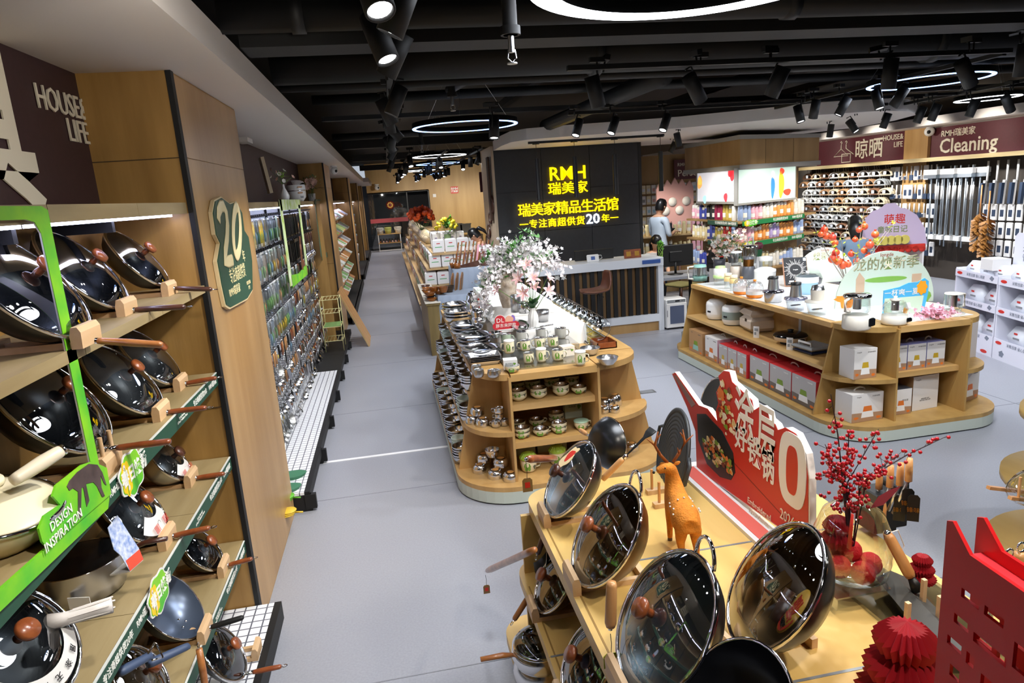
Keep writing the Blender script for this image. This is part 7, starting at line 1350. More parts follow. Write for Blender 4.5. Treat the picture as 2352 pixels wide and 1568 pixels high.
YT = mat('tea_yellow', '#c9a52c', .4); AT1 = art_app(WHITEG, YT); AT2 = art_app(WHITEG, FOODM[2]); AT3 = art_app(WHITEG, FOODM[3], 2); AT4 = art_app(MINTA, FOODM[3])
R90 = -PI / 2
for y, w_, h, d_, fr, sd, lb, art in ((7.42, .36, .27, .3, KR, KR, 'tan kraft carton with a green pot picture at the far end of the bottom shelf', AT4), (7.02, .30, .27, .3, WC, PKC, 'white carton with a soup pot picture beside the kraft carton', AT2)): carton((3.66, y, .137), w_, d_, h, R90, lb, fr, sd, WC if fr is WC else KR, art, LT, handle=fr is WC)
for i, y in enumerate((6.70, 6.50, 6.30)): carton((3.64, y, .137), .19, .3, .255, R90, '%s narrow red-topped carton with a blender picture, counted from the far end' % nth(i), GC, RC, RC, AT1, LT, 'narrow red cartons', True, tcol=LETW)
for i, y in enumerate((5.99, 5.62, 5.25)): carton((3.66, y, .137), .355, .3, .265, R90, '%s wide red-topped carton with a steamer picture on the bottom side shelf' % nth(i), GC, RC, RC, AT3, LT, 'wide red cartons', True, tcol=LETW)
for i, y in enumerate((6.9, 6.6, 6.2)): carton((3.93, y, .137), .26, .2, .33, R90, '%s carton of the back row behind the red cartons' % nth(i), PKC if i else RC, RC, RC)
carton((3.72, 4.83, .502), .21, .18, .25, .02, 'white carton with a glass kettle picture on the middle wing shelf', WC, WC, WC, AT1, LT); carton((3.74, 4.82, .137), .30, .2, .24, .05, 'wide white carton with an orange teapot picture on the bottom wing shelf', WC, WC, WC, AT2, LT, handle=True)
for i, x in enumerate((4.035, 4.215, 4.395)): carton((x, 4.85, .521), .172, .18, .215 + .0, 0, '%s violet-edged carton with a noodle pot picture on the centre shelf' % nth(i), WC, PU, PU, AT1, LT, 'violet-edged cartons', True)
carton((4.09, 4.86, .137), .2, .2, .22, 0, 'white carton with a rice cooker picture on the bottom centre board', WC, SLATE, SLATE, AT2, [('电饭煲', .2, .55, .02)]); carton((4.35, 4.88, .137), .27, .16, .3, .1, 'tall plain white carton with fine print on the bottom centre board', WC, KR, WC, None, [('longde', -.3, .9, .02), ('规格参数 型号\n额定电压 额定功率', 0, .3, .014)])
carton((4.80, 5.03, .502), .30, .22, .37, .08, 'large plain grey-white carton on the far wing shelf', mat('carton_pale', '#d6cdc8', .5), None, WC, None, [('longde', -.3, .88, .024), ('规格参数\n型号 额定功率', 0, .3, .018)]); carton((4.82, 4.95, .137), .26, .2, .27, .3, 'carton with a round hotpot picture on the far bottom wing board', WC, WC, WC, AT2, LT)
q = atz(1588, 735, .0)
for i, (u, v, z, r, h, m) in enumerate(((1585, 725, .15, .14, .12, GREY), (1605, 700, .3, .11, .16, STEELB))): q = aty(u, v, 8.0); t = thing('stock_pot', ('low grey', 'tall brushed steel')[i] + ' pot on the far rounded end of the appliance gondola', 'pot', (3.72 + i * .15, 7.95, .0 if i else .14)); MB().lathe([(0, 0), (r, 0), (r, h), (r * 1.03, h + .01), (r * .6, h + .03), (0, h + .04)], 26).obj('body', m, t); MB().lathe([(.015, h + .04), (.03, h + .055), (0, h + .06)], 14).obj('knob', BLACK, t)
MB().prism(arc(3.66, 7.76, .2, .3, PI, PI / 2) + [(4.8, 8.06), (4.8, 7.76)], .09, .135).obj('end_board', GS2, G2)
t = thing('monitor', 'black computer monitor seen from behind on the low desk', 'monitor', (4.33, 9.85, .76)); MB().box(-.29, .29, -.02, .015, .13, .46, 0, None, .008).obj('screen_back', BLACK, t); MB().box(-.1, .1, -.04, -.02, .2, .36, 0, None, .01).obj('rear_bulge', BLACK, t); MB().tube([(0, -.01, .02), (0, -.01, .2)], .02, 8).obj('neck', BLACK, t); MB().lathe([(0, 0), (.12, 0), (.12, .008), (0, .02)], 24).obj('base', BLACK, t)
q = aty(1346, 587, 9.8); t = thing('monitor', 'second black monitor just showing over the reception counter', 'monitor', (3.0, 9.75, 1.10)); MB().box(-.3, .3, -.015, .015, .01, .16, 0, None, .006).obj('screen_back', BLACK, t); MB().box(-.05, .05, -.03, .03, 0, .01).obj('base', BLACK, t)
t = thing('card_stand', 'small white payment stand with a cable on the reception counter', 'stand', (2.92, 9.55, 1.10)); MB().box(-.09, .09, -.012, .012, 0, .11, 0, RX(-.2), .012).obj('panel', WHITE, t); MB().box(-.03, .03, -.015, -.012, .03, .08, 0, RX(-.2)).obj('blue_print', mat('label_blue', '#3a5a9c', .4), t); MB().tube([(.09, 0, .03), (.14, .0, .05), (.13, .02, .09), (.09, .02, .09)], .004, 5).obj('cable', WHITE, t)
t = thing('wooden_plaque', 'small brown wooden plaque at the end of the reception counter', 'plaque', (3.55, 9.6, 1.10)); MB().box(-.13, .13, -.015, .015, 0, .13, 0, RX(-.15), .005).obj('plaque', WALNUT, t); MB().box(-.1, -.03, -.018, -.015, .03, .1, 0, RX(-.15)).box(.03, .1, -.018, -.015, .03, .1, 0, RX(-.15)).obj('gold_plates', GOLD, t)
tag(MB().box(3.62, 3.90, 9.39, 9.40, 1.02, 1.075).obj('blue_label_strip', mat('label_blue', '#3a5a9c', .4)), 'blue and white label strip on the counter edge by its end', 'label')
t = thing('glass_vase', 'tall glass vase with curly lucky bamboo at the counter end', 'vase', (4.04, 9.72, .76)); MB().lathe([(.045, 0), (.04, .1), (.05, .26)], 20).obj('glass', GLASS, t); MB().lathe([(0, .005), (.04, .01), (.038, .09), (0, .09)], 16).obj('green_water', mat('water_green', '#6f9a3a', .2), t)
b = MB()
for k in range(5): b.tube([(.02 * math.cos(k + j * .9) * (1 + j * .12), .02 * math.sin(k + j * .9) * (1 + j * .12) + 0, .1 + j * .05) for j in range(9)], .005, 5)
b.obj('bamboo', LEAFL, t); b = MB(); leafs(b, (0, 0, .45), 24, .06, .07, random.Random(1)); b.obj('leaves', LEAF, t)
t = thing('tissue_boxes', 'stack of black boxes tied with a white string on the low desk', 'box', (4.98, 9.8, .76)); t.name = 'box_bundle'
for k in range(5): MB().box(-.12, .12, -.06, .06, k * .065, k * .065 + .062).obj('box', BLACK, t); MB().box(.02, .1, -.061, -.06, k * .065 + .02, k * .065 + .04).obj('label', REDP, t)
MB().box(-.004, .004, -.063, .063, 0, .33).obj('string', WHITE, t)
for i, (u, v) in enumerate(((1652, 600), (1684, 600))):
    q = aty(u, v, 8.7 + .5 * i); t = thing('artificial_flowers', '%s pot of small cream and pink flowers between desk and appliance gondola' % nth(i), 'flowers', (q.x, 8.7 + .5 * i, .95)); rnd = random.Random(i); f = MB(); l = MB()
    for k in range(60): blossom(f, Vector((rnd.gauss(0, .1), rnd.gauss(0, .06), rnd.uniform(.1, .45))), rnd.uniform(.025, .04), rnd, k % 2, 6, .5)
    leafs(l, (0, 0, .25), 60, .18, .06, rnd); f.obj('blossoms', [PETW, PETP], t)['kind'] = 'stuff'; l.obj('leaves', mat('leaf_dusty', '#7f8f5e'), t); MB().lathe([(0, 0), (.07, 0), (.09, .14), (.08, .14)], 14).obj('pot', SLATE, t); MB().box(-.1, .1, -.1, .1, -.95, 0).obj('stand', WHITE, t)
dk = (KC - KB).normalized(); BT = {}
def bottle_mesh(c, cap, kind=0):
    k = (c, cap, kind)
    if k not in BT:
        m = mat('bottle_' + c.strip('#'), c, .2, coat=.4); m2 = mat('bottle_' + cap.strip('#'), cap, .25)
        b = MB().lathe([(0, 0), (.036, 0), (.04, .01), (.04, .13), (.034, .16)], 12, 0).lathe([(.036, .16), (.036, .2), (.03, .21), (0, .21)], 12, 1)
        if kind: b.lathe([(.041, .04), (.041, .1)], 12, 2).tube([(.0, 0, .21), (.018, 0, .235), (.03, 0, .21)], .006, 5, 1)
        BT[k] = b.mesh('bottle', [m, m2, LETW])
    return BT[k]
rnd = random.Random(77); CN = {'#4a56b0': 'blue', '#a02a55': 'crimson', '#2c3138': 'black', '#f0a45a': 'orange', '#f0b8c8': 'pink', '#e8e4da': 'white', '#9fb4dc': 'pale blue', '#c9b25a': 'yellow', '#1f8a80': 'teal', '#c8302c': 'red', '#b8a8dc': 'lilac', '#7a5a2c': 'amber', '#2f6a44': 'green', '#e8d8a8': 'cream'}
def line(p0, p1, z, cols, label, n):
    for i in range(n):
        c = cols[int(i / n * len(cols))]; cap = rnd.choice((c, c, '#e8e4da')); p = p0.lerp(p1, (i + .5) / n) + Vector((0, rnd.uniform(-.01, .01), 0)); p.z = z
        o = link('bottle', bottle_mesh(c, cap, i % 2), loc=p, rot=(0, 0, rnd.uniform(-1, 0))); s = rnd.uniform(.9, 1.15); o.scale = (1, 1, s); tag(o, '%s bottle, %s %s' % (CN[c], nth(i), label), 'bottle', 'drink bottles on the screen island')
nrm = Vector((dk.y, -dk.x, 0)); f0, f1 = KB + dk * .1 - nrm * .10, KC - dk * .25 - nrm * .10; g0, g1 = KB + Vector((.1, .12, 0)), KA + Vector((.1, -.1, 0))
for z, rn, c1, c2 in ((1.522, 'top', ['#9fb4dc', '#f0b8c8', '#e8e4da', '#f0a45a', '#f0a45a', '#e8e4da'], ['#e8e4da', '#c9b25a', '#a02a55', '#2c3138', '#4a56b0', '#f0b8c8']), (1.202, 'second', ['#f0b8c8', '#f0a45a', '#b8a8dc', '#f0a45a', '#9fb4dc'], ['#f0b8c8', '#c8302c', '#c9b25a', '#4a56b0', '#e8d8a8', '#e8d8a8']), (.752, 'third', ['#e8d8a8', '#e8d8a8', '#e8e4da', '#9fb4dc', '#e8e4da'], ['#2f6a44', '#7a5a2c', '#2f6a44', '#1f8a80', '#4a56b0', '#9fb4dc'])):
    line(f0, f1, z, c1, 'from the near corner on the %s shelf under the wide screen' % rn, 18); line(f0 - nrm * .12, f1 - nrm * .12, z, c1[::-1], 'in the back row of the %s shelf under the wide screen' % rn, 14)
    line(g0, g1, z, c2, 'from the near corner on the %s shelf under the narrow screen' % rn, 18)
t = thing('bottle_gondola', 'long pale shelf unit of amber jars and bottles beyond the desk', 'display shelving'); 
for z in (.3, .75, 1.12): MB().box(4.3, 6.4, 12.55, 12.9, z, z + .03).obj('shelf', WSH, t)
MB().box(4.4, 6.4, 12.75, 12.8, 0, 1.2).obj('back', WSH, t)
for z, rn in ((.78, 'lower'), (1.15, 'upper')): line(Vector((4.35, 12.65, 0)), Vector((6.3, 12.65, 0)), z, ['#e8d8a8', '#e8d8a8', '#2c3138', '#e8d8a8', '#f0b8c8'], 'from the aisle on the %s board of the pale shelf unit' % rn, 20)
hp = [MB().box(-.05, .05, -.01, .01, -.2, 0, 0, None, .006).box(-.03, .03, -.012, -.01, -.15, -.08, 1).mesh('hanging_pack', [m, m2]) for m, m2 in ((CARDW, GREY), (WHITE, PINKP), (CARDW, SKY), (CREAM, CARDW))]
for r in range(6):
    for k in range(22): o = link('hanging_pack', hp[rnd.randrange(4)], loc=(5.9 + k * .14, 16.93, 2.1 - r * .27)); o.scale = (1.2, 1, 1.1); tag(o, '%s small pack from the aisle in the %s row of the distant care wall' % (nth(k), nth(r)), 'pack', 'packs on the distant care wall')
t = thing('gift_display', 'pink and white scalloped display with round mirrors beside the screen island', 'display', (6.6, 15.0, 0)); MB().prism([(-.45, 0), (.45, 0), (.45, 2.0)] + [(.45 - .09 * i, 2.0 + .14 * math.sin(i * PI / 2) ** 2 + .1 * (1 - abs(i - 5) / 5)) for i in range(1, 10)] + [(-.45, 2.0)], 0, .05, 0, RX(PI / 2)).obj('board', PINKP, t)
for k in range(4): MB().lathe([(0, 0), (.1, 0), (.1, .02), (0, .02)], 18, 0, T(-.25 + .17 * k, -.06, 1.5 + .2 * (k % 2)) @ RX(PI / 2)).obj('mirror', PETW, t)
t = thing('side_shelf_unit', 'narrow shelf unit with green strips seen beside the dark sign wall edge', 'display shelving')
for z in (.75, 1.1, 1.5): MB().box(4.45, 4.95, 13.5, 13.8, z, z + .03).obj('shelf', WSH, t); MB().box(4.4, 4.95, 13.47, 13.5, z - .03, z + .04).obj('edge_strip', GRN2, t)
MB().box(4.95, 5.1, 13.5, 13.8, 0, 2.6).obj('post', PANEL, t)
for i in range(15): o = link('bottle', bottle_mesh(*rnd.choice((('#c8302c', '#e8e4da'), ('#2c3138', '#2c3138'), ('#e8e4da', '#2c3138'), ('#9fb4dc', '#e8e4da')))), loc=(4.48 + (i % 5) * .09, 13.6, (.78, 1.13, 1.53)[i // 5])); tag(o, '%s container on the %s board of the narrow side shelf' % (nth(i % 5), nth(i // 5)), 'bottle', 'containers on the narrow side shelf')
HM = {}
def hanger_mesh(w_, m, kind):
    k = (w_, m.name, kind)
    if k not in HM:
        b = MB(); n = 9; h = w_ * .32; top = [(0, -w_ / 2 * math.cos(PI * i / (n - 1)), -h * (1 - math.sin(PI * i / (n - 1))) - .06) for i in range(n)]
        b.tube(top, .020, 5).tube([(0, -w_ / 2, -h - .06), (0, w_ / 2, -h - .06)], .014, 4)
        b.tube([(0, 0, -.06), (0, 0, -.01), (0, .02, .015), (0, 0, .03)], .004, 4, 0)
        if kind: b.box(-.024, -.02, -.04, .04, -h - .04, -.06 - h * .25, 1)
        HM[k] = b.mesh('hanger', [m, CARDW])
    return HM[k]
HCOL = [('beige', mat('hanger_beige', '#d9c9a8', .4)), ('white', mat('hanger_white', '#e9e6df', .4)), ('brown', mat('hanger_brown', '#8a6248', .4)), ('grey', mat('hanger_grey', '#aeb0ae', .4)), ('tan', mat('hanger_tan', '#b58a62', .4))]
rnd = random.Random(55)
for r in range(5):
    for half in range(2):
        for c in range(9):
            y = 12.65 + c * .33 + half * .16; z = 2.16 - r * .38 - half * .19; cn, m = rnd.choice(HCOL)
            for j in range(3):
                o = link('clothes_hanger', hanger_mesh(.36, m, j == 2), loc=(10.30 - j * .07, y - j * .02, z)); o.scale = (1, 1 if not half else .95, 1)
                tag(o, '%s clothes hanger, %s of bundle %s from the brush racks, %s tier' % (cn, ('rear', 'middle', 'front')[j], nth(c), nth(r * 2 + half)), 'hanger', 'clothes hangers on the maroon-signed wall')
def tool_mesh(kind):
    b = MB()
    if kind == 0: b.tube([(0, 0, 0), (0, 0, -.17)], .012, 6).box(-.03, .01, -.02, .02, -.23, -.16, 0).box(-.045, -.03, -.018, .018, -.22, -.17, 1)
    elif kind == 1: b.tube([(0, 0, 0), (0, 0, -.15)], .014, 6).box(-.01, .01, -.04, .04, -.24, -.15, 1)
    elif kind == 2: b.box(-.01, .01, -.05, .05, -.24, 0, 0, None, .01).box(-.012, -.01, -.03, .03, -.18, -.08, 1)
    elif kind == 3: b.tube([(0, 0, .05), (0, 0, -.35)], .022, 6).box(-.05, .0, -.025, .025, -.8, -.33, 0, RX(.05)).box(-.12, -.05, -.03, .03, -.78, -.38, 1, RX(.05))
    elif kind == 4: b.tube([(0, 0, 0), (0, 0, -1.25)], .014, 6, 2).box(-.03, .03, -.1, .1, -1.33, -1.25, 0).tube([(0, 0, -.35), (0, 0, -.6)], .02, 6, 0)
    elif kind == 5: b.tube([(0, 0, -.1), (0, 0, -1.4)], .015, 6, 2).box(-.04, .04, -.16, .16, -.1, .0, 0, None, .01).box(-.045, .045, -.15, .15, -.16, -.1, 2)
    return b.mesh('cleaning_tool', [WHITE, mat('bristle_navy', '#28364c', .7), mat('steel_tube', '#a9b2ba', .3, .7)])
TM = [tool_mesh(i) for i in range(6)]
def tool(k, p, label, name, cat, group, s=1): o = link(name, TM[k], loc=p); o.scale = (s, s, s); tag(o, label, cat, group)
for r in range(5):
    for c in range(10): tool(rnd.randrange(3), (10.22, 11.35 + c * .125, 2.14 - r * .36), '%s small white brush from the mops in row %s of the brush racks' % (nth(c), nth(r)), 'small_brush', 'brush', 'small brushes on the wall', 1.15)
for c in range(16): tool(4 + (c % 3 == 0), (10.2 - .1 * (c % 2), 10.35 + c * .065, 2.1 if c % 3 else 2.05), '%s long-handled mop in the mop row beside the small brushes' % nth(c), 'mop', 'mop', 'mops on the cleaning wall')
for c in range(12): tool(3, (10.18, 8.1 + c * .19, 2.1), '%s dark-bristled dust brush from the picture edge under the big maroon sign' % nth(11 - c), 'dust_brush', 'brush', 'dust brushes under the big sign', .85)
for r in range(3):
    for c in range(14): tool(2, (10.2, 8.1 + c * .16, 1.42 - r * .3), '%s white pack of cleaning goods in row %s below the dust brushes' % (nth(c), nth(r)), 'cleaning_pack', 'pack', 'cleaning packs below the dust brushes', 1.15)
STR = wood('straw_tan', '#b98244', '#8a5a28', 'z', 20)
for i, (y, z) in enumerate(((10.15, 1.25), (9.98, 1.15))):
    t = thing('leaf_duster', ('first', 'second')[i] + ' hanging tan frayed duster beside the mops', 'duster', (10.05, y, z)); b = MB(); rn = random.Random(i); MB().tube([(0, 0, .5), (0, 0, 0)], .012, 6).obj('stick', LTWOOD, t)
    for k in range(110): zz = rn.uniform(-.55, .05); a = rn.uniform(0, 2 * PI); w_ = .11; b.add([(0, 0, zz), (math.cos(a) * w_ - .02, math.sin(a) * w_, zz - .05), (math.cos(a + .3) * w_ * 1.1, math.sin(a + .3) * w_ * 1.1, zz - .09), (math.cos(a + .5) * .06, math.sin(a + .5) * .06, zz - .06)], [(0, 1, 2, 3)])
    b.obj('frayed_leaves', STR, t)['kind'] = 'stuff'
CB = mat('white_cardboard', '#e3e3ee', .5); BAGP = mat('sheet_bag', '#eef1f8', .3)
R0, R1 = Vector((6.74, 7.08, 0)), Vector((6.33, 5.45, 0)); dr = (R1 - R0).normalized()
def rack_unit(o, label, w_=.8):
    M0 = frame(o, dr, (0, 0, 1)); Mw = M0 @ Matrix(((1, 0, 0, 0), (0, 0, 1, 0), (0, 1, 0, 0), (0, 0, 0, 1))); t = thing('cardboard_rack', label, 'display rack', M=M0)     # x along, y up, z toward aisle
    MB().box(0, .015, 0, .93, -.38, 0).obj('side', CB, t); MB().box(w_ - .015, w_, 0, .93, -.38, 0).obj('side', CB, t); MB().box(0, w_, 0, .93, -.39, -.38).obj('back', CB, t)
    for i, y in enumerate((.0, .17, .52, .85)): MB().box(.015, w_ - .015, y, y + .01, -.38, 0).obj('shelf', CB, t)
    for i, y in enumerate((.15, .50, .83)):
        f = MB().box(0, w_, y, y + .085, 0, .006).obj('front_lip', CB, t); MB().prism([(a * 1, b) for a, b in cloud(.09, y + .045, .05, .018, 14, 2, .02)], .006, .009).obj('red_badge', REDP, f); text('米熊当家·省心到家', .042, mat('print_blue_grey', '#7f8694'), f, T(.40, y + .042, .008), .0, .0004)
        MB().prism(cloud(.70, y + .05, .035, .025, 12, 4, .2), .006, .008).obj('line_drawing', mat('print_blue_grey', '#7f8694'), f)
    MB().box(0, w_, 0, .15, 0, .006).obj('front_lip', CB, t); MB().prism(cloud(.15, .08, .04, .035, 14, 5, .2), .006, .008).obj('line_drawing', mat('print_blue_grey', '#7f8694'), t); MB().prism(cloud(.66, .04, .06, .02, 14, 2, .02), .006, .008).obj('red_badge', REDP, t)
    return t, M0
bagm = MB(); vs = [(-.14, 0, -.05), (.14, 0, -.05), (.14, 0, .05), (-.14, 0, .05), (-.15, .09, -.07), (.15, .09, -.07), (.15, .09, .07), (-.15, .09, .07), (-.10, .2, -.015), (.08, .21, -.015), (.08, .21, .015), (-.10, .2, .015)]
bagm.add(vs, [(0, 1, 2, 3), (0, 4, 5, 1), (1, 5, 6, 2), (2, 6, 7, 3), (3, 7, 4, 0), (4, 8, 9, 5), (5, 9, 10, 6), (6, 10, 11, 7), (7, 11, 8, 4), (8, 11, 10, 9)], 0, True).box(-.05, .0, .12, .14, .06, .064, 1).box(-.05, .05, .07, .09, .0715, .073, 2); BAGME = bagm.mesh('plastic_bag', [BAGP, REDP, GREY])
for u_, (o, lb) in enumerate(((R0, 'farther'), (R0 + dr * .82, 'nearer'))):
    t, M0 = rack_unit(o, lb + ' white cardboard rack printed with red badges, near the cleaning wall')
    for i, y in enumerate((.18, .53, .86)):
        for k in range(2 if i < 2 else 3):
            for d_ in range(2 if i == 2 else 1): c = link('plastic_bag', BAGME, M=M0 @ T((.22 if i < 2 else .14) + k * (.36 if i < 2 else .26), y, -.16 - d_ * .12)); c.scale = (1, 1, 1) if i < 2 else (.8, .75, .8); tag(c, '%s sealed white bag on the %s shelf of the %s cardboard rack%s' % (nth(k), ('lowest', 'middle', 'top')[i], lb, ', rear row' if d_ else ''), 'bag', 'bags in the cardboard racks')
M0 = frame(R0 + dr * .5, dr, (0, 0, 1)); t = thing('rack_header', 'white header board with shop characters standing on the cardboard racks', 'sign', M=M0 @ T(0, .86, -.33)); MB().prism([(0, 0), (1.1, 0), (1.1, .5), (.95, .6), (.7, .58), (.6, .5), (.05, .5), (0, .45)], -.006, 0).obj('board', CB, t)
text('米熊当家\n省心到家', .1, mat('print_blue_grey', '#7f8694'), t, T(.35, .28, .003), .002, .0006); MB().prism(cloud(.28, .42, .08, .028, 16, 2, .02), 0, .004).obj('red_badge', REDP, t); MB().prism(cloud(.82, .3, .1, .12, 24, 5, .25), 0, .003).prism(cloud(.82, .3, .08, .1, 24, 5, .25), .003, .004, 1).obj('cart_drawing', [GREY, CB], t)
tag(MB().box(0, .22, 0, .13, -.2, 0, 0, None, .004).obj('white_carton', WHITE, M=M0 @ T(-.12, .95, -.05)), 'small white carton standing on the farther cardboard rack', 'box')
t = thing('pink_display', 'pink and white counter display with red scalloped edge behind the half-round sign', 'display', (6.17, 7.62, 0), -.25); MB().box(-.32, .32, -.25, .25, 0, .9).obj('body', mat('pink_card', '#dcb0cc', .5), t); MB().box(-.35, .35, -.28, .28, 1.18, 1.22).box(-.35, -.33, -.28, .28, .9, 1.18).box(.33, .35, -.28, .28, .9, 1.18).obj('frame', WHITE, t)
b = MB(); [b.lathe([(0, 0), (.04, 0), (.04, .005), (0, .005)], 12, 0, T(-.32 + .08 * k, -.285, 1.17) @ RX(PI / 2)) for k in range(9)]; b.box(-.35, .35, -.29, -.284, 1.17, 1.23); b.obj('scalloped_edge', REDP, t)
for i in range(3):
    for k in range(4): MB().box(-.28 + k * .145, -.16 + k * .145, -.24, -.1, .5 + i * .16 + .0, .62 + i * .16, 0, None, .01).obj('small_box', (mat('lilac_box', '#b99ad0', .4), WHITE, PINKP)[i], t)
t = thing('cloud_header', 'lilac cloud-shaped header with coloured characters on the pink display', 'sign', (6.06, 7.36, 1.22), -.25); MB().prism([(-.42, 0), (.42, 0), (.38, .2), (.28, .36), (.16, .44), (.08, .46), (.02, .52), (-.08, .52), (-.16, .46), (-.24, .44), (-.32, .36), (-.36, .2)], -.01, 0, 0, RX(PI / 2)).obj('board', mat('lilac_card', '#c9b4cc', .5), t)
text('萌趣', .13, REDP, t, T(.02, -.004, .32) @ RX(PI / 2), .003, .0008); text('童味日记', .09, mat('title_brown', '#7a8a4a'), t, T(.0, -.004, .2) @ RX(PI / 2), .003, .0008)
for k in range(5): MB().cyl(.055, 0, .02, 16, 0, T(-.2 + k * .08, -.06, .08) @ RX(PI / 2) @ RZ(0)).obj('yellow_disc', mat('disc_yellow', '#cdbb5c', .4), t)
q = atz(1945, 1370, .915); VC = Vector((q.x + .04, q.y + .04, .96)); t = thing('glass_vase', 'clear domed glass vase with red pompoms and berry branches on an acrylic stand', 'vase', VC)
MB().lathe([(.0, 0), (.08, .002), (.105, .02), (.115, .07), (.11, .15), (.088, .21), (.05, .245), (.03, .26)], 36).obj('glass', GLASS, t)
RP = mat('pompom_red', '#c4141a', .8, bump=.5, bscale=90)
for i, (x, y, z) in enumerate(((-.048, -.01, .042), (.0, -.055, .038), (.05, -.02, .04), (.01, .02, .07), (-.02, .05, .04))): MB().ball((x, y, z), .036, 16).obj('pompom', RP, t)
HONEY = mat('honeycomb_paper', '#a3101f', .6)
def honeycomb(parent, c, prof, name='honeycomb_paper', n=36, M=None):
    b = MB()
    vs = []; fs = []; m = len(prof)
    for i in range(n):
        a = 2 * PI * i / n; k = 1.0 if i % 2 else .72
        for r, z in prof: vs.append((c[0] + r * k * math.cos(a), c[1] + r * k * math.sin(a), c[2] + z))
    for i in range(n):
        for j in range(m - 1): fs.append((i * m + j, ((i + 1) % n) * m + j, ((i + 1) % n) * m + j + 1, i * m + j + 1))
    b.add(vs, fs); return b.obj(name, HONEY, parent, M=M)
honeycomb(t, (-.03, .03, .08), [(.0, 0), (.04, .01), (.05, .035), (.03, .055), (.045, .075), (.03, .1), (0, .115)])
st = MB(); bb = MB(); rnd = random.Random(19); BERRY = mat('berry_red', '#b0101f', .2, coat=.5)
def vq(u, v, dy=0): return aty(u, v, VC.y + dy) - VC
for (u0, v0), (u1, v1), dy, n in (((1935, 1100), (1908, 905), 0, 16), ((1940, 1100), (1950, 990), .02, 24), ((1938, 1110), (1895, 1020), -.02, 26), ((1945, 1110), (2018, 985), .03, 12), ((1990, 1100), (2178, 1000), .06, 16), ((1975, 1120), (2062, 1045), .02, 18), ((1935, 1110), (1885, 1090), -.03, 12), ((1950, 1120), (2005, 1085), -.02, 14)):
    p0, p1 = vq(u0, v0), vq(u1, v1, dy); m_ = p0.lerp(p1, .5) + Vector((rnd.uniform(-.01, .01), 0, .008)); base = Vector((0, 0, .05)); st.tube([base, p0, m_, p1], [.003, .0025, .002, .001], 5)
    for k in range(int(n * 1.7)):
        f = rnd.uniform(-.05, .95); p = p0.lerp(m_, f * 2) if f < .5 else m_.lerp(p1, f * 2 - 1); qq = p + Vector((rnd.gauss(0, .014), rnd.gauss(0, .012), rnd.gauss(0, .012))); bb.ball(qq, .0062, 8, k=5); st.tube([p, qq], .0008, 3)
for k in range(70): p = vq(1955, 1145) + Vector((rnd.gauss(0, .03), rnd.gauss(0, .02), rnd.gauss(0, .022))); bb.ball(p, .0062, 8, k=5)
st.obj('branches', mat('branch_purple', '#2a1520', .5), t); bb.obj('berries', BERRY, t)['kind'] = 'stuff'
a, b_ = vq(1998, 1168, -.02), vq(2070, 1115, -.02); n_ = (b_ - a).cross(Vector((0, 1, 0))).normalized() * .018; MB().add([a, a.lerp(b_, .35) + n_, a.lerp(b_, .7) + n_ * .7, b_, a.lerp(b_, .7) - n_ * .6, a.lerp(b_, .35) - n_], [(0, 1, 5), (1, 2, 4, 5), (2, 3, 4)]).obj('red_leaf', mat('leaf_wine', '#93343f', .5), t)
MB().tube([vq(1958, 1180, -.08), vq(1950, 1260, -.08)], [.006, .01], 8, flat=.3).obj('red_ribbon', REDP, t)
o = MB().box(-.12, .12, -.1, .1, .035, .04).box(-.12, -.115, -.1, .1, 0, .035).box(.115, .12, -.1, .1, 0, .035).obj('acrylic_stand', PLAST, loc=(VC.x, VC.y, .9201)); tag(o, 'clear acrylic stand carrying the domed glass vase', 'stand')
def ptree(p, s, label):
    t = thing('paper_tree', label, 'ornament', p); 
    for k, (r, z) in enumerate(((.072, 0), (.062, .05), (.05, .10))): honeycomb(t, (0, 0, z * s), [(0, 0), (r * s * .8, .004 * s), (r * s, .028 * s), (r * s * .6, .05 * s), (0, .06 * s)], 'paper_tier', 44)
ptree((1.11, 1.23, .905), 1.5, 'red honeycomb paper tree at the lower edge of the picture'); ptree((1.50, 1.62, .94), .6, 'small red paper ornament lying under the dark knife'); 
t = thing('cleaver_block', 'dark grey angular knife block leaning before the vase', 'knife block', (1.50, 1.68, .92)); a, b_ = atx(2045, 1325, 1.42), atx(2150, 1440, 1.36); MB().tube([a - Vector((1.5, 1.68, .92)), b_ - Vector((1.5, 1.68, .92)), b_ + (b_ - a) * .5 - Vector((1.5, 1.68, .92))], [.045, .05, .05], 4, flat=.5).obj('block', mat('slate_block', '#45433f', .6), t)
t = thing('kitchen_knife', 'knife with thick orange wooden handle and white cord by the glass vase', 'knife', (0, 0, 0)); a, b_ = atx(2038, 1225, 1.36), atx(2092, 1325, 1.40); MB().tube([a, a.lerp(b_, .1), a.lerp(b_, .9), b_], [.012, .016, .017, .013], 14).obj('handle', LTWOOD, t); MB().tube([b_, b_ + (b_ - a) * .3], [.01, .02], 8).obj('collar', BLACK, t); MB().tube([a, a + Vector((.035, 0, .006)), a + Vector((.06, 0, -.05)), a + Vector((.045, 0, -.08))], .0018, 5).obj('cord', WHITE, t); MB().ball(a, .012, 10).obj('ring', CHROME, t)
t = thing('knife_block', 'black box of kitchen knives with wooden handles and hanging black tags beyond the vase', 'knife block', (1.62, 1.98, .92)); MB().box(-.04, .05, -.05, .05, 0, .15, 0, RY(.05), .005).box(.055, .11, -.03, .05, 0, .17, 0, None, .005).obj('block', mat('block_black', '#1b1c1e', .5), t)
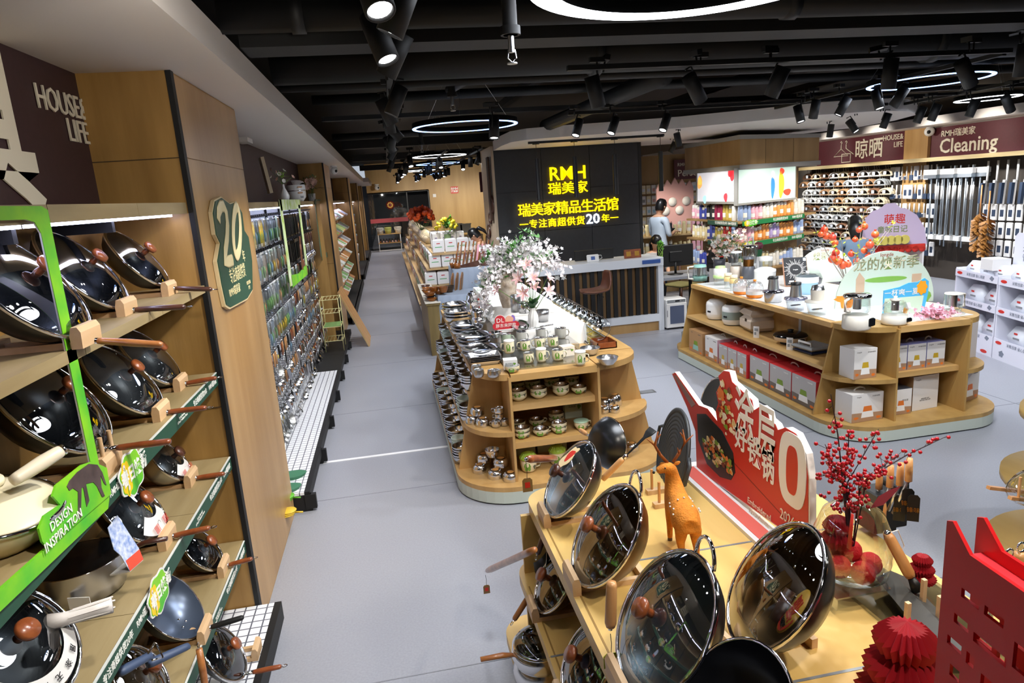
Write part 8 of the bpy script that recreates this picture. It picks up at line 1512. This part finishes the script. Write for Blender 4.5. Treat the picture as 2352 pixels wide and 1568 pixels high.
for i, (u, v, z) in enumerate(((2020, 1095, 0), (2045, 1090, 0), (2068, 1085, 0), (2088, 1075, 0), (1990, 1120, 0), (2028, 1170, 0))):
    q = atx(u, v, 1.62) - Vector((1.62, 1.98, .92)); MB().tube([q + Vector((0, 0, .035)), q, q - Vector((0, 0, .045))], [.010, .012, .012], 10).obj('knife_handle', LTWOOD, t); MB().tube([q - Vector((0, 0, .045)), Vector((q.x * .6, q.y * .6, .1))], .006, 6).obj('blade', STEELB, t)
for i, (u, v) in enumerate(((2085, 1150), (2098, 1165), (2066, 1165))): q = atx(u, v, 1.62) - Vector((1.62, 1.98, .92)); MB().prism([(-.018, -.05), (.018, -.05), (.018, .035), (.01, .045), (-.01, .045), (-.018, .035)], -.001, .001, 0, Matrix.Translation(q) @ RZ(-.6) @ RX(PI / 2)).obj('black_tag', BLACK, t); text('锋味', .02, GOLD, t, Matrix.Translation(q) @ RZ(-.6) @ T(0, -.002, -.01) @ RX(PI / 2), .0, .0004)
for i, (x, y) in enumerate(((1.33, 1.42), (1.45, 1.50))):
    t = thing('peg_rack', ('nearer', 'farther')[i] + ' pale wooden peg rack beside the red paper tree', 'rack', (x, y, .91)); MB().box(-.06, .06, -.012, .012, .0, .018).obj('rail', BEECH, t); [MB().box(sx_ - .006, sx_ + .006, -.006, .006, .018, .13).obj('post', BEECH, t) for sx_ in (-.05, .05)]
RL = mat('red_plastic', '#dc161c', .35)
H0 = atd(2180, 1235, 1.05); t = thing('red_holder', 'glossy red perforated plastic holder cut off by the lower corner of the picture', 'holder', M=frame(H0, atz(2352, 1352, H0.z) - H0, UP))
def holed(b, W_, H_, holes, z0, z1):
    xs = sorted({0, W_, *[h[0] for h in holes], *[h[1] for h in holes]}); zs = sorted({-H_, 0, *[h[2] for h in holes], *[h[3] for h in holes]})
    for i in range(len(xs) - 1):
        for j in range(len(zs) - 1):
            cx, cz = (xs[i] + xs[i + 1]) / 2, (zs[j] + zs[j + 1]) / 2
            if not any(h[0] < cx < h[1] and h[2] < cz < h[3] for h in holes): b.box(xs[i], xs[i + 1], zs[j], zs[j + 1], z0, z1)
hl = [(.04, .075, -.075, -.06), (.085, .12, -.075, -.06), (.03, .06, -.125, -.11), (.07, .13, -.13, -.115), (.02, .05, -.17, -.155), (.06, .075, -.175, -.155), (.09, .12, -.2, -.17), (.03, .05, -.22, -.2), (.06, .10, -.25, -.235), (.14, .17, -.12, -.08), (.14, .18, -.2, -.16)]
b = MB(); holed(b, .22, .30, hl, 0, .006); b.prism([(0, 0), (.0, .03), (.012, .035), (.05, 0)], 0, .006); b.obj('front_plate', RL, t)
b = MB(); holed(b, .22, .26, hl[:6], -.05, -.044); b.prism([(0, 0), (.0, .03), (.012, .035), (.05, 0)], -.05, -.044); b.obj('rear_plate', RL, t); MB().box(.015, .22, -.03, -.022, -.044, 0).obj('bridge', mat('red_plastic_pink', '#d93a44', .35), t)
for i, (u, v) in enumerate(((2262, 1262), (2290, 1262), (2318, 1275), (2345, 1260))):
    q = atd(u, v, 1.75); t = thing('tool_grip', '%s upright wooden tool grip with chrome ring behind the red holder' % nth(i), 'tool', q); MB().tube([(0, 0, -.01), (0, 0, -.02), (0, 0, -.13)], [.012, .016, .017], 12).obj('grip', LTWOOD, t); MB().tube([(.012 * math.cos(a), 0, .004 + .014 * math.sin(a)) for a in [k * PI / 6 for k in range(13)]], .003, 6).obj('ring', CHROME, t); MB().cyl(.006, -.75, -.13, 8).obj('shaft', STEEL, t)
q = atz(2352, 1120, .9); t = thing('side_table', 'round-ended wooden display table cut by the picture edge beyond the red holder', 'display table', (3.50, 2.62, 0))
MB().lathe([(0, .86), (.40, .86), (.40, .90), (0, .90)], 40).obj('top_board', YM, t); MB().lathe([(0, .5), (.46, .5), (.46, .54), (0, .54)], 40).obj('shelf', YM, t); MB().lathe([(.25, .02), (.25, .86)], 30).obj('core', YM, t); MB().lathe([(0, .10), (.5, .10), (.5, .14), (0, .14)], 40).obj('base_board', YM, t); MB().lathe([(0, 0), (.48, 0), (.48, .1)], 40).obj('plinth', SAGE, t)
t = thing('dish_rack', 'wooden peg rack with a clear glass lid on the round-ended table', 'rack', atd(2395, 1150, 3.0)); MB().box(-.18, .2, -.01, .01, -.01, .005, 0, RY(.25)).box(-.18, .2, .1, .12, -.01, .005, 0, RY(.25)).obj('rail', LTWOOD, t); [MB().cyl(.006, 0, .1, 8, 0, T(x, 0, -x * .25)).obj('peg', LTWOOD, t) for x in (-.13, -.05, .05)]
t = thing('pan_cover', 'clear glass lid with black knob lying on the peg rack at the picture edge', 'lid', M=Matrix.Translation(atd(2385, 1120, 2.98)) @ RY(-.5)); MB().lathe([(.12, 0), (.1, .03), (.05, .05), (0, .055)], 26).obj('glass', GLASS, t); MB().lathe([(.12, -.003), (.123, .002), (.118, .006)], 26).obj('rim', CHROME, t); MB().ball((0, 0, .07), .02, 10).obj('knob', BLACK, t)
SKIN = mat('skin', '#d9a888', .5); HAIR = mat('black_hair', '#100e0f', .35); PINKT = mat('pink_shirt', '#e0a0ac', .8); GREYT = mat('grey_blue_shirt', '#8f9fae', .8); DENIM = mat('denim_blue_shirt', '#6c8196', .8); PANTS = mat('dark_trousers', '#1c2230', .8)
def person(label, p, rz, shirt, h=1.62, tilt=.25, arm=(0, .28, 1.05), hair='short', legs=PANTS):
    t = thing('person', label, 'person', p, rz); s = h / 1.65     # faces +y
    V = [(0, 0, .93), (0, .0, 1.1), (0, -.01, 1.28), (0, -.005, 1.4), (0, .015, 1.46), (-.17, 0, 1.37), (.17, 0, 1.37), (-.21, .03, 1.12), (.21, .03, 1.12), (-.13 + arm[0], arm[1] * .8, arm[2] + .02), (.13 + arm[0], arm[1] * .8, arm[2] + .02), (-.09, 0, .86), (.09, 0, .86), (-.1, .01, .46), (.1, .01, .46), (-.1, -.02, .07), (.1, -.02, .07), (-.1, .1, .03), (.1, .1, .03)]
    E_ = [(0, 1), (1, 2), (2, 3), (3, 4), (3, 5), (3, 6), (5, 7), (6, 8), (7, 9), (8, 10), (0, 11), (0, 12), (11, 13), (12, 14), (13, 15), (14, 16), (15, 17), (16, 18)]
    R_ = [(.15, .11), (.14, .10), (.16, .11), (.12, .08), (.05, .05), (.06, .06), (.06, .06), (.042, .042), (.042, .042), (.026, .026), (.026, .026), (.09, .09), (.09, .09), (.06, .06), (.06, .06), (.04, .04), (.04, .04), (.035, .03), (.035, .03)]
    V = [tuple(c * s for c in v) for v in V]; R_ = [(a * s, b * s) for a, b in R_]
    b = skin_body('body', V, E_, R_, shirt, t, 2); me = b.data; me.materials.append(SKIN); me.materials.append(legs); me.materials.append(BLACK)
    for f in me.polygons:
        c = f.center / s; arm_ = abs(c.x) > .1 and c.z < 1.2 and c.z > .9 and (c.y > .06) ; f.material_index = 1 if (c.z > 1.43 or arm_) else (3 if c.z < .07 else (2 if c.z < .93 else 0))
    HM_ = T(0, .03 * s, 1.5 * s) @ RX(-tilt); hd = MB()
    hd.lathe([(0, -.02), (.045, -.015), (.06, .03), (.074, .08), (.078, .12), (.07, .17), (.045, .205), (0, .217)], 20, 0, HM_ @ Matrix.Diagonal((s, 1.12 * s, s, 1))); hd.ball((0, .088 * s, .085 * s), .013 * s, 8, 0, HM_, 1.3); hd.ball((-.077 * s, 0, .09 * s), .018 * s, 8, 0, HM_).ball((.077 * s, 0, .09 * s), .018 * s, 8, 0, HM_); hd.tube([(0, .0, -.05 * s), (0, 0, .03 * s)], .045 * s, 12, 0, HM_)
    hd.ball((-.028 * s, .078 * s, .11 * s), .008 * s, 6, 1, HM_).ball((.028 * s, .078 * s, .11 * s), .008 * s, 6, 1, HM_).box(-.02 * s, .02 * s, .08 * s, .086 * s, .045 * s, .051 * s, 2, HM_); hd.obj('head', [SKIN, HAIR, mat('lip', '#a85a50')], t)
    hr = MB().lathe([(.083, .10), (.086, .13), (.078, .18), (.05, .218), (0, .232)], 20, 0, HM_ @ T(0, -.008 * s, 0) @ Matrix.Diagonal((s, 1.14 * s, s, 1)), PI * .0, 2 * PI); hr.lathe([(.07, .02), (.084, .06), (.086, .13)], 14, 0, HM_ @ T(0, -.012 * s, 0) @ Matrix.Diagonal((s, 1.1 * s, s, 1)), PI, 2 * PI)
    if hair == 'tail': hr.tube([HM_ @ Vector((0, -.09 * s, .14 * s)), HM_ @ Vector((0, -.14 * s, .13 * s)), HM_ @ Vector((.02, -.17 * s, .04 * s)), HM_ @ Vector((.02, -.16 * s, -.05 * s))], [.02, .035, .03, .008], 8)
    if hair == 'long': hr.tube([HM_ @ Vector((0, -.04 * s, .16 * s)), HM_ @ Vector((0, -.07 * s, .05 * s)), HM_ @ Vector((0, -.08 * s, -.1 * s))], [.07, .085, .06], 12)
    hr.obj('hair', HAIR, t)
    for sd in (-1, 1):
        x = (.13 * sd + arm[0]) * s; y = arm[1] * .8 * s; z = (arm[2] + .02) * s; hm = MB().box(-.02, .02, 0, .075, -.012, .012, 0, T(x, y, z), .008)
        for k in range(4): hm.tube([(x - .016 + .0105 * k, y + .07, z), (x - .016 + .0105 * k, y + .1 + .006 * (k in (1, 2)), z - .006), (x - .016 + .0105 * k, y + .115 + .008 * (k in (1, 2)), z - .022)], .006, 6)
        hm.tube([(x - sd * .02, y + .02, z), (x - sd * .036, y + .05, z - .003), (x - sd * .034, y + .072, z - .01)], .007, 6); hm.obj('hand', SKIN, t)
    return t
person('man in a pale grey-blue short-sleeved shirt looking down at his phone', (4.86, 11.75, 0), -1.2, mat('pale_shirt', '#cbd8e6', .8), 1.80, .35, (0, .3, 1.15))
w_ = person('woman in a pink shirt with black ponytail bending over the white bags', (1.50, 11.2, 0), 1.25, PINKT, 1.60, .75, (0, .34, 1.0), 'tail')
person('seated clerk with long black hair half hidden behind the monitor', (4.25, 10.45, -.32), PI, mat('grey_shirt', '#a9a6a4', .8), 1.6, .3, (0, .3, 1.08), 'long')
person('person with black hair in a denim blue shirt behind the pomegranate branches', (5.55, 7.35, -.02), -.5, DENIM, 1.58, .4, (0, .3, 1.1), 'long')
o = MB().box(-.035, .035, -.07, .07, -.005, .005).obj('phone', BLACK, M=T(5.16, 11.88, 1.28) @ RZ(-1.2) @ RX(.6)); tag(o, 'dark phone held by the man in the grey-blue shirt', 'phone')
o = MB().prism([(-.2, 0), (.2, 0), (.16, .14), (-.16, .14)], 0, .01, 0, RX(1.0)).obj('white_tray', WHITEG, loc=(1.42, 11.75, 1.24)); tag(o, 'open white box flap under the hands of the woman in pink', 'box')
PV = Vector((4.35, 6.05, .936)); q = aty(1945, 700, 6.05); PV.x = q.x; t = thing('pomegranate_vase', 'dark vase with bare branches of orange pomegranates and small yellow leaves', 'vase', PV); MB().lathe([(0, 0), (.05, 0), (.07, .08), (.05, .15), (.055, .16), (.04, .15)], 22).obj('vase', SLATE, t)
st = MB(); lf = MB(); POM = mat('pomegranate_orange', '#e0662c', .35, noise=.35, dark='#c93a30', nscale=12); rnd = random.Random(23); rel = lambda u, v, dy=0: aty(u, v, PV.y + dy) - PV
for (u, v) in ((1890, 520), (1860, 500), (1985, 480), (2035, 530), (2060, 505), (1915, 560), (1975, 560), (2010, 570), (1930, 540)):
    e = rel(u, v, rnd.uniform(-.1, .1)); m_ = e * .5 + Vector((rnd.uniform(-.03, .03), 0, .04)); st.tube([(0, 0, .1), m_, e], [.006, .004, .002], 5)
    for k in range(5): leafs(lf, m_.lerp(e, rnd.random()), 2, .02, .035, rnd)
st.obj('branches', mat('branch_grey', '#8a7f78', .7), t); lf.obj('leaves', mat('leaf_yellow', '#b5c92c', .5), t)
for i, (u, v, r) in enumerate(((1893, 528, 9), (1898, 542, 9), (1912, 545, 9), (1918, 558, 8), (1885, 538, 7), (1920, 580, 9), (1912, 595, 10), (1925, 600, 10), (1935, 608, 11), (1955, 583, 8), (1985, 520, 9), (1973, 528, 7), (1964, 550, 7), (1998, 562, 10), (2010, 538, 9), (1995, 590, 9), (1968, 600, 9), (1948, 607, 8), (1985, 575, 8))):
    p = rel(u, v, rnd.uniform(-.08, .08)); rr = r / F * 6.4; b = MB().ball(p, rr, 12); b.lathe([(rr * .25, 0), (rr * .38, rr * .4)], 6, 0, Matrix.Translation(p + Vector((0, 0, rr * .9)))); b.obj('pomegranate', POM, t)
for i, (u, v, r) in enumerate(((1133, 450, .16), (1130, 470, .1), (1137, 500, .12), (1135, 520, .15))):
    o = MB().lathe([(r, 0), (r, .03), (r * .85, .03), (r * .85, .01)], 24, 0, RY(-PI / 2)).lathe([(0, .012), (r * .85, .012)], 24, 1, RY(-PI / 2)).obj('wall_plaque', [DKWOOD, CREAM], loc=(1.715, 11.0 + .25 * i, 2.0 - .22 * i)); tag(o, '%s round dark-rimmed plaque on the side of the dark sign wall' % nth(i), 'plaque')
o = MB().box(-.03, 0, -.08, .08, -1.0, 0, 0, None, .01).obj('woven_hanging', mat('woven_brown', '#4a3020', .8, noise=.4, nscale=60), loc=(1.70, 11.0, 2.75)); tag(o, 'long brown woven hanging on the side of the dark sign wall', 'hanging')
for i, (u, v, w__, m) in enumerate(((1062, 552, .68, mat('storage_green', '#a9b89a', .5)), (1048, 515, .4, CREAM), (1068, 515, .4, CREAM), (1048, 575, .68, mat('storage_green', '#a9b89a')))):
    q = aty(u, v + 12, 25.6); o = MB().prism([(-w__ / 2 * .9, 0), (w__ / 2 * .9, 0), (w__ / 2, .3), (-w__ / 2, .3)], 0, .3, 0, RX(PI / 2)).box(-w__ / 2 - .02, w__ / 2 + .02, -.31, .01, .3, .33).obj('storage_box', m, loc=(q.x, 25.6, q.z - .1)); tag(o, '%s storage box stacked before the far wooden wall' % nth(i), 'storage box')
o = MB().box(-.8, .8, -.3, .3, 0, .7).obj('storage_table', WSH, loc=(2.7, 25.6, 0)); tag(o, 'pale table under the far storage boxes', 'table')
